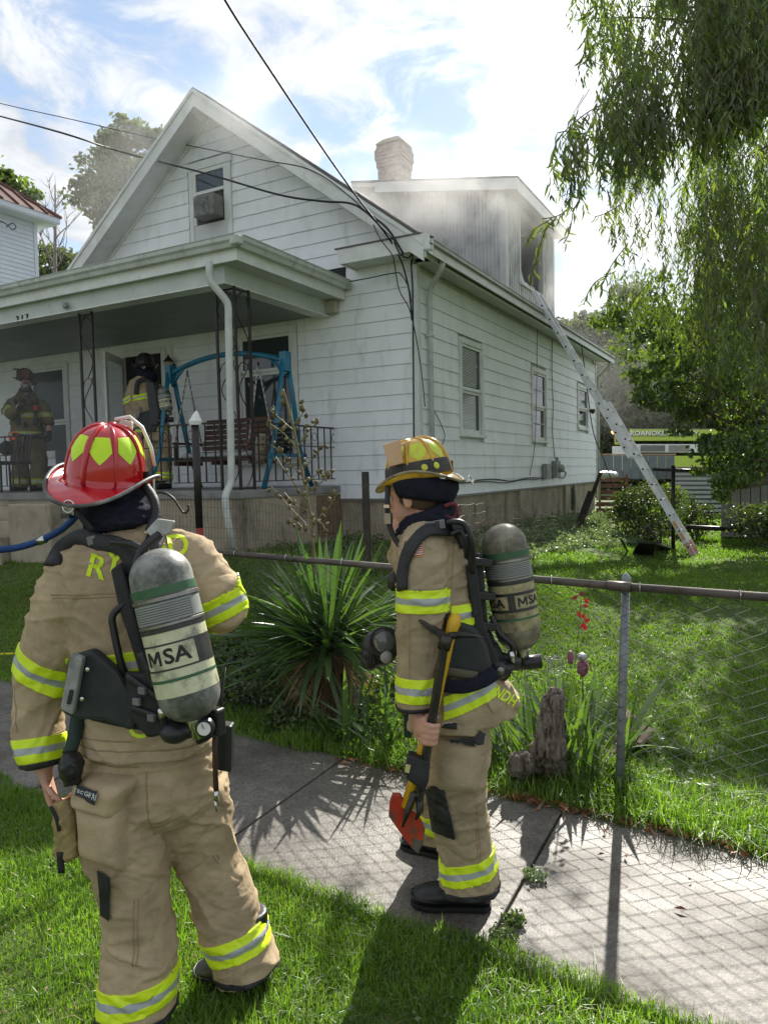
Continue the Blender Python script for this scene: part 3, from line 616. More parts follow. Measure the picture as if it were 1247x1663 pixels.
# ================================================================= people: tools
RT, UPV, FW = Vector(_r), Vector(_u), Vector(_f)
def fabric(name, c, c2, dirt):
    m = M(name, c, c2, rough=.85, scale=7, dirt=dirt, dscale=3.4, dramp=(.44, .76), spec=.2)
    t = m.node_tree; l = t.links.new; b = t.nodes['Principled BSDF']; g = t.nodes.new('ShaderNodeNewGeometry')
    hs = None
    for sc, st, amt in ((1, (11, 11, 17), 1.0), (1, (34, 34, 62), .36), (1, (620, 620, 620), .17)):
        mpn = t.nodes.new('ShaderNodeMapping'); mpn.inputs['Scale'].default_value = st; l(g.outputs['Position'], mpn.inputs[0])
        n = t.nodes.new('ShaderNodeTexNoise'); n.inputs['Scale'].default_value = 1; n.inputs['Detail'].default_value = 3; n.inputs['Distortion'].default_value = .6; l(mpn.outputs[0], n.inputs['Vector'])
        k = t.nodes.new('ShaderNodeMath'); k.operation = 'MULTIPLY'; k.inputs[1].default_value = amt; l(n.outputs[0], k.inputs[0])
        if hs is None: hs = k.outputs[0]
        else:
            a = t.nodes.new('ShaderNodeMath'); a.operation = 'ADD'; l(hs, a.inputs[0]); l(k.outputs[0], a.inputs[1]); hs = a.outputs[0]
    bp = t.nodes.new('ShaderNodeBump'); bp.inputs['Strength'].default_value = .55; bp.inputs['Distance'].default_value = .012; l(hs, bp.inputs['Height']); l(bp.outputs[0], b.inputs['Normal'])
    return m
M_tan = fabric('tan_turnout_cloth', (.50, .385, .245), (.42, .32, .20), (.23, .17, .11))
M_tan2 = fabric('faded_turnout_cloth', (.43, .345, .225), (.35, .275, .175), (.21, .165, .11))
M_navy = M('navy_knit', (.012, .014, .026), (.022, .022, .035), rough=.95, scale=20, bump=.4, bscale=200, spec=.2)
M_blk = M('black_nylon', (.012, .0125, .014), (.026, .027, .029), rough=.6, scale=12, bump=.25, bscale=150)
M_pl = M('black_plastic', (.012, .012, .013), (.022, .022, .023), rough=.38, scale=9)
M_gr = M('grey_moulded_plastic', (.20, .20, .20), (.14, .14, .14), rough=.5, scale=14)
M_green = M('dark_green_webbing', (.02, .04, .03), (.03, .05, .04), rough=.8, scale=14)
M_lime = M('lime_yellow_tape', (.70, .88, .02), (.62, .80, .02), rough=.5, scale=12, dirt=(.42, .52, .05), dscale=9, dramp=(.6, .85), bump=.15, bscale=90)
M_silver = M('silver_reflective_tape', (.40, .43, .43), (.33, .35, .35), rough=.35, scale=14, bump=.1, bscale=300)
M_skin = M('skin', (.58, .33, .24), (.50, .26, .18), rough=.5, scale=18, bump=.12, bscale=160)
M_boot = M('black_rubber_boot', (.010, .010, .011), (.022, .022, .022), rough=.42, scale=10, bump=.15, bscale=60)
M_steel = M('dull_steel', (.32, .31, .29), (.20, .19, .18), rough=.4, metal=.9, scale=16)
M_chrome = M('bright_metal', (.6, .6, .58), rough=.22, metal=1.0)
def etube(mb, spec, n=20, side=None, sq=2.0):
    """spec: (point, a, b) rings; a across the picture, b away from it; superellipse power sq"""
    rings = []; k = len(spec); side = Vector(side) if side is not None else RT
    for i in range(k):
        p = spec[i][0]; t = (spec[min(i+1, k-1)][0]-spec[max(i-1, 0)][0]).normalized()
        s = (side-t*side.dot(t)).normalized(); w = t.cross(s)
        rg = []
        for j in range(n):
            c, q = math.cos(2*math.pi*j/n), math.sin(2*math.pi*j/n); e = 2/sq
            rg.append(p+s*spec[i][1]*math.copysign(abs(c)**e, c)+w*spec[i][2]*math.copysign(abs(q)**e, q))
        rings.append(rg)
    mb.loft(rings); return mb
def ell(mb, c, ra, rb, rc, ax=None, n=16):
    """ellipsoid; ax = 3x3 with columns the axes"""
    A = ax if ax is not None else Matrix((RT, FW, UPV)).transposed(); rings = []
    for i in range(1, n//2):
        th = math.pi*i/(n//2)
        rings.append([Vector(c)+A @ Vector((ra*math.sin(th)*math.cos(2*math.pi*j/n), rb*math.sin(th)*math.sin(2*math.pi*j/n), -rc*math.cos(th))) for j in range(n)])
    mb.loft(rings); return mb
def fuse(mbs, voxel=.009, smooth=3):
    """join closed shapes into one continuous skin"""
    me = bpy.data.meshes.new('f'); bm = bmesh.new()
    for m in mbs:
        t = m.mesh('t'); b2 = bmesh.new(); b2.from_mesh(t); bmesh.ops.recalc_face_normals(b2, faces=b2.faces); b2.to_mesh(t); b2.free(); bm.from_mesh(t); bpy.data.meshes.remove(t)
    bm.to_mesh(me); bm.free(); o = bpy.data.objects.new('f', me); COL.objects.link(o)
    r = o.modifiers.new('r', 'REMESH'); r.mode = 'VOXEL'; r.voxel_size = voxel; r.adaptivity = 0
    dg = bpy.context.evaluated_depsgraph_get(); dg.update(); m2 = bpy.data.meshes.new_from_object(o.evaluated_get(dg))
    bpy.data.objects.remove(o); bpy.data.meshes.remove(me)
    b = bmesh.new(); b.from_mesh(m2); bpy.data.meshes.remove(m2)
    for _ in range(smooth): bmesh.ops.smooth_vert(b, verts=b.verts, factor=.5, use_axis_x=True, use_axis_y=True, use_axis_z=True)
    b.normal_update(); return b
def folds(bm, amp=.007, fz=15, fx=4.5, seed=0, wt=None, big=.006):
    """cloth: soft bulges and creases that run across the limbs"""
    sv = Vector((seed*7.3, seed*3.1, seed*1.7)); bm.normal_update(); new = []
    for v in bm.verts:
        p = v.co; q9 = Vector((p.x*fx*1.7, p.y*fx*1.7, p.z*fz*1.9))+sv*2+Vector((0, 0, 3.2*noise.noise(p*4.1+sv))); c9 = max(0, 1-abs(noise.noise(q9))*5)**2; q = Vector((p.x*fx, p.y*fx, p.z*fz)) + sv
        wv = noise.noise(p*3.1+sv)
        q = q + Vector((0, 0, 2.6*noise.noise(p*2.3+sv)))
        r = 1-abs(noise.noise(q))*2.2; r2 = 1-abs(noise.noise(q*2.1+Vector((5, 5, 5))))*2.2
        w = 1 if wt is None else wt(p)
        new.append(v.co+v.normal*(amp*w*(max(r, -.6)**3*.95+max(r2, -.5)*.38-.3-.48*c9)+big*wv*w))
    for v, c in zip(bm.verts, new): v.co = c
    bm.normal_update()
def bm_obj(bm, name, mat, parent, smooth=True, at=(0, 0, 0)):
    me = bpy.data.meshes.new(name); bm.to_mesh(me); return link(name, me, parent, at, mat, smooth)
def bvh_of(bm): return BVHTree.FromBMesh(bm)
def band(bm, c, axis, w, rad, parent, name='reflective_strip', off=.0045, mats=None, keep=None):
    """a tape cut from the cloth's own surface between two planes"""
    b = bm.copy(); c = Vector(c); ax = Vector(axis).normalized()
    kill = [f for f in b.faces if (f.calc_center_median()-c).length > rad or abs((f.calc_center_median()-c).dot(ax)) > w or (keep and not keep(f.calc_center_median()))]
    bmesh.ops.delete(b, geom=kill, context='FACES')
    if not b.faces: b.free(); return None
    for k, s in ((w/2, 1), (-w/2, -1)):
        bmesh.ops.bisect_plane(b, geom=b.verts[:]+b.edges[:]+b.faces[:], plane_co=c+ax*k, plane_no=ax*s, clear_outer=True)
    for k in (w/2-w*.36, -w/2+w*.36):
        bmesh.ops.bisect_plane(b, geom=b.verts[:]+b.edges[:]+b.faces[:], plane_co=c+ax*k, plane_no=ax)
    b.normal_update()
    for f in b.faces: f.material_index = 1 if abs((f.calc_center_median()-c).dot(ax)) < w*.14 else 0; f.smooth = True
    nn = [(v, v.co+v.normal*off) for v in b.verts]
    for v, q in nn: v.co = q
    be = [e for e in b.edges if len(e.link_faces) == 1]
    ex = bmesh.ops.extrude_edge_only(b, edges=be); vs = [g for g in ex['geom'] if isinstance(g, bmesh.types.BMVert)]
    for v in vs: v.co -= v.normal*0
    orig = {}
    for v in vs:
        for e in v.link_edges:
            o_ = e.other_vert(v)
            if o_ not in vs: orig[v] = o_
    for v, o_ in orig.items(): v.co = o_.co-o_.normal*(off+.003) if o_.normal.length else v.co
    o = bm_obj(b, name, mats or [M_lime, M_silver], parent); b.free(); return o
def hit(bv, u, v, off=.004, dflt=None):
    d = (P(u, v, 1.0)-Vector(CAM)).normalized(); loc, nrm, i, ds = bv.ray_cast(Vector(CAM), d, 20)
    if loc is None: return P(u, v, dflt) if dflt else None
    if nrm.dot(d) > 0: nrm = -nrm
    return loc+nrm*off
def decal(bv, vs, fs, name, mat, parent, off=.003):
    """print: a flat shape laid on the surface; vs in picture units"""
    out = []
    for (u, v) in vs:
        q = hit(bv, u, v, off); out.append(q)
    g = [q for q in out if q is not None]
    if not g: return None
    fs = [f for f in fs if all(out[i] is not None for i in f)]
    out = [q if q is not None else g[0] for q in out]
    m = MB().add(out, fs); return m.build(name, mat, parent)
def letters(bv, txt, u, v, size, ang, name, mat, parent, shear=0, sx=1, bold=.02, off=.003):
    vs, fs = text_mesh(txt, 1.0, 0, bold, fine=.16); ca, sa = math.cos(R(ang)), math.sin(R(ang)); q = []
    for x, y, z in vs: x = x*sx+y*shear; q.append((u+size*(x*ca+y*sa), v+size*(x*sa-y*ca)))
    return decal(bv, q, fs, name, mat, parent, off)
def quad(bv, pts, name, mat, parent, off=.003, n=6):
    """a four-cornered patch divided so that it lies on the curve"""
    (a, b, c, d) = pts; vs = []; fs = []
    for i in range(n+1):
        for j in range(n+1):
            s, t = i/n, j/n; vs.append(tuple((1-s)*(1-t)*a[k]+s*(1-t)*b[k]+s*t*c[k]+(1-s)*t*d[k] for k in (0, 1)))
    for i in range(n):
        for j in range(n): k = i*(n+1)+j; fs.append((k, k+1, k+n+2, k+n+1))
    return decal(bv, vs, fs, name, mat, parent, off)
def strap(pts, w, name, mat, parent, th=.006, face=None, smooth=True, bv=None):
    """webbing: flat ribbon through points, its face turned to the camera side unless told"""
    pts = [Vector(p) for p in pts if p is not None]; fine = []
    for i in range(len(pts)-1):
        p0 = pts[max(i-1, 0)]; p1 = pts[i]; p2 = pts[i+1]; p3 = pts[min(i+2, len(pts)-1)]
        for t in (0, .25, .5, .75): fine.append(.5*((2*p1)+(p2-p0)*t+(2*p0-5*p1+4*p2-p3)*t*t+(3*p1-p0-3*p2+p3)*t**3))
    fine.append(pts[-1]); rings = []
    for i, p in enumerate(fine):
        t = (fine[min(i+1, len(fine)-1)]-fine[max(i-1, 0)]).normalized(); f = Vector(face) if face is not None else -FW
        if bv is not None:
            q = bv.find_nearest(p)
            if q[1] is not None: f = q[1]
        f = (f-t*f.dot(t)).normalized(); s = t.cross(f)
        rings.append([p-s*w/2, p-s*w*.4+f*th*.5, p+s*w*.4+f*th*.5, p+s*w/2, p+s*w*.4-f*th*.5, p-s*w*.4-f*th*.5])
    return MB().loft(rings).build(name, mat, parent, smooth=smooth)
def hose(pts, r, name, mat, parent, n=8):
    pts = [Vector(p) for p in pts]; fine = []
    for i in range(len(pts)-1):
        p0 = pts[max(i-1, 0)]; p1 = pts[i]; p2 = pts[i+1]; p3 = pts[min(i+2, len(pts)-1)]
        for t in (0, .2, .4, .6, .8): fine.append(.5*((2*p1)+(p2-p0)*t+(2*p0-5*p1+4*p2-p3)*t*t+(3*p1-p0-3*p2+p3)*t**3))
    fine.append(pts[-1]); return MB().tube(fine, r, n).build(name, mat, parent, smooth=True)
def axes(fwd, up, roll=0):
    """columns: right, forward, up"""
    f = Vector(fwd).normalized(); u = Vector(up); u = (u-f*u.dot(f)).normalized(); r = f.cross(u)
    A = Matrix((r, f, u)).transposed()
    return A @ Matrix.Rotation(roll, 3, 'Y') if roll else A
def finger(mb, a, dirs, lens, r):
    """one bent finger; dirs = direction of each joint"""
    p = Vector(a); sp = [(p, r*1.08)]
    for k, (d, ln) in enumerate(zip(dirs, lens)):
        q = p+Vector(d).normalized()*ln; sp.append((p.lerp(q, .5), r*(1.0-.07*k))); sp.append((q, r*(1.02-.1*k))); p = q
    mb.tube([s[0] for s in sp], [s[1] for s in sp], 10)
    ell(mb, p, r*.84, r*.84, r*.84, n=8)

# ---- helmet: +Y forward, origin at the centre of the dome's rim
def helmet(loc, A, shell, parent, colname, bk=.050, ex0=.036, hh=1.0, size=1.0, trim=None, pent=None, ndet=48, name='helmet'):
    e = empty(name, loc, parent=parent); C = Vector(loc); T = lambda x, y, z: C+A @ Vector((x, y, z))*size
    a, bfr, bbk, h = .122, .138, .146, .172*hh
    def dome(th, ph):        # th around from forward, ph up 0..1
        c, s = math.cos(th), math.sin(th); b = bfr if c > 0 else bbk
        k = math.cos(ph*math.pi/2)**.72; z = h*math.sin(ph*math.pi/2)**.98
        return (a*s*k, b*c*k, z)
    def brim(th, t):
        c, s = math.cos(th), math.sin(th); b = bfr if c > 0 else bbk
        ex = ex0+ (bk*(max(0, -c)**2.2) if c < 0 else .02*c*c); ex += .006*abs(s)
        dz = -.010*t - (.032*(max(0, -c)**2)*t**1.3) + .040*(s*s)*t*t + (-.012*max(0, c)**2*t)
        return ((a+ex*t)*s, (b+ex*t)*c, dz)
    rings = []
    for i in range(13): rings.append([T(*dome(2*math.pi*j/ndet, i/12*.985)) for j in range(ndet)])
    br = []
    for i in range(5): br.append([T(*brim(2*math.pi*j/ndet, 1-i/4)) for j in range(ndet)])
    under = [[q-A @ Vector((0, 0, .006*size)) for q in rg] for rg in br[::-1]]
    MB().loft(under+br+rings, cap=False).add([T(0, 0, h)], []).build('shell', shell, e, smooth=True)
    MB().lathe(T(0, 0, h-.004), [(.02*size, 0), (.0, .004*size)], 12, axis=A @ Vector((0, 0, 1))).build('top_button', shell, e, smooth=True)
    # ribs
    for k in range(8):
        th = math.pi*2*k/8; pts = [T(*[q*(1.006 if i_ < 2 else 1.012) for i_, q in enumerate(dome(th, t))]) for t in np.linspace(.02, .97, 14)]
        r_ = (.0095 if k in (0, 4) else .006)*size
        MB().tube(pts, [r_*(.75+.5*(1-abs(2*i/13-1))) for i in range(14)], 8, flat=.8).build('rib', shell, e, smooth=True)
    # edge trim
    MB().tube([T(*brim(2*math.pi*j/ndet, 1.0)) for j in range(ndet)], .0062*size, 8, closed=True).build('brim_edge', trim or M_pl, e, smooth=True)
    # reflective patches between the ribs
    if pent is not None:
        for k in range(8):
            th0 = math.pi*2*(k+.5)/8; vs = []
            cor = ((-.25, .62), (0, .625), (.25, .62), (.285, .51), (.31, .40), (.16, .32), (0, .25), (-.16, .32), (-.31, .40), (-.285, .51)); nc = len(cor)
            for rg_ in range(4):
                for dt, ph in cor: k_ = 1-rg_/3.0*.98; vs.append(T(*[q*1.010 for q in dome(th0+dt*k_, .46+(ph-.46)*k_)]))
            MB().add(vs, [(r_*nc+i, r_*nc+(i+1) % nc, (r_+1)*nc+(i+1) % nc, (r_+1)*nc+i) for r_ in range(3) for i in range(nc)]).build('reflective_patch', pent, e, smooth=True)
    MB().tube([T(.018*math.cos(t), -.222+.004*math.sin(t), -.046+.018*math.sin(t)) for t in np.linspace(0, 2*math.pi, 14, endpoint=False)], .0028*size, 6, closed=True).build('hang_ring', M_chrome, e, smooth=True)
    MB().box((-.022, -.004, -.004), (.022, .004, .004)).build('ring_plate', M_chrome, e, at=T(0, -.214, -.046))
    return e, T, dome, brim
def msa_mesh(k):
    vs, fs = text_mesh('SA', .058, 0, .0014, sx=1.1, fine=.11); vs = [(x+.024, y, 0) for x, y, z in vs]; h = .0205; x0, x1 = -.066, -.020; m = (x0+x1)/2
    def q(a, b, c, d):
        n = 6; i0 = len(vs)
        for i in range(n+1):
            t = i/n; vs.append((a[0]*(1-t)+d[0]*t, a[1]*(1-t)+d[1]*t, 0)); vs.append((b[0]*(1-t)+c[0]*t, b[1]*(1-t)+c[1]*t, 0))
        for i in range(n): fs.append((i0+2*i, i0+2*i+1, i0+2*i+3, i0+2*i+2))
    q((x0, -h), (x0+.008, -h), (x0+.008, h), (x0, h)); q((x1-.008, -h), (x1, -h), (x1, h), (x1-.008, h)); q((m-.004, -h*.55), (m+.005, -h*.55), (x0+.0105, h), (x0, h)); q((m-.005, -h*.55), (m+.004, -h*.55), (x1, h), (x1-.0105, h))
    return [(x*k, y*k, 0) for x, y, z in vs], fs
def cylinder_set(parent, top, bot, r, label='air_cylinder', text=((0, .0),), wear=True, front=None, detail=True, tsize=1.0, olive=False):
    """composite air cylinder with its bands; top, bot = ends of the straight axis"""
    top = Vector(top); bot = Vector(bot); ax = (top-bot); Ln = ax.length; ax.normalize(); front = Vector(front) if front is not None else -FW
    x = (front-ax*front.dot(ax)).normalized(); y = ax.cross(x)
    e = empty(label, bot, parent=parent)
    Mg = M('scuffed_grey_shell', (.16, .165, .15), (.28, .28, .26), rough=.45, scale=14, dirt=(.05, .055, .045), dscale=12, dramp=(.42, .62), dstretch=(1, 1, 1), bump=.1, bscale=60, spec=.6)
    Mc = M('cream_label_film', (.62, .62, .42), (.50, .50, .33), rough=.4, scale=16, dirt=(.13, .13, .10), dscale=15, dramp=(.49, .66), spec=.6)
    Mk = M('black_label_film', (.02, .02, .02), (.05, .05, .045), rough=.4, scale=14, dirt=(.2, .2, .17), dscale=22, dramp=(.62, .8))
    Mgr = M('green_stripe', (.03, .10, .045), (.05, .13, .06), rough=.5, scale=10)
    Mw = M('printed_data_label', (.30, .31, .30), (.22, .23, .22), rough=.45, scale=10)
    if olive:
        Mg = M('olive_scuffed_shell', (.17, .15, .10), (.27, .25, .18), rough=.4, scale=10, dirt=(.07, .06, .04), dscale=11, dramp=(.42, .66), spec=.6); Mc = M('yellowed_label_film', (.52, .45, .24), (.38, .33, .17), rough=.4, scale=10, dirt=(.10, .085, .05), dscale=9, dramp=(.44, .66), spec=.6)
    def lat(nm, prof, mt, n=36): return MB().lathe(bot, prof, n, axis=ax).build(nm, mt, e, smooth=True)
    dm_ = [(r*math.cos(t), Ln+r*.95*math.sin(t)) for t in np.linspace(0, math.pi/2, 9)]
    db = [(r*math.cos(t), -r*.9*math.sin(t)) for t in np.linspace(math.pi/2*.93, 0, 8)]
    body = lat('shell', db+dm_, Mg)
    k = Ln
    o_ = .0012
    lat('label_film', [(r+o_, k*.03), (r+o_, k*.56)], Mc)
    for nm, a_, b_, mt in (('black_stripe', .25, .47, Mk), ('green_stripe', .155, .18, Mgr), ('green_stripe', .86, .93, Mgr), ('data_label', .64, .80, Mw), ('black_stripe', .56, .60, Mk)):
        lat(nm, [(r+o_*2, k*a_), (r+o_*2, k*b_)], mt)
    MB().lathe(bot, [(r+.001, k*.81), (r+.006, k*.815), (r+.006, k*.845), (r+.001, k*.85)], 36, axis=ax).build('retaining_band', M_steel, e, smooth=False)
    MB().lathe(bot, [(r+.001, k*.60), (r+.004, k*.605), (r+.004, k*.625), (r+.001, k*.63)], 36, axis=ax).build('retaining_band', M_steel, e, smooth=False)
    if detail:
        for q in range(7):
            zz = k*(.66+.02*q); pts = [bot+ax*zz+(x*math.cos(t)+y*math.sin(t))*(r+.0028) for t in np.linspace(-1.1, 1.1, 14)]
            fs = []; vs = []
            for p_ in pts: vs += [p_-ax*.0012, p_+ax*.0012]
            MB().add(vs, [(2*i, 2*i+2, 2*i+3, 2*i+1) for i in range(13)]).build('print_line', M('faint_print', (.08, .08, .08), rough=.6), e)
    for ang, _ in text:      # maker's letters in a cream box on the black stripe
        vs, fs = msa_mesh(tsize)
        def wrap(px, py, lift): t = ang+px/r; return bot+ax*(k*.36+py)+(x*math.cos(t)+y*math.sin(t))*(r+lift)
        bx = []; hw, hh = .078*tsize, .032*tsize
        for i in range(11): t_ = -hw+2*hw*i/10; bx += [wrap(t_, -hh, .0034), wrap(t_, hh, .0034)]
        MB().add(bx, [(2*i, 2*i+2, 2*i+3, 2*i+1) for i in range(10)]).build('letter_panel', Mc, e)
        MB().add([wrap(v[0], v[1], .0046) for v in vs], fs).build('lettering', M_blk, e)
    for q0, q1 in ((-.012, .0),):   # neck and valve
        MB().lathe(bot, [(.0, -r*.9-.055), (.02, -r*.9-.052), (.022, -r*.9-.02), (.028, -r*.9-.015), (.028, -r*.82)], 18, axis=ax).build('neck', M_chrome, e, smooth=True)
    return e, x, y, ax

# ================================================================= firefighter with the red helmet
def S(px_, d): return px_*d/FPX
p1 = empty('person', PZ(285, 1610, GZ), 'firefighter in red helmet and tan turnout gear seen from behind with air cylinder', 'person', 'firefighters')
D = 2.38
def ring(u, v, d, a, b): return (P(u, v, d), S(a, d), b)
def sring(u, v, d, a, k=1.0): return (P(u, v, d), S(a, d), S(a, d)*k)
jk = [etube(MB(), [ring(206, 858, D, 48, .085), ring(208, 872, D, 72, .105), ring(210, 892, D, 98, .135), ring(212, 920, D, 112, .152), ring(216, 965, D, 112, .162), ring(222, 1030, D, 102, .162), ring(232, 1100, D, 100, .160), ring(240, 1150, D+.01, 102, .170), ring(242, 1185, D+.02, 105, .182), ring(242, 1210, D+.02, 107, .190)], 28, sq=2.3),
      etube(MB(), [sring(150, 905, D, 34), sring(122, 930, D-.01, 46), sring(104, 985, D-.02, 47), sring(88, 1040, D-.02, 47), sring(70, 1100, D-.02, 43), sring(63, 1154, D-.03, 42), sring(64, 1205, D-.05, 39), sring(68, 1243, D-.06, 34)], 20),
      etube(MB(), [sring(270, 890, D, 36), sring(305, 905, D, 42), sring(330, 935, D, 43), sring(350, 965, D-.02, 41), sring(366, 990, D-.01, 37), sring(360, 996, D+.06, 34), sring(345, 980, D+.20, 34), sring(330, 965, D+.3, 30)], 20)]
bj = fuse(jk, .0065, 3)
folds(bj, .009, 10, 5, 1, big=.008); jacket = bm_obj(bj, 'jacket', M_tan, p1); vj = bvh_of(bj)
tr = [etube(MB(), [ring(242, 1175, D+.02, 92, .14), ring(246, 1222, D+.02, 100, .155), ring(248, 1262, D+.02, 108, .165), ring(250, 1300, D+.02, 108, .16), ring(258, 1328, D+.03, 86, .11)], 28, sq=2.3),
      etube(MB(), [sring(190, 1270, D, 66), sring(198, 1330, D-.02, 72), sring(206, 1390, D-.03, 66), sring(217, 1440, D-.03, 58), sring(225, 1500, D-.02, 57), sring(228, 1560, D-.03, 61), sring(224, 1640, D-.04, 61)], 22, sq=2.2),
      etube(MB(), [sring(306, 1270, D+.05, 62), sring(320, 1335, D+.08, 58), sring(336, 1390, D+.11, 50), sring(354, 1440, D+.12, 50), sring(372, 1495, D+.12, 51), sring(389, 1540, D+.12, 52), sring(401, 1578, D+.12, 52)], 22, sq=2.2)]
bt = fuse(tr, .0065, 3); folds(bt, .010, 11, 4.5, 2, big=.012); trousers = bm_obj(bt, 'trousers', M_tan, p1); vt_ = bvh_of(bt)
# seams and hems
A0 = Vector((.0, 0, 1))
band(bj, P(73, 1087, D-.02), (P(80, 1050, D)-P(62, 1110, D)).normalized()+RT*.25, .078, .17, p1)
band(bj, P(66, 1215, D-.05), (P(64, 1180, D-.04)-P(67, 1240, D-.06)), .074, .13, p1)
band(bj, P(354, 990, D), UPV-RT*.5, .076, .11, p1)
band(bj, P(384, 968, D+.02), UPV*.25-RT*.9+FW*.5, .06, .075, p1, off=.007)
band(bj, P(225, 1066, D), UPV-RT*.16, .078, .30, p1, keep=lambda c: (c-P(225, 1068, D)).dot(RT) > -.205 and (c-P(225, 1068, D)).dot(RT) < .24)
band(bt, P(225, 1598, D-.03), UPV-RT*.14+FW*.05, .080, .17, p1)
band(bt, P(388, 1520, D+.12), UPV-RT*.32, .080, .17, p1)
band(bj, P(68, 1239, D-.06), (P(64, 1205, D-.05)-P(68, 1243, D-.06)), .016, .13, p1, name='cuff_binding', mats=[M_blk, M_blk])
band(bt, P(224, 1634, D-.04), UPV, .018, .2, p1, name='hem_binding', mats=[M_blk, M_blk]); band(bt, P(400, 1572, D+.12), UPV-RT*.12, .016, .2, p1, name='hem_binding', mats=[M_blk, M_blk])
def seam(bv, pts, parent, off=.0025, name='seam', mat=None):
    q = [hit(bv, u, v, off) for u, v in pts]; q = [k for k in q if k is not None]
    if len(q) > 1: hose(q, .0022, name, mat or M('seam_thread', (.27, .19, .11), rough=.9), parent, 5)
# collar
MB().loft([[P(206+60*math.cos(t)*k, 862+dv-8*math.sin(t), D+.10*math.sin(t)*k) for t in np.linspace(0, 2*math.pi, 28, endpoint=False)] for k, dv in ((1.25, 22), (1.12, 8), (1.02, -6), (.94, -6), (.9, 14))], cap=False).build('collar', M_tan, p1, smooth=True)
M_sm = M('stitched_seam', (.30, .21, .125), rough=.9)
def seamline(bm, c, ax, rad, parent, keep=None, w=.0045): band(bm, c, ax, w, rad, parent, name='seam', off=.0012, mats=[M_sm, M_sm], keep=keep)
nearside = lambda c0: (lambda q: (q-c0).dot(FW) < .02)
for (bmx, u, v, ax, rad) in ((bt, 262, 1270, RT+UPV*.05, .16), (bt, 240, 1480, RT, .17), (bt, 246, 1480, RT, .17), (bt, 372, 1450, RT+UPV*.45, .13), (bt, 377, 1450, RT+UPV*.45, .13), (bt, 210, 1222, UPV, .16), (bj, 215, 955, UPV-RT*.05, .24), (bj, 215, 960, UPV-RT*.05, .24), (bj, 180, 1180, UPV, .2), (bj, 52, 1150, RT+UPV*.2, .12), (bj, 245, 1195, UPV, .26)):
    c0 = P(u, v, D); seamline(bmx, c0, ax, rad, p1, nearside(c0))
# letters on the back
letters(vj, 'R', 157, 922, 52, 14, 'lettering', M_lime, p1, bold=.02); letters(vj, 'Y', 186, 914, 50, 12, 'lettering', M_lime, p1, bold=.02)
letters(vj, 'R', 262, 905, 50, 4, 'lettering', M_lime, p1, bold=.02); letters(vj, 'D', 289, 888, 50, -8, 'lettering', M_lime, p1, bold=.02)
letters(vj, 'C', 224, 1184, 44, 8, 'lettering', M_lime, p1, bold=.02)
# cargo pockets
def pocket(bv, quad_, flap, parent, dd=.05, name='cargo_pocket'):
    q = MB(); n = 8; fr = []; bk = []
    for i in range(n+1):
        for j in range(n+1):
            s, t = i/n, j/n; u = (1-s)*(1-t)*quad_[0][0]+s*(1-t)*quad_[1][0]+s*t*quad_[2][0]+(1-s)*t*quad_[3][0]; v = (1-s)*(1-t)*quad_[0][1]+s*(1-t)*quad_[1][1]+s*t*quad_[2][1]+(1-s)*t*quad_[3][1]
            ed = min(s, 1-s, t, 1-t); bl = dd*min(1, ed*7)**.5 + .010*noise.noise(Vector((u*.03, v*.03, 2)))
            p_ = hit(bv, u, v, 0)
            fr.append(p_)
            bk.append(bl)
    ok = [p_ for p_ in fr if p_ is not None]
    if not ok: return None
    mean = sum(ok, Vector())/len(ok)
    pts = [((p_ if p_ is not None else mean)-FW*bl) for p_, bl in zip(fr, bk)]
    fs = [(i*(n+1)+j, i*(n+1)+j+1, (i+1)*(n+1)+j+1, (i+1)*(n+1)+j) for i in range(n) for j in range(n) if all(fr[k] is not None for k in (i*(n+1)+j, i*(n+1)+j+1, (i+1)*(n+1)+j+1, (i+1)*(n+1)+j))]
    o = q.add(pts, fs).build(name, M_tan, parent, smooth=True); so_ = o.modifiers.new('s', 'SUBSURF'); so_.levels = 1; so_.render_levels = 1
    return o
pk = pocket(vt_, [(121, 1290), (208, 1300), (208, 1422), (128, 1392)], None, p1)
pf = pocket(vt_, [(122, 1248), (228, 1262), (196, 1330), (115, 1305)], None, p1, dd=.068, name='pocket_flap')
pk2 = pocket(vt_, [(352, 1235), (384, 1240), (388, 1306), (352, 1310)], None, p1, dd=.03)
def maketag(bm_or_obj, pts, txt, u, v, size, ang, parent):
    dg = bpy.context.evaluated_depsgraph_get(); dg.update(); b = bmesh.new(); b.from_mesh(bm_or_obj.data); bmesh.ops.translate(b, verts=b.verts, vec=WLOC[bm_or_obj.name]); bv = BVHTree.FromBMesh(b); b.free()
    quad(bv, pts, 'cloth_tag', M_blk, parent, off=.009, n=10); letters(bv, txt, u, v, size, ang, 'tag_lettering', M('tag_print', (.6, .62, .6), rough=.6), parent, bold=.01, off=.0115)
maketag(pf, [(130, 1274), (160, 1286), (156, 1306), (126, 1293)], 'TECGEN', 142, 1290, 9.5, 22, p1)
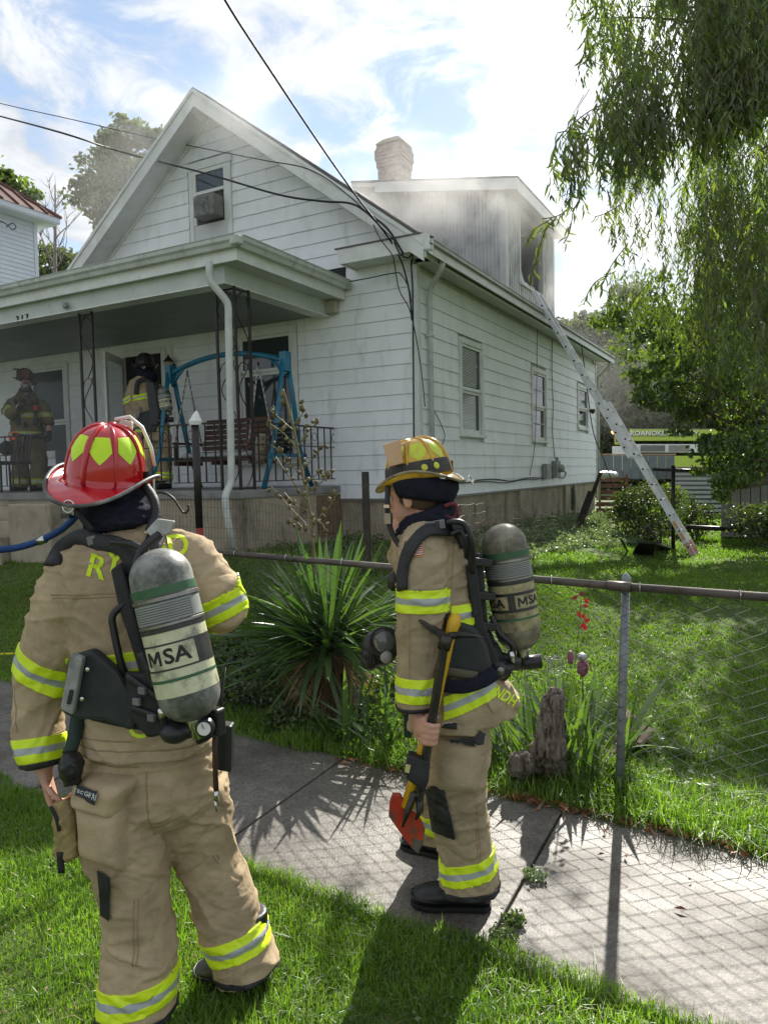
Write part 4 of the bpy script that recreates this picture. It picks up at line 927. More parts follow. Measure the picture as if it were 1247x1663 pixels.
# boots
def boot(parent, heel, toe, w=.054, h=.27, name='boot', leg=None):
    heel = Vector(heel); toe = Vector(toe); d = (toe-heel); Ln = d.length; d.normalize(); s = d.cross(Vector((0, 0, 1))).normalized(); z = Vector((0, 0, 1))
    prof = [(0, .028, .05), (.06, w*.86, .11), (.25, w*.92, .11), (.45, w*.95, .095), (.65, w*1.12, .078), (.82, w*1.08, .068), (.94, w*.8, .052), (1.0, w*.3, .03)]
    rings = []
    for t, a, hh in prof:
        c = heel+d*Ln*t; rings.append([c+s*a*math.cos(q)+z*(hh*(.5+.5*math.sin(q))+.010) for q in np.linspace(0, 2*math.pi, 18, endpoint=False)])
    m1 = MB().loft(rings); an = heel+d*Ln*.26
    m2 = etube(MB(), [(an+z*.04, .055, .06), (an+z*.12, .058, .068), (leg if leg is not None else an+z*.26, .066, .07)], 18, side=s)
    b = fuse([m1, m2], .007, 3); e = empty(name, heel, parent=parent); bm_obj(b, 'upper', M_boot, e); b.free()
    sole = [heel+d*Ln*t+s*a*sg for sg, seq in ((1, prof), (-1, prof[::-1])) for t, a, hh in seq]
    sl_ = [c+(c-(heel+d*Ln*.5)).normalized()*.002 for c in sole]
    MB().prism([c+z*.001 for c in sl_], (0, 0, .02)).build('sole', M('black_sole_rubber', (.008, .008, .008), rough=.7), e, bevel=.004)
    rc = [heel+d*Ln*t+s*a*1.03*sg+z*.045 for sg, seq in ((1, prof[4:]), (-1, prof[4:][::-1])) for t, a, hh in seq]
    MB().tube(rc, .004, 6).build('toe_cap_ridge', M_boot, e, smooth=True)
    return e
boot(p1, PZ(437, 1600, GZ), PZ(318, 1590, GZ)); boot(p1, PZ(268, 1668, GZ), PZ(172, 1650, GZ))
# knee patches in black peeping beside the legs
quad(vt_, [(160, 1410), (180, 1425), (180, 1495), (166, 1485)], 'knee_patch', M_blk, p1, off=.008)
# body: one continuous skin under the clothes
def hand_relaxed(mb, wrist, down, palm, L=.19, curl=1.0):
    """palm faces the direction palm; fingers curl towards it; thumb in front"""
    d = Vector(down).normalized(); n = Vector(palm).normalized(); n = (n-d*n.dot(d)).normalized(); s = d.cross(n); w = Vector(wrist)
    etube(mb, [(w-d*.06, .026, .022), (w, .028, .021), (w+d*.045, .038, .017), (w+d*.085, .041, .016), (w+d*.098, .038, .014)], 14, side=s)
    for k, (o_, ln) in enumerate(((.030, .078), (.010, .088), (-.011, .082), (-.030, .064))):
        a = w+d*.088+s*o_; c = curl*(.75+.16*k)
        d1 = d*math.cos(c*.5)+n*math.sin(c*.5); d2 = d*math.cos(c*1.2)+n*math.sin(c*1.2); d3 = d*math.cos(c*1.7)+n*math.sin(c*1.7)
        finger(mb, a, (d1, d2, d3), (ln*.45, ln*.32, ln*.23), .0092-.0006*(k == 3))
    finger(mb, w+d*.03+s*.032+n*.004, (d*.6+s*.75+n*.4, d*.9+s*.2+n*.6, d+n*.4), (.04, .032, .026), .0105)
    return mb
def head(mb, c, A, s=1.0):
    """A columns: right, forward, up"""
    C = Vector(c); T = lambda x, y, z: C+A @ Vector((x, y, z))*s
    ell(mb, T(0, -.01, .03), .077*s, .095*s, .105*s, A, 24); ell(mb, T(0, .03, -.045), .058*s, .062*s, .07*s, A, 20); ell(mb, T(0, .062, -.085), .03*s, .028*s, .025*s, A, 12)
    ell(mb, T(0, .098, -.02), .013*s, .02*s, .026*s, A, 10); ell(mb, T(0, .088, .02), .012*s, .014*s, .03*s, A, 10)
    for q in (-1, 1):
        ell(mb, T(q*.079, -.005, -.01), .010*s, .021*s, .033*s, A, 12); ell(mb, T(q*.032, .078, -.018), .02*s, .016*s, .016*s, A, 10); ell(mb, T(q*.03, .081, .03), .026*s, .012*s, .009*s, A, 10)
    ell(mb, T(0, .088, -.056), .024*s, .012*s, .006*s, A, 10); ell(mb, T(0, .086, -.067), .020*s, .012*s, .007*s, A, 10)
    return T
def face_bits(T, A, parent, s=1.0):
    for q in (-1, 1):
        m = MB(); ell(m, T(q*.032, .086, .012), .012*s, .012*s, .012*s, A, 12); m.build('eye', M('eye_white', (.7, .68, .65), rough=.2), parent, smooth=True)
        m = MB(); ell(m, T(q*.032, .0955, .012), .0055*s, .004*s, .0055*s, A, 10); m.build('iris', M('dark_iris', (.05, .03, .02), rough=.15), parent, smooth=True)
bd = MB(); hA = axes(FW*.93+RT*.36+UPV*.10, (0, 0, 1)); h1 = P(178, 800, D)
T1 = head(bd, h1-Vector((0, 0, .02)), hA)
etube(bd, [(P(208, 885, D), .06, .06), (P(196, 850, D), .055, .058), (P(184, 815, D), .055, .06)], 16)
etube(bd, [(P(206, 880, D), .12, .07), (P(212, 915, D), .17, .10), (P(226, 1060, D), .15, .10), (P(240, 1180, D), .15, .10), (P(250, 1290, D+.02), .15, .11)], 20)
for pts in (((130, 925, D), (95, 1040, D-.02), (70, 1110, D-.02), (66, 1190, D-.05), (72, 1252, D-.06)), ((300, 905, D), (345, 965, D), (362, 992, D), (345, 975, D+.2)), ((200, 1280, D), (222, 1440, D-.02), (230, 1640, D-.03)), ((305, 1280, D+.04), (346, 1440, D+.09), (402, 1590, D+.12))):
    q = [P(*k) for k in pts]; etube(bd, [(k, .042 if len(pts) > 3 else .055, .042 if len(pts) > 3 else .055) for k in q[:-1]]+[(q[-1], .028, .026)], 12)
hand_relaxed(bd, P(73, 1256, D-.06), -UPV+RT*.28, RT*.9+FW*.2, curl=1.15)
bb = fuse([bd], .0055, 2); body1 = bm_obj(bb, 'body', M_skin, p1); bb.free(); face_bits(T1, hA, p1)
MB().tube([P(73, 1278, D-.06)+(RT*math.cos(t)*.012+FW*math.sin(t)*.012)+UPV*.0 for t in np.linspace(0, 2*math.pi, 12, endpoint=False)], .0022, 6, closed=True).build('ring', M_blk, p1)
# hood: knit over the neck, with folds
hd = [etube(MB(), [(P(204, 862, D-.01), S(58, D), .112), (P(199, 846, D-.01), S(56, D), .112), (P(190, 830, D-.01), S(52, D), .112), (P(182, 812, D-.01), S(50, D), .112), (P(180, 790, D), S(48, D), .11)], 24)]
bh = fuse(hd, .008, 2); folds(bh, .016, 22, 7, 5, big=.01); bm_obj(bh, 'knit_hood', M_navy, p1); bh.free()
# helmet
M_red = M('red_helmet_shell', (.50, .008, .016), (.42, .006, .012), rough=.22, scale=5, coat=.6, dirt=(.12, .01, .012), dscale=22, dramp=(.66, .8), spec=.6)
M_pent = M('lime_reflective_sticker', (.62, .85, .02), (.52, .78, .02), rough=.35, scale=9)
hl, TH, dome1, brim1 = helmet(P(173, 779, D-.0), axes(FW*.95+RT*.14+UPV*.20, (0, 0, 1), R(9)), M_red, p1, 'red', hh=1.06, ex0=.030, pent=M_pent, trim=M('worn_edge_trim', (.05, .05, .05), (.30, .30, .29), rough=.5, scale=9, ramp=(.45, .7)), size=.99)
# raised visor seen over the far side
MB().loft([[TH(x, .10+dy, z) for x, z in ((-.11, .03), (-.08, .16), (0, .205), (.08, .16), (.11, .03))] for dy in (.0, .004)], closed=False).build('raised_visor', M('smoked_visor', (.05, .05, .05), rough=.1, spec=.8), hl, smooth=True)
MB().tube([TH(x, .085, z) for x, z in ((-.02, .19), (.03, .205), (.075, .175), (.11, .11), (.125, .05))], .006, 8).build('visor_edge', M('white_visor_edge', (.7, .7, .66), rough=.4), hl, smooth=True)
MB().prism([TH(-.01, .08, .165), TH(.04, .08, .165), TH(.04, .08, .190), TH(.0, .08, .196)], FW*.02).build('shield_bracket', M('pale_leather', (.6, .57, .5), rough=.6), hl, bevel=.003)
MB().box((-.02, -.006, -.012), (.02, .006, .012)).build('visor_knob', M_pl, hl, at=TH(.125, .01, .03)); MB().box((-.004, -.004, -.05), (.004, .004, 0)).build('side_bracket', M_chrome, hl, at=TH(.15, .02, .03))
# chin strap, buckle and hanging glove clip on the left
strap([P(120, 822, D-.12), P(128, 835, D-.14), P(150, 862, D-.13)], .02, 'chin_strap', M_blk, p1); MB().box((-.012, -.006, -.02), (.012, .006, .02)).build('strap_buckle', M_steel, p1, at=P(118, 826, D-.13)); MB().box((-.02, -.01, -.007), (.02, .01, .007)).build('strap_clip', M_pl, p1, at=P(110, 838, D-.12))
# mask hose on the right of the neck
hose([P(236, 790, D-.05), P(250, 812, D-.08), P(252, 838, D-.1), P(243, 862, D-.13)], .015, 'breathing_hose', M_blk, p1)
# --- air pack
pack = empty('air_pack', P(270, 1050, 2.15), parent=p1)
strap([hit(vj, 88, 918, .008), hit(vj, 104, 893, .010), hit(vj, 135, 878, .012), hit(vj, 165, 880, .014), hit(vj, 195, 892, .016), hit(vj, 212, 906, .02), hit(vj, 222, 935, .03)], .055, 'shoulder_strap', M_blk, pack, th=.016)
strap([hit(vj, 262, 850, .02, 2.3), hit(vj, 256, 872, .020), hit(vj, 246, 893, .024), hit(vj, 240, 925, .03)], .060, 'shoulder_strap', M_blk, pack, th=.016)
c5 = hit(vj, 158, 882, .028, 2.25); d5 = (c5-Vector(CAM)).dot(FW); MB().prism([P(u, v, d5) for u, v in ((141, 874), (172, 867), (175, 881), (144, 888))], -FW*.008+UPV*.004).build('strap_cover', M_gr, pack, bevel=.003); MB().prism([P(u, v, d5-.009) for u, v in ((150, 875), (166, 872), (168, 879), (152, 882))], -FW*.002).build('cover_print', M_pl, pack)
MB().prism([P(240, 862, 2.20), P(258, 842, 2.20), P(286, 846, 2.2), P(278, 866, 2.2), P(252, 876, 2.2)], -FW*.02).build('strap_cover', M('pale_grey_cover', (.5, .5, .48), (.3, .3, .29), rough=.6, scale=14), pack, bevel=.004)
# backplate
bpz = [(222, 905), (240, 900), (262, 1010), (280, 1120), (288, 1180), (262, 1192), (238, 1110), (205, 985), (190, 940)]
MB().prism([P(u, v, 2.235) for u, v in bpz], -FW*.03).build('backplate', M_pl, pack, bevel=.006)
MB().prism([P(u, v, 2.20) for u, v in ((183, 925), (200, 912), (212, 960), (232, 1040), (250, 1110), (238, 1120), (214, 1040), (196, 985))], -FW*.02).build('frame_rail', M_blk, pack, bevel=.005)
hose([P(203, 981, 2.19), P(183, 1000, 2.18), P(186, 1030, 2.18), P(196, 1075, 2.18), P(205, 1098, 2.2)], .011, 'frame_handle', M_pl, pack)
hose([P(258, 868, 2.18), P(232, 890, 2.14), P(220, 930, 2.13), P(217, 985, 2.14)], .012, 'high_pressure_hose', M_pl, pack)
hose([P(182, 880, 2.2), P(215, 884, 2.17), P(240, 900, 2.16), P(236, 920, 2.18)], .011, 'low_pressure_hose', M_pl, pack)
MB().prism([P(u, v, 2.19) for u, v in ((206, 1088), (250, 1090), (276, 1150), (280, 1188), (244, 1196), (212, 1160))], -FW*.03).build('hip_webbing', M_blk, pack, bevel=.012)
for (u0, v0, u1, v1) in ((205, 1098, 262, 1140), (214, 1150, 272, 1172), (228, 1060, 250, 1120)): strap([P(u0, v0, 2.155), P((u0+u1)/2, (v0+v1)/2, 2.15), P(u1, v1, 2.15)], .022, 'webbing_strap', M_pl, pack, th=.006)
for u, v in ((231, 1122), (246, 1166), (222, 1140)): MB().box((-.014, -.006, -.011), (.014, .006, .011)).build('buckle', M_gr, pack, at=P(u, v, 2.142), bevel=.003)
# lumbar pad and grey side module
lp = [(120, 1062), (160, 1050), (200, 1085), (222, 1125), (232, 1160), (222, 1182), (180, 1165), (130, 1162), (108, 1150)]
MB().prism([P(u, v, 2.215) for u, v in lp], -FW*.05).build('lumbar_pad', M('dark_pad', (.02, .026, .026), (.035, .04, .04), rough=.65, scale=11), pack, bevel=.014)
MB().prism([P(u, v, 2.16) for u, v in ((121, 1058), (141, 1066), (124, 1158), (104, 1148))], -FW*.03).build('side_module', M('scuffed_grey_module', (.22, .22, .21), (.33, .33, .31), rough=.5, scale=20, dirt=(.1, .1, .1), dscale=25), pack, bevel=.006)
for u, v in ((143, 1087), (134, 1135)): MB().lathe(P(u, v, 2.145), [(.0, .006), (.006, .005), (.007, 0)], 10, axis=-FW).build('screw', M_chrome, pack)
MB().prism([P(u, v, 2.125) for u, v in ((114, 1120), (120, 1121), (115, 1144), (109, 1143))], -FW*.004).build('module_label', M_pl, pack)
strap([P(150, 1160, 2.22), P(205, 1172, 2.2), P(255, 1180, 2.18), P(300, 1195, 2.16)], .04, 'waist_belt', M_blk, pack, th=.012)
cyl, cx_, cy_, cax = cylinder_set(pack, P(262, 938, 2.10), P(307, 1126, 2.09), .0885, text=((0.0, 0),), front=-FW-RT*.05)
hose([P(250, 1085, 2.15), P(258, 1110, 2.1), P(264, 1150, 2.09), P(270, 1180, 2.1), P(285, 1190, 2.1)], .012, 'valve_hose', M_pl, pack)
MB().tube([P(246, 1078, 2.12), P(252, 1100, 2.12)], .016, 10).build('hose_coupling', M_pl, pack, smooth=True)
MB().tube([P(262, 1150, 2.08), P(266, 1165, 2.08)], .013, 10).build('hose_ferrule', M_chrome, pack, smooth=True)
m = MB(); ell(m, P(285, 1188, 2.10), .045, .05, .035); m.tube([P(285, 1188, 2.1), P(330, 1182, 2.1)], .026, 12); b_ = fuse([m], .006, 1); bm_obj(b_, 'pressure_reducer', M_pl, pack); b_.free()
MB().tube([P(318, 1165, 2.11), P(336, 1200, 2.11)], .032, 14).build('cylinder_valve', M_pl, pack, smooth=True)
g_ = P(333, 1182, 2.065); MB().lathe(g_, [(.0, .012), (.023, .012), (.026, .008), (.026, -.015)], 20, axis=-FW).build('gauge_case', M_pl, pack, smooth=True)
MB().lathe(g_, [(.0, .0135), (.019, .0135)], 20, axis=-FW).build('gauge_dial', M('gauge_face', (.7, .7, .66), rough=.3), pack); MB().bar(g_-FW*.0145, g_-FW*.0145+UPV*.014-RT*.006, .0025, .001).build('gauge_needle', M_blk, pack)
MB().box((-.02, -.02, -.04), (.02, .02, .04)).build('valve_wheel', M_pl, pack, at=P(352, 1172, 2.12), bevel=.008)
# radio and leather strap on the right hip
MB().prism([P(u, v, 2.2) for u, v in ((350, 1176), (376, 1180), (375, 1256), (352, 1252))], FW*.05).build('radio', M_pl, p1, bevel=.006); MB().tube([P(358, 1176, 2.22), P(360, 1128, 2.24), P(366, 1084, 2.26)], [.007, .005, .003], 8).build('radio_antenna', M_pl, p1, smooth=True)
strap([P(349, 1195, 2.16), P(349, 1230, 2.15), P(351, 1285, 2.16)], .016, 'leather_strap', M('brown_leather', (.05, .02, .012), rough=.5), p1); MB().tube([P(351, 1285, 2.16), P(351, 1300, 2.16)], .007, 8).tube([P(349, 1300, 2.16), P(352, 1318, 2.16)], .004, 6).build('snap_hook', M_chrome, p1, smooth=True)
# things hanging at the left hip: mask hose and a bunched glove
hose([P(126, 1165, 2.28), P(120, 1200, 2.25), P(112, 1225, 2.24)], .022, 'breathing_hose', M_green, p1)
m = MB(); ell(m, P(116, 1245, 2.22), .035, .04, .05); m.tube([P(112, 1225, 2.23), P(118, 1275, 2.22)], .025, 10); b_ = fuse([m], .006, 1); folds(b_, .004, 30, 20, 4, big=.002); bm_obj(b_, 'regulator', M_pl, p1); b_.free()
gl = MB(); etube(gl, [(P(100, 1300, 2.25), .03, .02), (P(104, 1330, 2.24), .038, .022), (P(108, 1365, 2.24), .034, .02), (P(110, 1392, 2.24), .03, .016)], 12)
for k, q in enumerate(((88, 1388), (97, 1397), (108, 1400), (119, 1396))): gl.tube([P(98+6*k, 1370, 2.24), P(*q, 2.24)], .011, 8)
b_ = fuse([gl], .006, 1); folds(b_, .006, 20, 20, 6, big=.006); tag(bm_obj(b_, 'work_glove', M('yellowed_leather', (.36, .27, .12), (.22, .16, .07), rough=.7, scale=20), None), 'tan leather work gloves clipped at the hip of the red helmeted firefighter', 'glove'); b_.free()
strap([P(82, 1310, 2.22), P(92, 1330, 2.22), P(96, 1350, 2.22)], .012, 'glove_strap', M_blk, p1); strap([P(97, 1385, 2.22), P(100, 1418, 2.23)], .022, 'strap_end', M_blk, p1)
# ================================================================= firefighter with the yellow helmet
p2 = empty('person', PZ(735, 1470, GZ), 'firefighter in yellow helmet in profile carrying the tools', 'person', 'firefighters')
D = 2.87
jk = [etube(MB(), [ring(700, 845, D, 38, .085), ring(698, 862, D, 50, .12), ring(698, 885, D, 60, .17), ring(704, 920, D, 64, .20), ring(708, 970, D, 62, .205), ring(714, 1030, D, 60, .20), ring(722, 1080, D, 62, .195), ring(733, 1115, D, 78, .20), ring(745, 1145, D, 92, .205), ring(748, 1166, D, 90, .20)], 28, sq=2.3),
      etube(MB(), [sring(694, 868, 2.76, 32), sring(690, 892, 2.71, 39), sring(687, 935, 2.68, 40), sring(684, 990, 2.66, 39), sring(681, 1045, 2.66, 36), sring(675, 1100, 2.65, 32), sring(671, 1152, 2.64, 28)], 20),
      etube(MB(), [sring(690, 890, D+.16, 30), sring(662, 925, D+.16, 28), sring(650, 905, D+.1, 22), sring(655, 885, D+.05, 17)], 16),
      # the flared tail of the coat
      etube(MB(), [(P(790, 1130, D), .05, .13), (P(815, 1128, D), .045, .12), (P(836, 1136, D), .03, .10)], 16)]
bj = fuse(jk, .0065, 3); folds(bj, .009, 9, 5, 3, big=.008); jacket2 = bm_obj(bj, 'jacket', M_tan2, p2); vj2 = bvh_of(bj)
tr = [etube(MB(), [ring(742, 1150, D, 50, .17), ring(744, 1200, D, 52, .17), ring(742, 1235, D, 50, .165), ring(738, 1262, D, 42, .13)], 26, sq=2.3),
      etube(MB(), [sring(744, 1200, 2.80, 48), sring(741, 1250, 2.79, 49), sring(740, 1295, 2.79, 48), sring(748, 1340, 2.80, 46), sring(757, 1390, 2.82, 45), sring(763, 1440, 2.83, 48)], 22, sq=2.2),
      etube(MB(), [sring(728, 1210, 3.02, 44), sring(714, 1260, 3.10, 42), sring(706, 1310, 3.18, 38), sring(707, 1352, 3.22, 36)], 20, sq=2.2)]
bt = fuse(tr, .0065, 3); folds(bt, .010, 11, 5, 4, big=.010); trousers2 = bm_obj(bt, 'trousers', M_tan2, p2); vt2 = bvh_of(bt)
band(bj, P(684, 974, 2.66), UPV+RT*.0, .082, .13, p2, keep=lambda c: (c-P(684, 974, 2.66)).dot(RT) < .105 and (c-P(684, 974, 2.66)).dot(FW) < .09)
band(bj, P(672, 1117, 2.65), UPV+RT*.04, .086, .12, p2, keep=lambda c: (c-P(672, 1117, 2.65)).dot(RT) < .085 and (c-P(672, 1117, 2.65)).dot(FW) < .09)
band(bj, P(712, 992, D), UPV-RT*.06, .082, .30, p2, keep=lambda c: (c-P(712, 992, D)).dot(RT) > .03)
band(bj, P(757, 1112, D), UPV-RT*.40, .08, .32, p2, keep=lambda c: (c-P(757, 1112, D)).dot(RT) > -.105 and (c-P(757, 1112, D)).dot(RT) < .095)
band(bt, P(760, 1402, 2.82), UPV-RT*.24, .08, .16, p2)
band(bt, P(707, 1332, 3.2), UPV+RT*(.5), .08, .14, p2)
band(bj, P(671, 1150, 2.64), UPV, .018, .11, p2, name='cuff_binding', mats=[M_blk, M_blk], keep=lambda c: (c-P(671, 1150, 2.64)).dot(RT) < .085); band(bt, P(763, 1437, 2.83), UPV-RT*.1, .02, .16, p2, name='hem_binding', mats=[M_blk, M_blk])
for (bmx, u, v, ax, rad, dq) in ((bt, 768, 1330, RT+UPV*.08, .2, 2.8), (bt, 772, 1330, RT+UPV*.08, .2, 2.8), (bj, 664, 1040, RT, .16, 2.66), (bj, 729, 930, RT-UPV*.1, .16, 2.8), (bt, 745, 1215, UPV, .14, 2.8), (bj, 668, 1145, UPV, .1, 2.64), (bj, 800, 1125, RT+UPV*.3, .09, D)):
    c0 = P(u, v, dq); seamline(bmx, c0, ax, rad, p2, nearside(c0))
# far leg cuff
boot(p2, PZ(797, 1474, GZ), PZ(668, 1467, GZ), w=.056); boot(p2, PZ(728, 1392, GZ), PZ(655, 1392, GZ)+FW*.12)
# trouser details
pk = pocket(vt2, [(700, 1188), (782, 1192), (780, 1290), (700, 1285)], None, p2, dd=.035); pk.data.materials.clear(); pk.data.materials.append(M_tan2)
pf = pocket(vt2, [(702, 1166), (785, 1168), (782, 1196), (702, 1194)], None, p2, dd=.05, name='pocket_flap'); pf.data.materials.clear(); pf.data.materials.append(M_tan2)
maketag(pf, [(709, 1166), (743, 1169), (742, 1184), (709, 1181)], 'TECGEN', 724, 1175, 9.5, -3, p2)
quad(vt2, [(693, 1278), (722, 1280), (741, 1362), (706, 1350)], 'knee_patch', M_blk, p2, off=.012, n=12)
quad(vt2, [(728, 1196), (777, 1194), (774, 1211), (750, 1208)], 'pocket_gusset', M_blk, p2, off=.046, n=10)
seam(vj2, [(784, 1116), (790, 1140), (800, 1158)], p2)
letters(vj2, 'JNDH', 818, 1131, 25, 30, 'lettering', M_lime, p2, shear=.1, sx=.72, bold=.03)
# flag on the shoulder
fl = empty('flag_patch', P(672, 892, 2.6), parent=p2); M_fr = M('flag_red', (.5, .05, .05), (.4, .05, .05), rough=.8, scale=20); M_fwh = M('flag_white', (.62, .58, .52), rough=.8); M_fb = M('flag_blue', (.03, .045, .12), rough=.8)
fq = [(658, 880), (689, 879), (685, 903), (654, 906)]
quad(vj2, [(656.5, 878.5), (690.5, 877.5), (686.5, 904.5), (652.5, 907.5)], 'border', M('flag_border', (.45, .30, .10), rough=.8), fl, off=.003)
for k in range(13):
    a, b = k/13, (k+1)/13; le = lambda t, s_: tuple((1-s_)*((1-t)*fq[0][i]+t*fq[3][i])+s_*((1-t)*fq[1][i]+t*fq[2][i]) for i in (0, 1))
    quad(vj2, [le(a, 0), le(a, 1), le(b, 1), le(b, 0)], 'stripe', M_fr if k % 2 == 0 else M_fwh, fl, off=.0045, n=3)
quad(vj2, [le(0, 0), le(0, .42), le(.54, .42), le(.54, 0)], 'canton', M_fb, fl, off=.006, n=3)
for i in range(3):
    for j in range(4):
        c = le(.09+.17*i, .06+.1*j); quad(vj2, [(c[0]-.5, c[1]-.5), (c[0]+.5, c[1]-.5), (c[0]+.5, c[1]+.5), (c[0]-.5, c[1]+.5)], 'star', M_fwh, fl, off=.0075, n=1)
# body
bd = MB(); hA2 = axes(-RT*.90+FW*.42-UPV*.13, (0, 0, 1)); h2 = P(672, 808, D)
T2 = head(bd, h2, hA2, 1.02)
etube(bd, [(P(700, 880, D), .06, .06), (P(692, 850, D), .058, .062), (P(684, 820, D), .062, .066)], 16)
etube(bd, [(P(698, 880, D), .09, .14), (P(708, 960, D), .10, .15), (P(722, 1080, D), .10, .15), (P(742, 1200, D), .09, .14)], 20)
for pts in (((692, 895, 2.74), (686, 990, 2.67), (680, 1050, 2.66), (676, 1110, 2.65), (680, 1158, 2.645)), ((690, 890, D+.16), (662, 925, D+.16), (650, 895, D+.08), (646, 875, D+.05)), ((744, 1200, 2.82), (742, 1300, 2.8), (764, 1435, 2.83)), ((728, 1210, 3.02), (706, 1310, 3.18), (708, 1350, 3.22))):
    q = [P(*k) for k in pts]; etube(bd, [(k, .040 if len(pts) > 3 else .05, .040 if len(pts) > 3 else .05) for k in q[:-1]]+[(q[-1], .027, .025)], 12)
# near hand closed round the bar
def fist(mb, wrist, knuck, barc, bdir, r=.021, fr=.0105, thumb=1, spread=.021):
    """fingers wrap the bar that runs along bdir through barc"""
    w = Vector(wrist); k = Vector(knuck); b = Vector(bdir).normalized(); c0 = Vector(barc)
    pd = (k-w).normalized(); s = (b-pd*b.dot(pd)).normalized()
    etube(mb, [(w-pd*.05, .026, .024), (w, .027, .024), (w.lerp(k, .5), .037, .021), (k, .042, .020), (k+pd*.012, .038, .017)], 14, side=s)
    for i in range(4):
        cc = c0+b*(1.5-i)*spread; out_ = (k-c0); out_ = (out_-b*out_.dot(b)).normalized(); t2 = b.cross(out_)
        if t2.dot(pd) < 0: t2 = -t2
        rr_ = r+fr*.8; pts = [k+s*(1.5-i)*.0205*1]
        for a in (.25, .95, 1.65, 2.45, 3.15): pts.append(cc+out_*math.cos(a)*rr_+t2*math.sin(a)*rr_)
        mb.tube(pts, [fr*1.05, fr*1.05, fr, fr*.98, fr*.93, fr*.8], 10); ell(mb, pts[-1], fr*.78, fr*.78, fr*.78, n=8); ell(mb, pts[2], fr*1.1, fr*1.1, fr*1.1, n=8)
    out_ = (k-c0); out_ = (out_-b*out_.dot(b)).normalized(); t2 = b.cross(out_)
    if t2.dot(pd) < 0: t2 = -t2
    q = [w.lerp(k, .35)+s*.028*thumb, w.lerp(k, .6)+s*.042*thumb-t2*.004, c0+b*spread*2.4*thumb+out_*.012-t2*.030, c0+b*spread*2.3*thumb-out_*.016-t2*.022]
    mb.tube(q, [.014, .0125, .0115, .0095], 10); ell(mb, q[-1], .009, .009, .009, n=8)
HB0, HB1 = P(723, 1035, 2.55), P(680, 1300, 2.60)      # the pry bar's line
bar_d = (HB1-HB0).normalized(); gp = P(699, 1190, 2.575); gp = HB0+bar_d*((gp-HB0).dot(bar_d))
fist(bd, P(679, 1165, 2.62), P(688, 1190, 2.585)-RT*.012, gp, -bar_d, r=.020, spread=.0215)
# raised far hand near the mouth
wr = P(652, 898, D+.05); 
etube(bd, [(wr, .026, .022), (P(650, 882, D+.03), .034, .02), (P(648, 870, D+.02), .036, .018)], 12)
for k in range(4): finger(bd, P(645+3*k, 868+4*k, D+.02-.01*k), (UPV*.6-RT*.7, -RT*.2+UPV*.9-FW*.2, RT*.6+UPV*.4), (.03, .024, .02), .0088)
finger(bd, P(653, 878, D), (UPV+RT*.2, UPV+RT*.5), (.03, .026), .010)
bb = fuse([bd], .0055, 2); bm_obj(bb, 'body', M_skin, p2); bb.free(); face_bits(T2, hA2, p2, 1.02)
m = MB(); A_ = hA2
for k in range(1): ell(m, h2+A_ @ Vector((0, -.025, .02)), .086, .100, .095, A_, 24)
b_ = fuse([m], .007, 1); bmesh.ops.bisect_plane(b_, geom=b_.verts[:]+b_.edges[:]+b_.faces[:], plane_co=h2+A_ @ Vector((0, 0, -.035)), plane_no=A_ @ Vector((0, .45, -1)), clear_outer=True); bm_obj(b_, 'cropped_hair', M('short_brown_hair', (.06, .035, .02), (.12, .075, .05), rough=.9, scale=300), p2); b_.free()
# hood: dark knit hanging from the helmet at the back, and round the neck
m = [etube(MB(), [(P(697, 812, D), .115, .115), (P(690, 790, D), .145, .12), (P(680, 775, D), .15, .12)], 24)]
m2 = MB().loft([[P(684+62*math.cos(t)*k, 786+dv+6*math.cos(t), D+.135*math.sin(t)*k) for t in np.linspace(-2.45, 2.45, 30)] for k, dv in ((.98, -12), (1.0, 2), (.95, 10), (.88, 19), (.78, 27))], closed=False, cap=False)
o_ = m2.build('helmet_ear_flap', M_navy, p2, smooth=True); sl_m = o_.modifiers.new('s', 'SOLIDIFY'); sl_m.thickness = .008
bn = MB(); ct = P(693, 846, D)
for k, (rr_, dz, tr_) in enumerate(((.086, .0, .028), (.094, -.020, .026), (.080, .022, .022))):
    pts = [ct+UPV*(dz)+(RT*math.cos(t)*rr_*1.05+FW*math.sin(t)*rr_)+UPV*(.034*math.cos(t)+.0) for t in np.linspace(0, 2*math.pi, 22, endpoint=False)]
    bn.tube(pts, tr_, 10, closed=True)
ell(bn, P(728, 832, D), .042, .05, .035)
bnf = fuse([bn], .0075, 2); folds(bnf, .006, 20, 8, 8); bm_obj(bnf, 'knit_hood', M_navy, p2); bnf.free()
hose([P(722, 822, 2.78), P(737, 818, 2.8), P(742, 830, 2.8), P(735, 842, 2.8), P(722, 838, 2.78)], .008, 'hood_lining', M('maroon_striped_lining', (.22, .03, .04), (.05, .02, .03), rough=.8, scale=120), p2)
MB().loft([[P(698+44*math.cos(t)*k, 872+dv-4*math.sin(t)-10*math.cos(t), D+.125*math.sin(t)*k) for t in np.linspace(0, 2*math.pi, 28, endpoint=False)] for k, dv in ((1.2, 22), (1.08, 6), (.98, -10), (.9, -10), (.85, 10))], cap=False).build('collar', M_tan2, p2, smooth=True)
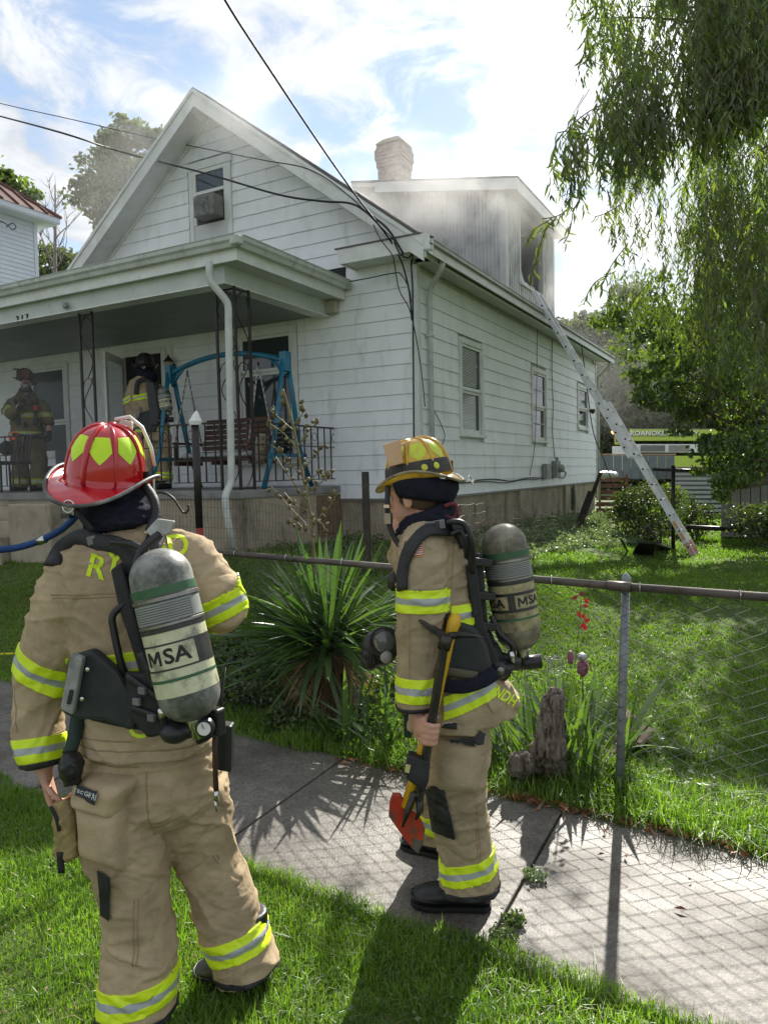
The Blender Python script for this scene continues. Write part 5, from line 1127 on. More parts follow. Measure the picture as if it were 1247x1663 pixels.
# helmet
M_yel = M('yellow_helmet_shell', (.66, .42, .035), (.54, .31, .03), rough=.3, scale=9, coat=.4, dirt=(.20, .11, .03), dscale=10, dramp=(.5, .7))
hA2h = axes(-RT*.93+FW*.36-UPV*.17, (0, 0, 1))
hl2, TH2, dome2, brim2 = helmet(P(680, 778, D), hA2h, M_yel, p2, 'yellow', bk=.008, ex0=.030, pent=M('lime_sticker_worn', (.55, .68, .05), (.55, .48, .05), rough=.4, scale=30), trim=M('brass_edge', (.12, .10, .06), (.35, .30, .18), rough=.4, scale=20), size=.92)
for q, nm in ((-.052, 'inner_tube_band'),):
    m = MB(); lo_ = []; 
    rgs = []
    for (ph, ex) in ((.03, 1.035), (.10, 1.045), (.20, 1.045), (.25, 1.03)):
        rgs.append([TH2(*[c_*ex for c_ in dome2(2*math.pi*j/48, ph)]) for j in range(48)])
    m.loft(rgs, cap=False).build('rubber_band', M('grey_rubber_band', (.035, .032, .032), (.06, .055, .05), rough=.7, scale=14), hl2, smooth=True)
for k, th in enumerate((2.05+math.pi*0, 2.42)):
    th_ = -th; c_ = TH2(*[q*1.06 for q in dome2(th_, .13)]); n_ = (c_-TH2(0, 0, .02)).normalized(); MB().lathe(c_, [(.0, .001), (.010, .001), (.0135, -.002)], 14, axis=n_).build('gap_in_band', MATS['lime_sticker_worn'], hl2)
# wooden wedge tucked in the band at the front
wd = MB().prism([P(622, 722, D-.1), P(650, 713, D-.1), P(655, 752, D-.12), P(632, 758, D-.12)], FW*.03)
wd.build('door_wedge', M('pale_pine', (.55, .36, .20), (.46, .28, .15), rough=.6, scale=6, stretch=(1, 1, .2)), hl2, bevel=.003)
# chin strap and buckles hanging forward
hose([P(630, 790, D-.06), P(629, 820, D-.07), P(632, 850, D-.06), P(641, 875, D-.07), P(655, 893, D-.1)], .011, 'chin_strap', M_blk, p2)
MB().box((-.012, -.008, -.006), (.012, .008, .006)).build('strap_buckle', M_chrome, p2, at=P(629, 822, D-.08)); MB().box((-.013, -.009, -.02), (.013, .009, .02)).build('strap_slider', M_steel, p2, at=P(631, 842, D-.08))
# --- air pack
pk_ = empty('air_pack', P(780, 950, D), parent=p2)
strap([hit(vj2, 657, 960, .012), hit(vj2, 658, 925, .012), hit(vj2, 668, 893, .014), hit(vj2, 690, 868, .018), hit(vj2, 715, 862, .022), hit(vj2, 738, 872, .03, 2.8), P(754, 888, 2.74)], .055, 'shoulder_strap', M_blk, pk_, th=.016, bv=vj2)
MB().prism([P(u, v, 2.66) for u, v in ((690, 849), (722, 843), (724, 858), (694, 862))], FW*.04).build('strap_cover', M_gr, pk_, bevel=.004); MB().prism([P(u, v, 2.657) for u, v in ((706, 847), (713, 846), (714, 857), (707, 858))], -FW*.002).build('cover_print', M_pl, pk_)
MB().prism([P(u, v, 2.66) for u, v in ((728, 842), (752, 852), (760, 868), (736, 862))], FW*.18).build('upper_harness', M_pl, pk_, bevel=.006)
hose([P(725, 848, 2.66), P(752, 850, 2.66), P(766, 880, 2.66), P(768, 930, 2.7)], .011, 'high_pressure_hose', M_pl, pk_)
hose([P(732, 868, 2.66), P(748, 862, 2.66), P(756, 880, 2.66), P(757, 905, 2.7)], .009, 'low_pressure_hose', M_pl, pk_)
MB().prism([P(u, v, 2.74) for u, v in ((752, 866), (766, 870), (776, 930), (786, 1010), (812, 1075), (800, 1092), (772, 1050), (764, 990), (756, 930))], FW*.24).build('backplate', M_pl, pk_, bevel=.008)
MB().prism([P(u, v, 2.78) for u, v in ((764, 895), (784, 900), (792, 1010), (812, 1060), (800, 1085), (776, 1030), (768, 960))], FW*.16).build('cylinder_cradle', M_blk, pk_, bevel=.01)
for v_ in (905, 960, 1010): MB().prism([P(768+(v_-905)*.14, v_, 2.74), P(800+(v_-905)*.1, v_+4, 2.76), P(800+(v_-905)*.1, v_+16, 2.76), P(768+(v_-905)*.14, v_+14, 2.74)], FW*.05).build('cradle_clip', M_pl, pk_, bevel=.004)
MB().prism([P(u, v, 2.71) for u, v in ((757, 920), (767, 915), (770, 935), (778, 1000), (768, 1004), (762, 960))], FW*.05).build('frame_rail', M_blk, pk_, bevel=.005)
cyl2, *_ = cylinder_set(pk_, P(819, 885, D), P(841, 1024, D), .0885, text=((-1.0, 0), (.72, 0)), front=-FW-RT*.1, tsize=.80, olive=True)
MB().tube([P(850, 1050, D), P(853, 1070, D)], .018, 12).build('valve_stem', M_chrome, pk_, smooth=True)
MB().tube([P(838, 1078, D), P(878, 1074, D)], .028, 14).build('valve_wheel', M_pl, pk_, smooth=True)
m = MB(); m.tube([P(790, 1050, 2.8), P(806, 1080, 2.8), P(828, 1090, 2.8)], .045, 12); m.tube([P(815, 1072, 2.8), P(840, 1078, 2.85)], .03, 12); ell(m, P(806, 1085, 2.78), .045, .06, .045); b_ = fuse([m], .007, 1); bm_obj(b_, 'pressure_reducer', M_pl, pk_); b_.free()
hose([P(798, 1000, 2.78), P(812, 1030, 2.76), P(832, 1050, 2.76), P(832, 1078, 2.78)], .011, 'valve_hose', M_pl, pk_); MB().tube([P(829, 1058, 2.76), P(833, 1075, 2.77)], .012, 10).build('hose_ferrule', M_chrome, pk_, smooth=True)
MB().lathe(P(812, 1090, 2.70), [(.0, .008), (.014, .007), (.016, 0), (.016, -.02)], 14, axis=-FW).build('drain_plug', M_steel, pk_, smooth=True)
MB().prism([P(u, v, 2.66) for u, v in ((724, 1015), (742, 1008), (775, 1022), (792, 1050), (800, 1085), (790, 1100), (760, 1104), (726, 1100))], FW*.10).build('lumbar_pad', MATS['dark_pad'], pk_, bevel=.015)
strap([P(724, 1090, 2.64), P(745, 1093, 2.63), P(775, 1098, 2.64)], .03, 'pad_strap', M('olive_webbing', (.10, .09, .06), rough=.8), pk_, th=.006)
strap([P(712, 1112, 2.645), P(750, 1116, 2.63), P(785, 1106, 2.63), P(805, 1092, 2.65)], .05, 'waist_belt', M_navy, pk_, th=.012)
MB().prism([P(u, v, 2.64) for u, v in ((722, 1000), (733, 995), (737, 1100), (724, 1105))], FW*.03).build('belt_fastener', M_blk, pk_, bevel=.006)
# chest gear and hanging mask in front
m = MB(); ell(m, P(640, 944, D-.02), .028, .03, .042); m.tube([P(640, 920, D-.02), P(655, 905, D-.06)], .012, 8); b_ = fuse([m], .006, 1); bm_obj(b_, 'chest_gauge', M_pl, p2); b_.free()
mk = empty('face_mask', P(618, 1055, D), 'black breathing mask hanging at the belt of the yellow helmeted firefighter', 'breathing mask')
m = MB(); mA = Matrix((RT, FW, UPV)).transposed()
ell(m, P(617, 1052, D), .072, .07, .075, mA @ Matrix.Rotation(R(-25), 3, 'Y')); ell(m, P(600, 1072, D-.02), .038, .045, .042); b_ = fuse([m], .006, 1); bm_obj(b_, 'rubber_seal', M_pl, mk); b_.free()
m = MB(); ell(m, P(624, 1042, D-.055), .050, .03, .052, mA @ Matrix.Rotation(R(-30), 3, 'Y')); m.build('lens', M('mask_lens', (.10, .11, .11), rough=.06, spec=.9), mk, smooth=True)
MB().tube([P(624, 1042, D-.064)+(mA @ Matrix.Rotation(R(-30), 3, 'Y')) @ Vector((.052*math.cos(t), -.006, .054*math.sin(t))) for t in np.linspace(0, 2*math.pi, 26, endpoint=False)], .006, 8, closed=True).build('lens_frame', M_blk, mk, smooth=True)
MB().lathe(P(627, 1068, D-.10), [(.0, .012), (.018, .012), (.022, .006), (.022, -.02)], 18, axis=-FW-RT*.2).build('speech_port', M('worn_grey_port', (.26, .26, .25), rough=.5), mk, smooth=True)
for k in range(5): MB().box((-.003, -.003, -.012), (.003, .003, .012)).build('port_rib', M_blk, mk, at=P(589+4.5*k, 1066+2*k, D-.065))
hose([P(640, 1040, D-.02), P(652, 1010, D-.05), P(655, 980, D-.1)], .014, 'mask_strap', M_blk, mk)
MB().prism([P(u, v, 2.8) for u, v in ((656, 1155), (668, 1155), (668, 1200), (656, 1198))], FW*.04).build('green_tool_pouch', M_green, p2, bevel=.004)
# ================================================================= the tools he carries
axe = empty('axe', P(690, 1260, 2.62), 'flat head axe with red head and yellow handle held upside down beside the pry bar', 'axe')
M_axr = M('chipped_red_paint', (.48, .045, .015), (.38, .03, .012), rough=.5, scale=9, dirt=(.10, .07, .05), dscale=16, dramp=(.52, .64)); M_yh = M('yellow_fibreglass', (.70, .42, .015), (.58, .34, .02), rough=.35, scale=10, dirt=(.2, .13, .03), dscale=20, dramp=(.6, .8))
MB().tube([P(741, 998, 2.64), P(737, 1012, 2.635), P(731, 1030, 2.63), P(712, 1120, 2.63), P(688, 1215, 2.63), P(662, 1310, 2.63)], [.018, .024, .019, .018, .020, .024], 14, flat=1.35).build('handle', M_yh, axe, smooth=True)
MB().tube([P(694, 1178, 2.63), P(689, 1205, 2.63)], .0195, 12, flat=1.3).build('red_grip_mark', M('red_tape', (.6, .04, .03), rough=.5), axe, smooth=True)
hd_ = [(638, 1290), (650, 1290), (662, 1312), (682, 1328), (688, 1345), (686, 1368), (678, 1384), (668, 1376), (650, 1352), (631, 1324), (633, 1302)]
def thick(poly, c, w0, w1, far_pt):
    """an axe head: thick at the poll, thin at the edge"""
    m = MB(); n = len(poly); fr = []; bk = []
    mx = max(math.dist(q, poly[0]) for q in poly)
    for q in poly:
        t = math.dist(q, poly[0])/mx; w = w0*(1-t)+w1*t; b = P(q[0], q[1], c); fr.append(b-FW*w/2); bk.append(b+FW*w/2)
    return m.loft([fr, bk])
thick(hd_, 2.63, .036, .006, None).build('head', M_axr, axe, bevel=.002)
thick([(668, 1352), (684, 1332), (690, 1345), (688, 1366), (679, 1386), (668, 1377)], 2.63, .014, .009, None).build('blade_edge', M('bare_blade_steel', (.12, .10, .085), (.22, .19, .16), rough=.5, metal=.7, scale=20), axe)
hal = empty('pry_bar', P(705, 1150, 2.57), 'black steel forcible entry bar with adze and pick held against the thigh', 'pry bar')
M_hal = M('blackened_steel', (.03, .03, .03), (.07, .065, .06), rough=.4, metal=.7, scale=20, dirt=(.12, .1, .08), dscale=30, dramp=(.62, .75))
MB().tube([HB0, P(705, 1150, 2.57), HB1], .0172, 8).build('shaft', M_hal, hal, auto=40)
MB().loft([[P(u, v, 2.545+dd) for u, v, dd in q] for q in ([(678, 1006, 0), (682, 1013, 0), (690, 1011, .05), (686, 1004, .05)], [(700, 1018, 0), (700, 1027, 0), (706, 1025, .04), (706, 1016, .04)], [(716, 1026, 0), (718, 1040, 0), (722, 1040, .035), (722, 1026, .035)], [(728, 1030, -.01), (733, 1042, -.01), (736, 1042, .04), (732, 1030, .04)])]).build('adze', M_hal, hal, bevel=.003)
MB().tube([P(728, 1034, 2.55), P(745, 1031, 2.55), P(770, 1033, 2.54), P(786, 1036, 2.53)], [.014, .012, .007, .002], 10).build('pick', M_hal, hal, smooth=True)
MB().tube([P(726, 1032, 2.55), P(720, 1054, 2.56)], .024, 8).build('head_block', M_hal, hal, auto=40)
for sgn in (-1, 1): MB().tube([HB1-bar_d*.02, P(676+sgn*5, 1290, 2.6), P(668+sgn*10+4, 1318, 2.59), P(664+sgn*11, 1338+sgn*(-6), 2.585)], [.018, .017, .014, .004], 8, flat=.8).build('fork', M_hal, hal, smooth=True)
wr_ = MB().loft([[P(u, v, 2.60)+FW*dd for u, v, dd in rg] for rg in ([(662, 1222, -.03), (697, 1232, -.04), (700, 1232, .03), (664, 1222, .03)], [(656, 1248, -.032), (695, 1262, -.045), (698, 1262, .035), (658, 1248, .035)], [(660, 1262, -.03), (688, 1280, -.04), (692, 1280, .03), (664, 1264, .03)])]); wr_.build('carry_strap', M_blk, hal, bevel=.006)
MB().prism([P(u, v, 2.562) for u, v in ((659, 1241), (667, 1243), (664, 1256), (657, 1254))], -FW*.002).build('strap_label', M('yellowed_label', (.5, .47, .2), rough=.6), hal)
bj.free(); bt.free()
# ================================================================= the two firefighters on the porch
# --- back view, at the door
D = 10.75
p3 = empty('person', PY(248, 790, -1.0), 'firefighter in dark helmet at the front door seen from behind', 'person', 'firefighters')
px_ = lambda n: n*D/FPX
def R3(u, v, dd, a, b): return (P(u, v, D+dd), px_(a), b)
m = [etube(MB(), [R3(236, 612, 0, 10, .10), R3(233, 622, 0, 23, .13), R3(232, 640, 0, 26, .17), R3(236, 665, 0, 23, .17), R3(243, 690, 0, 24, .17), R3(250, 705, 0, 31, .18)], 20, sq=2.3),
     etube(MB(), [R3(216, 628, 0, 9, .09), R3(209, 650, 0, 9, .085), R3(213, 674, 0, 9, .08), R3(224, 690, -.1, 7, .06)], 14),
     etube(MB(), [R3(254, 626, 0, 9, .09), R3(266, 650, .05, 9, .085), R3(272, 675, .1, 8, .08)], 14)]
b3 = fuse(m, .016, 2); folds(b3, .014, 9, 4, 11, big=.01); bm_obj(b3, 'jacket', M_tan2, p3); v3 = bvh_of(b3)
m = [etube(MB(), [R3(250, 700, 0, 26, .15), R3(251, 718, 0, 27, .15)], 16), etube(MB(), [R3(240, 705, 0, 14, .13), R3(240, 745, 0, 13, .12), R3(239, 786, 0, 13, .12)], 14), etube(MB(), [R3(264, 705, .05, 14, .13), R3(267, 745, .05, 12, .12), R3(268, 782, .05, 12, .12)], 14)]
b4 = fuse(m, .016, 2); folds(b4, .012, 9, 4, 12); bm_obj(b4, 'trousers', M_tan, p3)
band(b3, P(209, 651, D), UPV-RT*.4, .08, .16, p3); band(b3, P(236, 647, D), UPV-RT*.2, .08, .30, p3, keep=lambda c: (c-P(236, 647, D)).dot(RT) > -.12); band(b3, P(250, 699, D), UPV, .08, .5, p3)
band(b4, P(239, 776, D), UPV, .09, .16, p3); band(b4, P(268, 772, D+.05), UPV, .09, .16, p3)
bd = MB(); A3 = axes(FW*.9-RT*.15+UPV*.05, (0, 0, 1)); T3 = head(bd, P(236, 597, D), A3)
etube(bd, [R3(236, 618, 0, 7, .07), R3(236, 604, 0, 6.5, .06)], 12); etube(bd, [R3(236, 622, 0, 15, .10), R3(242, 690, 0, 15, .1), R3(250, 715, 0, 18, .1)], 14)
for pts in (((216, 630, 0), (212, 660, 0), (222, 686, -.08), (230, 690, -.14)), ((254, 628, 0), (266, 652, .05), (270, 680, .1)), ((240, 705, 0), (239, 784, 0)), ((266, 705, .05), (268, 782, .05))):
    etube(bd, [R3(u, v, dd, 4.6, .042) for u, v, dd in pts], 10)
bb = fuse([bd], .011, 1); bm_obj(bb, 'body', M_skin, p3); bb.free()
m = MB(); ell(m, P(236, 606, D), .12, .125, .13); ell(m, P(245, 612, D-.02), .10, .1, .08); b_ = fuse([m], .014, 1); folds(b_, .01, 20, 12, 14); bm_obj(b_, 'knit_hood', M_navy, p3); b_.free()
M_bkh = M('dark_helmet_shell', (.015, .015, .017), (.035, .032, .03), rough=.35, scale=12)
helmet(P(236, 595, D), axes(FW*.9-RT*.2+UPV*.02, (0, 0, 1)), M_bkh, p3, 'black', bk=.04, size=1.12, ndet=32)
for u, dd in ((240, 0), (268, .05)): MB().box((-.06, -.2, 0), (.06, .1, .09)).build('boot', M_boot, p3, at=Vector((P(u, 790, D+dd).x, P(u, 790, D+dd).y, .192)), bevel=.03)
k3 = empty('air_pack', P(262, 650, D-.2), parent=p3)
cylinder_set(k3, P(266, 638, D-.22), P(270, 662, D-.22), .092, text=((0, 0),), detail=False)
strap([hit(v3, 222, 640, .02, D), hit(v3, 226, 622, .03, D), hit(v3, 240, 618, .04, D), P(256, 630, D-.22)], .07, 'shoulder_strap', M_blk, k3, th=.03); MB().prism([P(u, v, D-.18) for u, v in ((238, 618), (252, 622), (262, 690), (246, 692))], -FW*.05).build('backplate', M_pl, k3, bevel=.01)
MB().prism([P(u, v, D-.2) for u, v in ((222, 672), (246, 664), (256, 686), (252, 700), (232, 702), (222, 692))], FW*.08).build('lumbar_pad', MATS['dark_pad'], k3, bevel=.01); MB().prism([P(u, v, D-.24) for u, v in ((225, 660), (229, 660), (225, 678), (221, 677))], FW*.03).build('side_module', M_gr, k3)
m = MB(); m.tube([P(258, 683, D-.22), P(282, 681, D-.22)], .04, 10); ell(m, P(262, 684, D-.22), .07, .06, .06); b_ = fuse([m], .014, 1); bm_obj(b_, 'valve', M_pl, k3); b_.free()
strap([P(256, 625, D-.2), P(254, 640, D-.23), P(258, 660, D-.24), P(258, 680, D-.24)], .03, 'hose', M_blk, k3, th=.03)
b3.free(); b4.free()
# --- front view, left end of the porch
D = 12.1
p4 = empty('person', PY(45, 795, -1.0), 'firefighter in breathing mask and worn helmet standing at the left end of the porch', 'person', 'firefighters')
px_ = lambda n: n*D/FPX
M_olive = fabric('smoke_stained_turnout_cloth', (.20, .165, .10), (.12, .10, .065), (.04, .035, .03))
m = [etube(MB(), [R3(42, 636, 0, 9, .1), R3(42, 648, 0, 24, .14), R3(42, 666, 0, 27, .17), R3(44, 690, 0, 25, .17), R3(46, 715, 0, 28, .18)], 20, sq=2.3),
     etube(MB(), [R3(22, 652, 0, 9, .09), R3(10, 668, -.1, 9, .09), R3(16, 674, -.22, 8.5, .08), R3(30, 660, -.3, 7, .07)], 14),
     etube(MB(), [R3(64, 654, 0, 9, .09), R3(76, 672, -.02, 9, .09), R3(80, 690, -.06, 8, .08)], 14)]
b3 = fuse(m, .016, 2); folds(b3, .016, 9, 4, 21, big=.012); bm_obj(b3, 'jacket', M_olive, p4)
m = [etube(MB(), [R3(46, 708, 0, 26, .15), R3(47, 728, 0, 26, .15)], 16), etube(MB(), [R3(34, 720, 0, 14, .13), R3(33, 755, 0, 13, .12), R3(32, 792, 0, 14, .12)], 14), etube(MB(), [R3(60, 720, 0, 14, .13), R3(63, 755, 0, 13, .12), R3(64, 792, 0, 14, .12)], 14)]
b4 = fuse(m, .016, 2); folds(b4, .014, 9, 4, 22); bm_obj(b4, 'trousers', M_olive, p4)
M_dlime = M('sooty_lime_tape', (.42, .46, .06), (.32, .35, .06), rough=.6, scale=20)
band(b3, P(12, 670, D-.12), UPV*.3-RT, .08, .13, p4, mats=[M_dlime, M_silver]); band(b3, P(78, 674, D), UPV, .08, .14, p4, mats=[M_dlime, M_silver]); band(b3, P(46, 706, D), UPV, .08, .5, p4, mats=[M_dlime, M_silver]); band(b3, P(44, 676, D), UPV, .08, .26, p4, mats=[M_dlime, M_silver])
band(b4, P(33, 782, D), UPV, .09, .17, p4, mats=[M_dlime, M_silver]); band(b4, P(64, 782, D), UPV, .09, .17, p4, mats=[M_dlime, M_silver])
bd = MB(); A4 = axes(-FW*.9-RT*.12-UPV*.02, (0, 0, 1)); T4 = head(bd, P(42, 628, D), A4)
etube(bd, [R3(42, 648, 0, 7, .07), R3(42, 634, 0, 6.5, .06)], 12); etube(bd, [R3(42, 650, 0, 16, .10), R3(45, 700, 0, 15, .1), R3(46, 722, 0, 18, .1)], 14)
for pts in (((22, 654, 0), (10, 670, -.1), (22, 668, -.25), (36, 656, -.36)), ((64, 656, 0), (77, 676, -.02), (80, 700, -.08)), ((34, 720, 0), (32, 790, 0)), ((60, 720, 0), (64, 790, 0))):
    etube(bd, [R3(u, v, dd, 4.2, .042) for u, v, dd in pts], 10)
bb = fuse([bd], .011, 1); bm_obj(bb, 'body', M_skin, p4); bb.free(); face_bits(T4, A4, p4)
def glove(c, down, name='glove'):
    m = MB(); hand_relaxed(m, c, down, -FW, curl=1.2); b_ = fuse([m], .009, 1)
    for v in b_.verts: v.co += v.normal*.006
    bm_obj(b_, name, M_blk, p4); b_.free()
glove(P(80, 704, D-.08), -UPV); glove(P(32, 660, D-.38), UPV*.7+RT*.5)
m = MB(); ell(m, P(42, 637, D-.0), .115, .11, .11); b_ = fuse([m], .012, 1); folds(b_, .008, 20, 12, 24); bm_obj(b_, 'knit_hood', M_navy, p4); b_.free()
mk4 = empty('breathing_mask', P(42, 628, D-.13), parent=p4)
m = MB(); ell(m, P(42, 630, D-.085), .078, .05, .095); m.build('rubber_seal', M_blk, mk4, smooth=True); m = MB(); ell(m, P(42, 626, D-.115), .062, .035, .06); m.build('lens', MATS['mask_lens'], mk4, smooth=True); m = MB(); ell(m, P(43, 640, D-.16), .032, .04, .03); m.build('regulator', M_gr, mk4, smooth=True)
hose([P(44, 642, D-.17), P(52, 655, D-.22), P(58, 672, D-.22), P(60, 690, D-.2)], .018, 'breathing_hose', M_pl, mk4)
M_brh = M('scorched_brown_helmet', (.10, .06, .04), (.05, .035, .03), rough=.6, scale=10, dirt=(.22, .2, .17), dscale=20, dramp=(.6, .7))
h4, TH4, *_ = helmet(P(41, 616, D), axes(-FW*.95-RT*.1+UPV*.06, (0, 0, 1)), M_brh, p4, 'brown', bk=.04, size=1.05, ndet=32)
MB().prism([P(34, 600, D-.17), P(47, 600, D-.17), P(46, 614, D-.19), P(36, 614, D-.19)], FW*.02).build('front_shield', M('dark_leather_shield', (.12, .03, .02), rough=.6), h4, bevel=.004)
MB().tube([P(30, 615, D-.1), P(28, 602, D-.1)], .018, 8).tube([P(22, 599, D-.1), P(34, 600, D-.1)], .014, 8).build('helmet_light', M_pl, h4, smooth=True)
k4 = empty('air_pack', P(44, 680, D-.2), parent=p4)
strap([P(24, 648, D-.12), P(27, 665, D-.2), P(30, 690, D-.2)], .06, 'shoulder_strap', M_blk, k4, th=.03); strap([P(60, 648, D-.12), P(58, 668, D-.2), P(56, 690, D-.2)], .06, 'shoulder_strap', M_blk, k4, th=.03); strap([P(20, 704, D-.19), P(45, 708, D-.22), P(72, 704, D-.19)], .05, 'waist_belt', M_blk, k4, th=.02)
m = MB(); ell(m, P(10, 728, D-.1), .10, .10, .13); b_ = fuse([m], .014, 1); folds(b_, .02, 14, 9, 25, big=.015); bm_obj(b_, 'hanging_bag', M_blk, k4); b_.free()
ft = empty('torch', P(22, 710, D-.3), 'bright orange handheld torch clipped at the waist of the masked firefighter on the porch', 'torch')
MB().box((-.09, -.03, -.035), (.07, .03, .03)).build('body', M('orange_plastic', (.85, .10, .02), rough=.4), ft, at=P(22, 711, D-.3), bevel=.01); MB().tube([P(14, 708, D-.3), P(15, 702, D-.3), P(28, 702, D-.3), P(29, 708, D-.3)], .010, 8).build('handle', MATS['orange_plastic'], ft, smooth=True)
MB().lathe(P(36, 713, D-.3), [(.03, -.05), (.04, .02), (.036, .022), (.0, .0)], 14, axis=RT*.8-FW*.6).build('lamp_head', M_chrome, ft, smooth=True)
for u in (32, 64): MB().box((-.06, -.16, 0), (.06, .12, .1)).build('boot', M_boot, p4, at=Vector((P(u, 792, D).x, P(u, 792, D).y, .192)), bevel=.03)
for u, v in ((58, 662), (40, 690), (66, 690)): MB().box((-.03, -.03, -.04), (.03, .02, .04)).build('belt_gauge', M_pl if u != 58 else M('red_strobe', (.6, .05, .04), rough=.4), k4, at=P(u, v, D-.22), bevel=.006)
b3.free(); b4.free()
# ================================================================= chain-link fence
def fy(x): return -5.085-.06*(x-3.555)
def fz(x): return -.25-.0235*(x-3.555) if x < 3.555 else -.25-.012*(x-3.555)
M_galv = M('galvanised_post', (.27, .29, .30), (.20, .21, .22), rough=.5, metal=.5, scale=10, dirt=(.10, .10, .09), dscale=16, dramp=(.56, .75), bump=.1)
M_rail = M('weathered_rail', (.075, .062, .055), (.15, .13, .115), rough=.5, metal=.35, scale=12, stretch=(.3, 1, 1), dirt=(.07, .045, .03), dscale=9, dramp=(.5, .7))
M_wire = M('galvanised_wire', (.035, .038, .034), (.08, .08, .075), rough=.7, metal=.0, scale=6)
cl = empty('chain_link_fence', (3.55, -5.09, GZ), 'low galvanised chain-link fence with dark top rail along the sidewalk', 'fence')
MB().tube([(.55, fy(.55), fz(.55)), (2.0, fy(2), fz(2)), (3.5, fy(3.5), fz(3.5))], .021, 12).tube([(3.5, fy(3.5), fz(3.5)), (3.62, fy(3.62), fz(3.62))], .026, 12).tube([(3.62, fy(3.62), fz(3.62)), (8.2, fy(8.2), fz(8.2))], .021, 12).build('top_rail', M_rail, cl, smooth=True)
pb = PZ(1003, 1300, GZ); pt = P(1016.5, 938, 3.82)
MB().tube([Vector((pb.x, pb.y, GZ-.2)), (pt.x, pt.y, pt.z)], .0225, 14).build('post', M_galv, cl, smooth=True); MB().lathe(pt, [(.024, -.02), (.026, 0), (.017, .012), (.008, .022), (.0, .026)], 12).build('post_cap', M_galv, cl, smooth=True)
MB().lathe(pt+Vector((0, 0, -.055)), [(.0225, -.02), (.031, -.018), (.031, .018), (.0225, .02)], 12).build('tie_band', M_galv, cl, smooth=True)
for x in (6.6,): MB().tube([(x, fy(x)+.03, GZ-.2), (x, fy(x)+.03, fz(x)+.05)], .0225, 12).build('post', M_galv, cl, smooth=True)
MB().tube([(.55, fy(.55), GZ-.2), (.55, fy(.55), fz(.55)+.06)], .03, 12).build('end_post', M_galv, cl, smooth=True)
PIT = .068
for v_ in range(3):
    rr = random.Random(v_); pts = []
    for k in range(34):
        z = -k*PIT/2; s = 1 if k % 2 else -1
        pts.append((s*PIT/2+rr.uniform(-.002, .002), s*.003+.006*math.sin(k*.4+v_), z+rr.uniform(-.002, .002)))
    me = MB().tube(pts, .0028, 4, cap=False).mesh('wire'); me.materials.append(M_wire)
    k = v_
    while .60+k*PIT < 8.1:
        x = .60+k*PIT; o = link('wire', me, cl, (x, fy(x)-.012+.012*math.sin(x*2.1), fz(x)-.026-(PIT/2 if k % 2 else 0))); k += 3
for x in np.arange(.9, 8, .46): MB().tube([(x+.03*math.cos(t)*.2, fy(x)-.026*math.cos(t), fz(x)+.027*math.sin(t)) for t in np.linspace(-1.6, 3.4, 10)], .0022, 5).build('rail_tie', M_chrome, cl)
# tall black pole with a foil cap, and the hook
q = P(318, 700, 5.9); g_ = float(zg(q.x, q.y)); pole = empty('black_pole', (q.x, q.y, g_), 'tall black metal pole with white foil cap and red painted foot', 'pole'); tp = P(316.5, 684, 5.9)
zr = P(319, 858, 5.9).z
MB().tube([(q.x, q.y, zr), (tp.x, tp.y, tp.z)], .031, 12).build('shaft', M('flaking_black_paint', (.012, .012, .012), (.03, .022, .02), rough=.45, scale=9, dirt=(.10, .05, .03), dscale=25, dramp=(.62, .7)), pole, smooth=True)
MB().tube([(q.x, q.y, g_-.2), (q.x, q.y, zr)], .031, 12).build('foot', M('faded_red_paint', (.25, .03, .02), rough=.6), pole, smooth=True)
MB().loft([[tp+Vector((.048*math.cos(t)*k+dx, .048*math.sin(t)*k, h_)) for t in np.linspace(0, 2*math.pi, 7, endpoint=False)] for k, h_, dx in ((1, -.03, 0), (1.15, .0, .003), (.6, .05, .012), (.1, .085, .02))]).build('foil_cap', M('crumpled_foil', (.75, .76, .76), rough=.35, scale=20, bump=.5, bscale=60), pole)
q0 = P(246, 800, 3.4); hk = empty('hanger_hook', (q0.x, q0.y, float(zg(q0.x, q0.y))), 'thin dark metal plant hanger hook behind the red helmeted firefighter', 'plant hanger')
hose([(q0.x, q0.y, float(zg(q0.x, q0.y))-.1), P(246, 830, 3.4), P(250, 804, 3.4), P(265, 800, 3.4), P(280, 808, 3.4), P(290, 822, 3.4), P(297, 832, 3.4), P(303, 832, 3.4), P(306, 826, 3.4), P(305, 820, 3.4)], .0055, 'rod', M_black, hk)

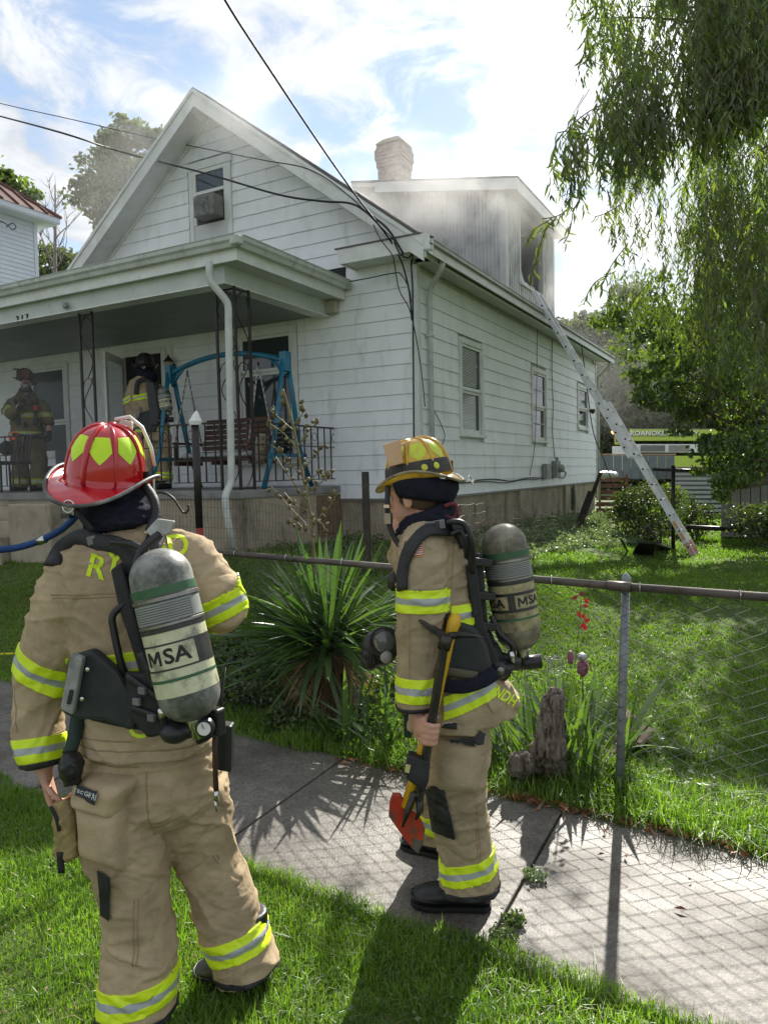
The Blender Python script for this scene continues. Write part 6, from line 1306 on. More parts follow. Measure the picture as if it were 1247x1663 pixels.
# ================================================================= wire garden fence round the house
wf = empty('garden_wire_fence', (0, -2.6, -.8), 'sagging rusty wire garden fence in front of the house foundation', 'wire fence')
M_rw = M('rusty_thin_wire', (.15, .12, .09), (.09, .065, .05), rough=.7, metal=.2, scale=5)
def wpost(u, v0, y=-2.6, r=.035):
    t = PY(u, v0, y); z0 = float(zg(t.x, t.y)); MB().box((-r, -r*.4, z0-.3-t.z), (r, r*.4, 0)).build('post', M('dark_steel_stake', (.03, .026, .024), (.06, .045, .035), rough=.7, scale=12), wf, at=t); return t
t1 = wpost(593, 766); t2 = wpost(729, 748)
def wgrid(top, hgt, nv, nh, seed, lean=0.0, name='wire_mesh', wob=.02):
    """top: polyline of the upper wire; woven down to the ground"""
    rr = random.Random(seed); m = MB(); L_ = [0]
    for i in range(1, len(top)): L_.append(L_[-1]+(Vector(top[i])-Vector(top[i-1])).length)
    def at_(s):
        s *= L_[-1]
        for i in range(1, len(top)):
            if s <= L_[i]+1e-6: return Vector(top[i-1]).lerp(Vector(top[i]), (s-L_[i-1])/max(1e-6, L_[i]-L_[i-1]))
        return Vector(top[-1])
    def pt_(s, k):
        a = at_(s); g0 = float(zg(a.x, a.y)); n_ = noise.noise(Vector((s*9+seed, k*3, seed)))
        z = a.z+(g0-a.z)*k; return Vector((a.x+wob*n_*2+lean*k, a.y+wob*noise.noise(Vector((s*7, k*4, seed+5))), z+wob*.6*noise.noise(Vector((s*12, k, seed+9)))))
    for i in range(nv+1): m.tube([pt_(i/nv, k/6) for k in range(7)], .0026, 3, cap=False)
    for j in range(nh+1): m.tube([pt_(i/(nv*1.0), j/nh) for i in range(0, nv+1)], .0019, 3, cap=False)
    o = m.build(name, M_rw, wf); o['kind'] = 'stuff'; return o
a0 = PY(262, 802, -2.95); a1 = PY(400, 812, -2.8); a2 = PY(500, 828, -2.7); a3 = PY(560, 812, -2.62)
wgrid([a0, a1, a2, a3, t1-Vector((0, 0, .33))], .8, 62, 7, 3); wgrid([t1-Vector((0, 0, .33)), PY(650, 815, -2.6), t2-Vector((0, 0, .40))], .8, 24, 7, 4)
b0 = t2-Vector((0, 0, .42)); b1 = PX(790, 818, 1.15); b2 = PX(840, 822, 1.15); b3_ = PX(862, 838, 1.15); b4_ = PX(930, 840, 1.1); b5_ = PX(965, 832, 1.1)
wgrid([b0, b1, b2, b3_], .8, 60, 8, 6, wob=.03); wgrid([b3_, b4_, b5_], .8, 30, 7, 7, wob=.06); wgrid([b5_, PX(1000, 838, 1.3)], .6, 16, 5, 8, wob=.07)
for (u0, v0, u1, v1, zz, r) in ((975, 768, 930, 888, -1.1, .045), (958, 798, 926, 884, -1.1, .05), (1012, 790, 984, 870, -1.15, .05), (1003, 812, 990, 868, -1.15, .035)):
    b = PZ(u1, v1, zz); d_ = (b-Vector(CAM)).dot(FW); t = P(u0, v0, d_+.1); z0 = float(zg(b.x, b.y)); s_ = empty('leaning_stake', b, 'dark wooden stake leaning against the wire fence '+{975: 'tallest of the near pair', 958: 'shorter one of the near pair', 1012: 'thick one of the far pair', 1003: 'thin one of the far pair'}[u0], 'stake', 'leaning stakes')
    MB().bar(b-(t-b).normalized()*.3, t, r*1.6, r*.9).build('stake', M('tarred_wood', (.02, .018, .016), (.045, .038, .03), rough=.8, scale=9), s_)

# ================================================================= porch swing and things on the porch
sw = empty('porch_swing', (-2.45, -1.0, .19), 'blue framed porch swing with slatted brown bench and pale cushion', 'porch swing')
M_blue = M('turquoise_frame_paint', (.01, .16, .27), (.01, .12, .20), rough=.4, scale=6, coat=.2)
M_brown = M('brown_bench_slat', (.085, .035, .022), (.055, .024, .016), rough=.55, scale=5, stretch=(.3, 1, 1))
MB().tube([(-3.5+2.08*t, -1.0, 1.84+.20*math.sin(math.pi*t)**.8) for t in np.linspace(0, 1, 17)], .045, 10, flat=.8).build('top_beam', M_blue, sw, smooth=True)
for x in (-3.48, -1.45):
    MB().box((x-.05, -1.07, 1.72), (x+.05, -.93, 1.98)).build('corner_post', M_blue, sw, bevel=.006)
    for sgn in (-1, 1): MB().tube([(x, -1.0+.03*sgn, 1.95), (x, -1.0+.17*sgn, 1.3), (x-(.02 if x > -2 else -.02), -1.0+.30*sgn, .7), (x, -1.0+.54*sgn, .20)], .038, 8, flat=.7).build('leg', M_blue, sw, smooth=True)
    sx_ = 1 if x < -2 else -1; MB().tube([(x+.02*sx_, -1, 1.68), (x+.12*sx_, -1, 1.80), (x+.26*sx_, -1, 1.93)], .022, 8).build('brace', M_blue, sw, smooth=True)
    MB().bar((x, -1.42, .62), (x, -.58, .62), .03, .05).build('cross_bar', M_blue, sw)
bn_ = empty('bench', (-2.5, -1, .6), parent=sw)
for k in range(7): MB().box((-3.18, -.75+.022*k+.0, .66+.078*k), (-1.86, -.725+.022*k, .722+.078*k)).build('back_slat', M_brown, bn_, bevel=.004)
for k in range(6): MB().box((-3.2, -1.30+.088*k, .575), (-1.84, -1.30+.088*k+.07, .60)).build('seat_slat', M_brown, bn_, bevel=.004)
for x in (-3.2, -2.52, -1.88): MB().box((x, -1.3, .52), (x+.04, -.75, .573)).build('rib', M_brown, bn_)
for x in (-3.22, -1.84): MB().box((x, -1.3, .82), (x+.05, -.72, .85)).box((x+.01, -1.28, .6), (x+.04, -1.24, .82)).build('armrest', M('dark_bench_frame', (.03, .02, .015), rough=.6), bn_)
m = MB(); 
for x in np.linspace(-3.05, -2.0, 6): ell(m, Vector((x, -1.03, .645)), .15, .25, .055, Matrix.Identity(3), 14)
b_ = fuse([m], .018, 2); folds(b_, .012, 9, 9, 33); bm_obj(b_, 'cushion', M('quilted_grey_cushion', (.38, .38, .37), (.26, .27, .27), rough=.9, scale=14), bn_); b_.free()
for x in (-3.18, -1.87):
    for y in (-1.28, -.74):
        pts = [Vector((x+(.0), y, .82)).lerp(Vector((x*.97-.08, -1.0, 1.86)), t) for t in np.linspace(0, 1, 26)]
        m = MB()
        for i, p_ in enumerate(pts): m.box((p_.x-.004-(.008 if i % 2 else 0), p_.y-.004-(0 if i % 2 else .008), p_.z-.024), (p_.x+.004+(.008 if i % 2 else 0), p_.y+.004+(0 if i % 2 else .008), p_.z+.024))
        m.build('chain', M_steel, sw)['kind'] = 'stuff'
qk = MB(); etube(qk, [(PY(428, 705, -1.32), .05, .03), (PY(424, 730, -1.32), .09, .05), (PY(420, 752, -1.3), .07, .04)], 10); b_ = fuse([qk], .014, 1); folds(b_, .03, 14, 14, 41, big=.02); tag(bm_obj(b_, 'folded_blanket', M('tan_blanket', (.30, .25, .19), (.2, .16, .12), rough=.9, scale=20), None), 'crumpled tan blanket hanging over the end of the porch swing', 'blanket'); b_.free()
gc = empty('patio_chair', (-7.2, -1.5, .19), 'dark metal patio chair at the left end of the porch', 'chair')
cc = PY(10, 790, -1.7)
for dx in (-.25, .25):
    for dy in (-.25, .25): MB().bar((cc.x+dx, cc.y+dy, .19), (cc.x+dx*.9, cc.y+dy*.9, .66), .025, .025).build('leg', M_black, gc)
MB().box((cc.x-.27, cc.y-.27, .62), (cc.x+.27, cc.y+.27, .67)).build('seat', M_black, gc, bevel=.015)
for k in range(6): MB().bar((cc.x-.22+.088*k, cc.y+.25, .66), (cc.x-.22+.088*k, cc.y+.33, 1.1), .03, .012).build('back_slat', M_black, gc)
bx_ = empty('storage_bench', PY(105, 770, -.5), 'blue grey plastic storage bench under the left porch window', 'storage bench'); q = PY(112, 770, -.5)
MB().box((q.x-.55, -.75, .19), (q.x+.1, -.3, .55)).build('box', M('blue_grey_plastic', (.10, .13, .16), rough=.5), bx_, bevel=.02); MB().box((q.x-.57, -.77, .555), (q.x+.12, -.28, .60)).box((q.x-.57, -.32, .6), (q.x+.12, -.26, .9)).build('lid', MATS['blue_grey_plastic'], bx_, bevel=.015)

# ================================================================= wires and boxes on the house
def cable(pts, r, label, mat=None, name='cable', group='cables on the house'):
    m = MB(); pts = [Vector(p) for p in pts]; fine = []
    for i in range(len(pts)-1):
        p0 = pts[max(i-1, 0)]; p1 = pts[i]; p2 = pts[i+1]; p3 = pts[min(i+2, len(pts)-1)]
        for t in (0, .17, .33, .5, .67, .83): fine.append(.5*((2*p1)+(p2-p0)*t+(2*p0-5*p1+4*p2-p3)*t*t+(3*p1-p0-3*p2+p3)*t**3))
    fine.append(pts[-1]); o = m.tube(fine, r, 6).build(name, mat or M_cable, None, smooth=True); return tag(o, label, 'cable', group)
cable([P(-60, 148, 15.4), P(0, 167, 15), P(120, 194, 13.6), P(250, 224, 12.2), PY(415, 257, -.8), PY(500, 274, -.65), PY(560, 312, -.6), PY(612, 362, -.55), PY(648, 398, -.5)], .008, 'upper black overhead cable crossing the gable from the left', name='overhead_cable', group='overhead cables')
cable([P(-60, 172, 15.0), P(0, 188, 14.6), P(100, 215, 11.35), P(200, 247, 12.3), PY(330, 280, -.9), PY(450, 315, -.7), PY(520, 326, -.6), PY(570, 330, -.55), PY(600, 348, -.55), PY(630, 372, -.52), PY(655, 412, -.5)], .015, 'thick twisted lower overhead cable crossing the gable from the left', name='overhead_cable', group='overhead cables')
cable([P(350, -40, 5.4), P(366, 0, 5.8), P(430, 100, 7.0), P(520, 235, 8.3), P(580, 320, 9.0), P(640, 400, 9.45), P(662, 460, 9.5), P(669, 520, 9.62)], .012, 'thick black cable coming down steeply from the sky to the house corner', name='overhead_cable', group='overhead cables')
cable([P(640, 392, 9.4), P(650, 412, 9.4), P(664, 418, 9.45), P(672, 405, 9.5), P(668, 430, 9.55), P(670, 470, 9.66), P(671, 560, 9.68), P(672, 700, 9.68), P(673, 800, 9.68)], .011, 'black cable running straight down beside the corner board')
cable([P(600, 350, 9.7), P(616, 385, 9.4), P(636, 412, 9.4), P(640, 425, 9.45), P(648, 470, 9.6), P(664, 500, 9.66), P(674, 540, 9.7), P(684, 600, 9.72), P(690, 660, 9.74)], .007, 'thin black cable bowing across the corner board near the cornice')
cable([P(568, 457, 9.98), P(600, 451, 9.85), P(640, 443, 9.75), P(652, 446, 9.68), P(664, 468, 9.66), P(668, 490, 9.66)], .007, 'short black cable along the siding under the cornice return')
def ox(u, v, o=.035): return PX(u, v, o)
cable([ox(699, 657), ox(712, 680), ox(722, 705), ox(718, 722), ox(706, 728)], .006, 'loose black cable curling on the side wall left of the nearest window')
cable([ox(872, 500, .06), ox(872, 560), ox(871, 640), ox(869, 708, .08), ox(866, 740), ox(860, 772)], .006, 'thin black cable hanging down past the middle side window')
cable([ox(897, 545), ox(896, 600), ox(898, 660), ox(897, 700), ox(901, 745)], .009, 'grey cable conduit running down to the electric meter', M_greyc)
cable([ox(733, 782), ox(760, 781), ox(800, 778), ox(830, 781), ox(860, 776), ox(885, 777), ox(900, 774), ox(915, 776), ox(919, 768), ox(915, 765)], .011, 'bundle of grey cables running low along the side wall to the meters', M('dusty_cable', (.09, .095, .095), (.05, .05, .05), rough=.7, scale=10))
cable([ox(742, 785), ox(790, 782), ox(822, 784), ox(850, 779), ox(874, 779)], .008, 'slack black cable drooping beneath the grey cable bundle')
cable([P(944, 560, 15.2), P(952, 620, 15.1), P(963, 700, 14.9), P(980, 745, 14.6), P(1000, 800, 14.2), P(1012, 835, 13.8)], .010, 'dark halyard rope hanging from the ladder in front of the far window', name='rope')
mt = empty('electric_meter', ox(904, 762), 'round glass electric meter on its grey box low on the side wall', 'electric meter'); a = PX(904, 762, .08)
M_box = M('grey_meter_box', (.30, .32, .31), (.22, .24, .23), rough=.5, scale=8)
MB().box((.025, a.y-.17, a.z-.18), (.13, a.y+.15, a.z+.18)).build('box', M_box, mt, bevel=.01); MB().lathe((.13, a.y+.02, a.z+.02), [(.09, 0), (.09, .04), (.075, .10), (.0, .115)], 18, axis=(1, 0, 0)).build('glass_dome', M('meter_glass', (.3, .32, .32), rough=.1, spec=.8), mt, smooth=True); MB().tube([(.09, a.y-.01, a.z+.18), (.09, a.y-.01, a.z+.26)], .03, 10).build('conduit', M_box, mt, smooth=True)
jb = empty('junction_box', ox(887, 764), 'plain grey junction box left of the electric meter', 'junction box'); a = PX(887, 765, .06); MB().box((.025, a.y-.17, a.z-.17), (.11, a.y+.15, a.z+.15)).build('box', M_box, jb, bevel=.008); MB().box((.111, a.y-.15, a.z-.15), (.118, a.y+.13, a.z+.13)).build('cover', M_box, jb, bevel=.003)
fl_ = empty('flood_lamp', ox(961, 666), 'small dark flood lamp at the far end of the side wall', 'lamp'); a = PX(961, 667, .1); MB().lathe(a, [(.0, -.05), (.035, -.04), (.07, .05), (.0, .055)], 12, axis=(.8, -.3, -.4)).build('lamp_head', M_black, fl_, smooth=True); MB().bar((.02, a.y, a.z), a, .03, .03).build('arm', M_black, fl_)

# ================================================================= ladder
M_alu = M('aluminium', (.72, .74, .76), (.60, .62, .64), rough=.34, metal=.35, scale=6, dirt=(.3, .3, .3), dscale=9)
lad = empty('extension_ladder', PZ(1135, 905, -1.20), 'long aluminium extension ladder leaning up to the broken dormer window', 'ladder')
B0 = PZ(1128, 906, -1.20); T0 = P(872, 467, (PX(872, 467, .32)-Vector(CAM)).dot(FW)); Yv = Vector((0, 1, 0)); wd_ = .47
def section(b, t, off, w, r0, name):
    d = (t-b).normalized(); nrm = d.cross(Yv).normalized(); nrm = nrm if nrm.z > 0 else -nrm; o_ = nrm*off
    for s_ in (0, 1): 
        a0 = b+Yv*(w*s_+r0)+o_; a1 = t+Yv*(w*s_+r0)+o_; MB().bar(a0, a1, .028, .085, up=nrm).build(name+'_rail', M_alu, lad, bevel=.004)
    n = int((t-b).length/.305); pr = None
    for i in range(1, n+1):
        c = b+d*(.305*i-.1)+o_; MB().tube([c+Yv*(r0+.0), c+Yv*(r0+w)], .016, 8).build(name+'_rung', M_alu, lad, smooth=True)
        for s_ in (0, 1): MB().lathe(c+Yv*(r0+w*s_+(-.0145 if s_ == 0 else .0145)), [(.0, .004), (.017, .003), (.019, 0)], 8, axis=(0, -1 if s_ == 0 else 1, 0)).build('rung_plug', M_black, lad)
section(B0, B0.lerp(T0, .56), 0, wd_, 0, 'base'); section(B0.lerp(T0, .36), T0, -.09, wd_-.07, .035, 'fly')
for s_ in (0, 1): MB().box((-.06, -.03, -.03), (.09, .05, .012)).build('foot', M_black, lad, at=B0+Yv*(wd_*s_)); MB().bar(B0+Yv*(wd_*s_)+(T0-B0).normalized()*.05, B0+Yv*(wd_*s_)+(T0-B0).normalized()*.28, .034, .09, up=(0, 0, 1)).build('warning_sticker', M('red_white_sticker', (.5, .1, .08), (.6, .6, .58), rough=.5, scale=30), lad)
for q_ in (.12, .2): c = B0.lerp(T0, q_*.5); MB().bar(c-Yv*.016, c-Yv*.016+(T0-B0).normalized()*.14, .003, .05, up=(0, 0, 1)).build('data_sticker', M('orange_sticker', (.6, .35, .15), rough=.5), lad)

# ================================================================= things on the lawn
fs_ = empty('fallen_sign', PZ(1050, 905, -1.19), 'black folded sign board lying collapsed on the lawn near the ladder', 'fallen sign'); M_fs = M('black_board', (.012, .012, .013), rough=.5)
def slab(pts, th, name, mat, par): MB().prism(pts, Vector((0, 0, th))).build(name, mat, par)
a = [PZ(1023, 907, -1.19), PZ(1058, 908, -1.19), P(1066, 884, 11.2), P(1037, 882, 11.2)]; slab(a, .03, 'front_board', M_fs, fs_)
a = [P(1066, 884, 11.2), P(1038, 882, 11.25), PZ(1062, 896, -1.19)+Vector((0, 1.2, 0)), PZ(1085, 902, -1.19)+Vector((0, .8, 0))]; slab(a, .03, 'rear_board', M_fs, fs_)
a = [PZ(1058, 899, -1.16), PZ(1062, 910, -1.195), PZ(1093, 912, -1.195), PZ(1084, 901, -1.16)]; slab(a, .02, 'torn_brown_flap', M('wet_cardboard', (.28, .15, .07), (.18, .09, .05), rough=.7, scale=8), fs_)
for (p_, q_) in ((P(1008, 876, 11.2), PZ(1024, 905, -1.19)), (P(1052, 855, 11.35), P(1070, 882, 11.3)), (P(1073, 862, 11.4), PZ(1072, 893, -1.19))): MB().tube([p_, q_], .02, 6).build('leg', M_black, fs_)
# hoses
def ground_hose(uv, r, name, mat, label, lift=None):
    pts = []
    for i, (u, v) in enumerate(uv):
        z = -.8
        for _ in range(12): p_ = PZ(u, v, z); z = float(zg(p_.x, p_.y))+r
        pts.append(p_+Vector((0, 0, (lift[i] if lift else 0))))
    o = hose(pts, r, name, mat, None, 10); return tag(o, label, 'hose')
M_bh = M('blue_canvas_hose', (.015, .05, .18), (.02, .07, .22), rough=.75, scale=20, dirt=(.1, .1, .1), dscale=12, dramp=(.6, .8), bump=.3, bscale=200)
fh = empty('fire_hose', P(60, 880, 8.6), 'dark blue fire hose crossing the grass towards the porch steps', 'fire hose')
pts_ = [P(-60, 900, 8.3), P(0, 893, 8.4), P(30, 889, 8.5), P(60, 880, 8.5), P(90, 866, 8.4), P(112, 850, 8.2), P(128, 830, 8.0), P(140, 800, 7.8)]
zz_ = [float(zg(p_.x, p_.y)) for p_ in pts_]
hose(pts_, .040, 'canvas', M_bh, fh, 12); MB().tube([P(62, 880, 8.49), P(74, 875, 8.47)], .048, 14).build('coupling', M_chrome, fh, smooth=True)
ground_hose([(-40, 1066), (0, 1063), (20, 1062), (60, 1061), (140, 1063), (200, 1066)], .012, 'yellow_hose', M('yellow_rubber', (.65, .55, .02), rough=.5), 'thin yellow hose lying straight across the left lawn')
for i, (u, v, lb) in enumerate(((39, 897, 'crumpled white paper scrap on the grass below the blue hose'), (61, 900, 'small white litter piece right of the paper scrap by the blue hose'))):
    q = PZ(u, v, -.62); q.z = float(zg(q.x, q.y)); m = MB(); ell(m, q+Vector((0, 0, .03)), .05-.02*i, .04, .04, n=8); o = m.build('litter', M('white_paper', (.7, .7, .7), rough=.7), None); tag(o, lb, 'litter')
    for v_ in o.data.vertices: v_.co += Vector((random.uniform(-.015, .015), random.uniform(-.015, .015), random.uniform(-.015, .02)))
# split boards edging the bed
M_old = M('grey_weathered_wood', (.17, .13, .10), (.26, .215, .17), rough=.9, scale=7, stretch=(.5, 1, 3), dirt=(.07, .05, .035), dscale=8, dramp=(.5, .7), bump=.5, bscale=60, bstretch=(.2, 1, 1))
for i, (u0, v0, u1, v1, lb) in enumerate(((512, 1172, 668, 1212, 'rotting edging board in the bed beneath the yucca'), (786, 1243, 958, 1268, 'grey edging board half buried in grass in front of the stump'))):
    a = PZ(u0, v0, GZ+.01); b = PZ(u1, v1, GZ+.01); o = MB().bar(a, b, .03, .075).build('edging_board', M_old, None, bevel=.006); tag(o, lb, 'board', 'edging boards')
M_fst = M('reddish_flagstone', (.25, .16, .11), (.30, .24, .19), rough=.85, scale=6, dirt=(.12, .09, .06), dscale=9, dramp=(.5, .7), bump=.4, bscale=50)
for k, (pl_, lb) in enumerate((([(1018, 1208), (1042, 1185), (1063, 1192), (1040, 1216)], 'reddish flat brick leaning just right of the fence post'), ([(975, 1232), (1000, 1216), (1018, 1222), (1008, 1256), (972, 1256)], 'pale flagstone sunk in grass left of the fence post foot'), ([(996, 1205), (1022, 1190), (1034, 1196), (1012, 1214)], 'small flagstone between the brick and the fence post'), ([(1000, 1150), (1020, 1160), (1034, 1172), (1012, 1176)], 'thin grey flagstone behind the fence post'))):
    o = MB().prism([PZ(u, v, GZ+.03+.02*(k == 0)) for u, v in pl_], (0, 0, .035)).build('flagstone', M_fst, None, bevel=.006); tag(o, lb, 'stone', 'flagstones by the post')
# stump
q = PZ(886, 1262, GZ); stp = empty('tree_stump', q, 'tall twisted grey tree stump standing behind the fence beside the iris', 'stump')
m = MB(); etube(m, [(q+Vector((0, 0, -.05)), .12, .12), (q+Vector((0, 0, .05)), .10, .10), (P(890, 1215, 3.93), .085, .08), (P(896, 1170, 3.93), .075, .07), (P(900, 1140, 3.93), .058, .05), (P(903, 1122, 3.93), .030, .025)], 20); etube(m, [(q+Vector((-.14, .05, -.05)), .09, .08), (P(846, 1238, 3.95), .07, .06), (P(842, 1224, 3.95), .04, .04)], 12)
b_ = fuse([m], .007, 1)
for v_ in b_.verts: n_ = noise.noise(Vector((v_.co.x*38, v_.co.y*38, v_.co.z*5))); n2_ = noise.noise(v_.co*14); v_.co += v_.normal*(.022*n_+.018*n2_-.012*(abs(n_) < .08))
b_.normal_update(); bm_obj(b_, 'trunk', M('grey_split_stump', (.12, .10, .08), (.23, .20, .17), rough=.9, scale=10, stretch=(4, 4, .6), dirt=(.03, .02, .012), dscale=9, dstretch=(4, 4, .6), dramp=(.5, .62), bump=.8, bscale=60, bstretch=(3, 3, .4)), stp); b_.free()

# ================================================================= neighbours and what lies behind
nbh = empty('neighbour_house', (-15, 3, -.8), 'white sided neighbouring house with brown metal hip roof at far left', 'house')
NX, NY, NZ1 = -13.0, 4.05, 7.12; M_nw = M('bright_neighbour_siding', (.62, .68, .74), (.56, .62, .68), rough=.5, scale=1.5)
MB().box((NX-9, -6, -1), (NX-.01, NY, NZ1)).build('wall', M_nw, nbh); k = 0
z = 3.0
while z < NZ1-.02: MB().prism([(NX-.01, -6, z), (NX+.018, -6, z), (NX+.002, -6, z+.112), (NX-.01, -6, z+.112)], (0, NY+6-.08, 0)).build('siding_board', M_nw, nbh); z += .114
MB().box((NX-.01, NY-.08, -1), (NX+.03, NY+.02, NZ1)).build('corner_board', M_nw, nbh); MB().box((NX+.02, NY-1.22, 3), (NX+.06, NY-1.16, NZ1-.15)).build('downspout', M_greyc, nbh)
MB().box((NX-9, -6, NZ1), (NX+.42, NY+.4, NZ1+.03)).box((NX+.40, -6, NZ1+.031), (NX+.44, NY+.42, NZ1+.17)).box((NX-9, NY+.40, NZ1+.031), (NX+.40, NY+.44, NZ1+.17)).build('eave', M_nw, nbh)
M_nr = M('brown_metal_roof', (.13, .065, .05), (.17, .095, .075), rough=.45, metal=.3, scale=3)
ap = Vector((NX-4.5, NY-4.6, NZ1+4.1)); e0 = Vector((NX+.46, NY+.46, NZ1+.17)); e1 = Vector((NX+.46, -6, NZ1+.17)); e2 = Vector((NX-9.4, NY+.46, NZ1+.17)); ap2 = Vector((NX-4.5, -6, NZ1+4.1))
MB().add([e0, e1, ap2, ap, e2], [(0, 3, 2, 1), (0, 4, 3)]).build('roof', M_nr, nbh)
for i in range(1, 14): 
    y = NY+.46-i*.42; t_ = min(1, (NY+.46-y)/5.06); MB().bar((NX+.46, y, NZ1+.19), (NX+.46+(ap.x-NX-.46)*t_, y, NZ1+.19+(4.1-.17)*t_), .03, .05).build('roof_seam', M_nr, nbh)
MB().bar(e0+Vector((0, 0, .02)), ap+Vector((0, 0, .02)), .10, .06).build('hip_ridge', M_nr, nbh)
cable([P(-10, 355, 18.3), P(8, 362, 18.3), P(20, 372, 18.3), P(26, 368, 18.3), P(20, 362, 18.3), P(10, 368, 18.3)], .018, 'tangle of grey cable under the eave of the neighbouring house', M_greyc, group='neighbour cables')
# fire engine far behind
eng = empty('fire_engine', P(1080, 760, 38), 'lime yellow and white fire engine parked far behind the yard, seen under the trees', 'fire engine')
Dk = 36.0; M_lim = M('lime_engine_paint', (.42, .55, .05), rough=.35, coat=.4); M_ewh = M('white_engine_paint', (.66, .68, .68), rough=.35, coat=.4)
def rr_box(u0, v0, u1, v1, d0, d1, name, mat, par, bev=.03): 
    a = P(u0, v1, d0); b = P(u1, v0, d0); dx = (P(u1, v1, d0)-a); dz = Vector((0, 0, b.z-a.z)); MB().prism([a, a+dx, a+dx+dz, a+dz], (P(u0, v1, d1)-P(u0, v1, d0)).normalized()*(d1-d0)).build(name, mat, par, bevel=bev)
rr_box(1022, 692, 1200, 716, Dk, Dk+2.4, 'upper_body', M_lim, eng); rr_box(1022, 717, 1200, 735, Dk, Dk+2.4, 'stripe_body', M_ewh, eng); rr_box(1022, 736, 1200, 760, Dk, Dk+2.4, 'lower_body', M_lim, eng); rr_box(998, 698, 1018, 722, Dk+.1, Dk+2.3, 'cab_top', M_lim, eng); rr_box(994, 724, 1018, 764, Dk+.05, Dk+2.3, 'cab', M_ewh, eng)
rr_box(1000, 702, 1015, 718, Dk+.06, Dk+.1, 'cab_window', M_glass, eng, 0); rr_box(1026, 693, 1196, 696, Dk-.05, Dk, 'rail', M_steel, eng, 0); rr_box(1040, 722, 1080, 733, Dk-.04, Dk, 'locker_door', M_greyc, eng, 0); rr_box(1086, 722, 1120, 733, Dk-.04, Dk, 'locker_door', M_steel, eng, 0)
vs, fs = text_mesh('ROANOKE COUNTY', 1.0, 0, .02); a = P(1023, 711, Dk-.06); ex_ = (P(1123, 711, Dk-.06)-P(1023, 711, Dk-.06)); w_ = max(v[0] for v in vs)*2; s_ = ex_.length*1.12/w_; exn = ex_.normalized(); mid = P(1078, 704, Dk-.06)
for nm, mt_, dd, off in (('lettering_shadow', M_blk, -.02, (.04, -.035)), ('lettering', M('white_letter', (.8, .8, .8), rough=.4), -.05, (0, 0))): MB().add([mid+exn*((v[0]+off[0]/s_)*s_)+Vector((0, 0, (v[1]*.88+off[1]/s_)*s_))+FW*dd for v in vs], fs).build(nm, mt_, eng)
for u, c in ((997, (1, .45, .1)), (1004, (1, .55, .15))): m = MB(); ell(m, P(u, 701, Dk-.1), .13, .13, .13, n=12); m.build('warning_lamp', M('amber_lamp_%d' % u, c, rough=.3, emit=2.2), eng, smooth=True)
for u in (1050,): MB().lathe(P(u, 764, Dk-.05), [(.0, .05), (.25, .05), (.5, .02), (.5, -.35)], 20, axis=-FW).build('wheel', M_blk, eng)
# grey retaining wall, deck boards, sheds
gw = empty('grey_board_wall', P(1020, 765, 26), 'long grey board wall with brown capping in front of the fire engine', 'wall'); M_gb = M('blue_grey_boards', (.13, .155, .17), (.10, .12, .13), rough=.8, scale=2)
for i in range(9): u0 = 968+i*14.2; rr_box(u0, 739, u0+13.6, 778, 26, 26.08, 'board', M_gb, gw, 0)
rr_box(966, 734, 1098, 739, 25.94, 26.14, 'capping', M('brown_capping', (.30, .17, .09), rough=.8), gw, .01)
dk = empty('board_fence', P(995, 800, 20), 'low reddish brown board fence just beyond the far end of the house', 'fence'); M_rb = M('red_brown_boards', (.16, .085, .06), (.12, .07, .05), rough=.85, scale=4)
for i in range(6): rr_box(968, 774+i*10, 1022, 782.5+i*10, 20, 20.05, 'board', M_rb, dk, 0)
for u in (972, 1016): rr_box(u, 770, u+4, 836, 19.9, 20, 'post', M_rb, dk, 0)
m = MB(); ell(m, P(985, 771, 19.6), .34, .2, .09); b_ = fuse([m], .03, 1); folds(b_, .03, 9, 9, 51, big=.02); tag(bm_obj(b_, 'plastic_sheet', M('white_plastic_sheet', (.6, .62, .62), rough=.4), None), 'crumpled white plastic sheet on top of the red brown fence', 'plastic sheet'); b_.free()
M_nw2 = M('dull_white_boards', (.33, .35, .35), (.28, .3, .3), rough=.6)
sh1 = empty('white_outbuilding', P(1145, 850, 22), 'small white clapboard outbuilding half hidden behind the leaves', 'outbuilding')
rr_box(1096, 764, 1172, 866, 22.1, 26, 'wall', M('gap_shadow_board', (.10, .11, .11), rough=.8), sh1, 0)
for i in range(13): rr_box(1096, 766+i*7.4, 1172, 772.0+i*7.4, 22.0, 22.09, 'siding_board', M_nw2, sh1, 0)
rr_box(1090, 756, 1178, 763, 21.9, 26.2, 'roof', M_shing, sh1, .02)
sh2 = empty('grey_shed', P(1210, 860, 15.2), 'pale grey vertical board shed at the right edge of the lawn', 'shed'); M_gs = M('pale_grey_boards', (.27, .27, .25), (.21, .215, .2), rough=.85, scale=3, dirt=(.1, .1, .09), dscale=4, dramp=(.55, .8))
for i in range(12): rr_box(1171+i*16, 772, 1185.8+i*16, 872, 15.2, 15.28, 'board', M_gs, sh2, .004)
rr_box(1160, 758, 1380, 771, 14.9, 18, 'roof', M_shing, sh2, .02); rr_box(1173, 772, 1360, 872, 15.35, 17.8, 'body', M_gs, sh2, 0)
bf = empty('back_fence', P(1093, 895, 13.0), 'dark pipe fence with rails running right behind the ladder', 'fence')
for u, v0, v1 in ((1093, 756, 897), (1250, 756, 880)): MB().tube([P(u, v0, 13.1), P(u, v1, 13.1)], .035, 8).build('post', M_black, bf, smooth=True)
MB().tube([P(1060, 762, 13.1), P(1140, 765, 13.1), P(1260, 760, 13.1)], .03, 8).build('rail', M_black, bf, smooth=True); MB().tube([P(1115, 856, 14.0), P(1180, 859, 14), P(1270, 861, 14)], .045, 8).build('rail', M_black, bf, smooth=True)
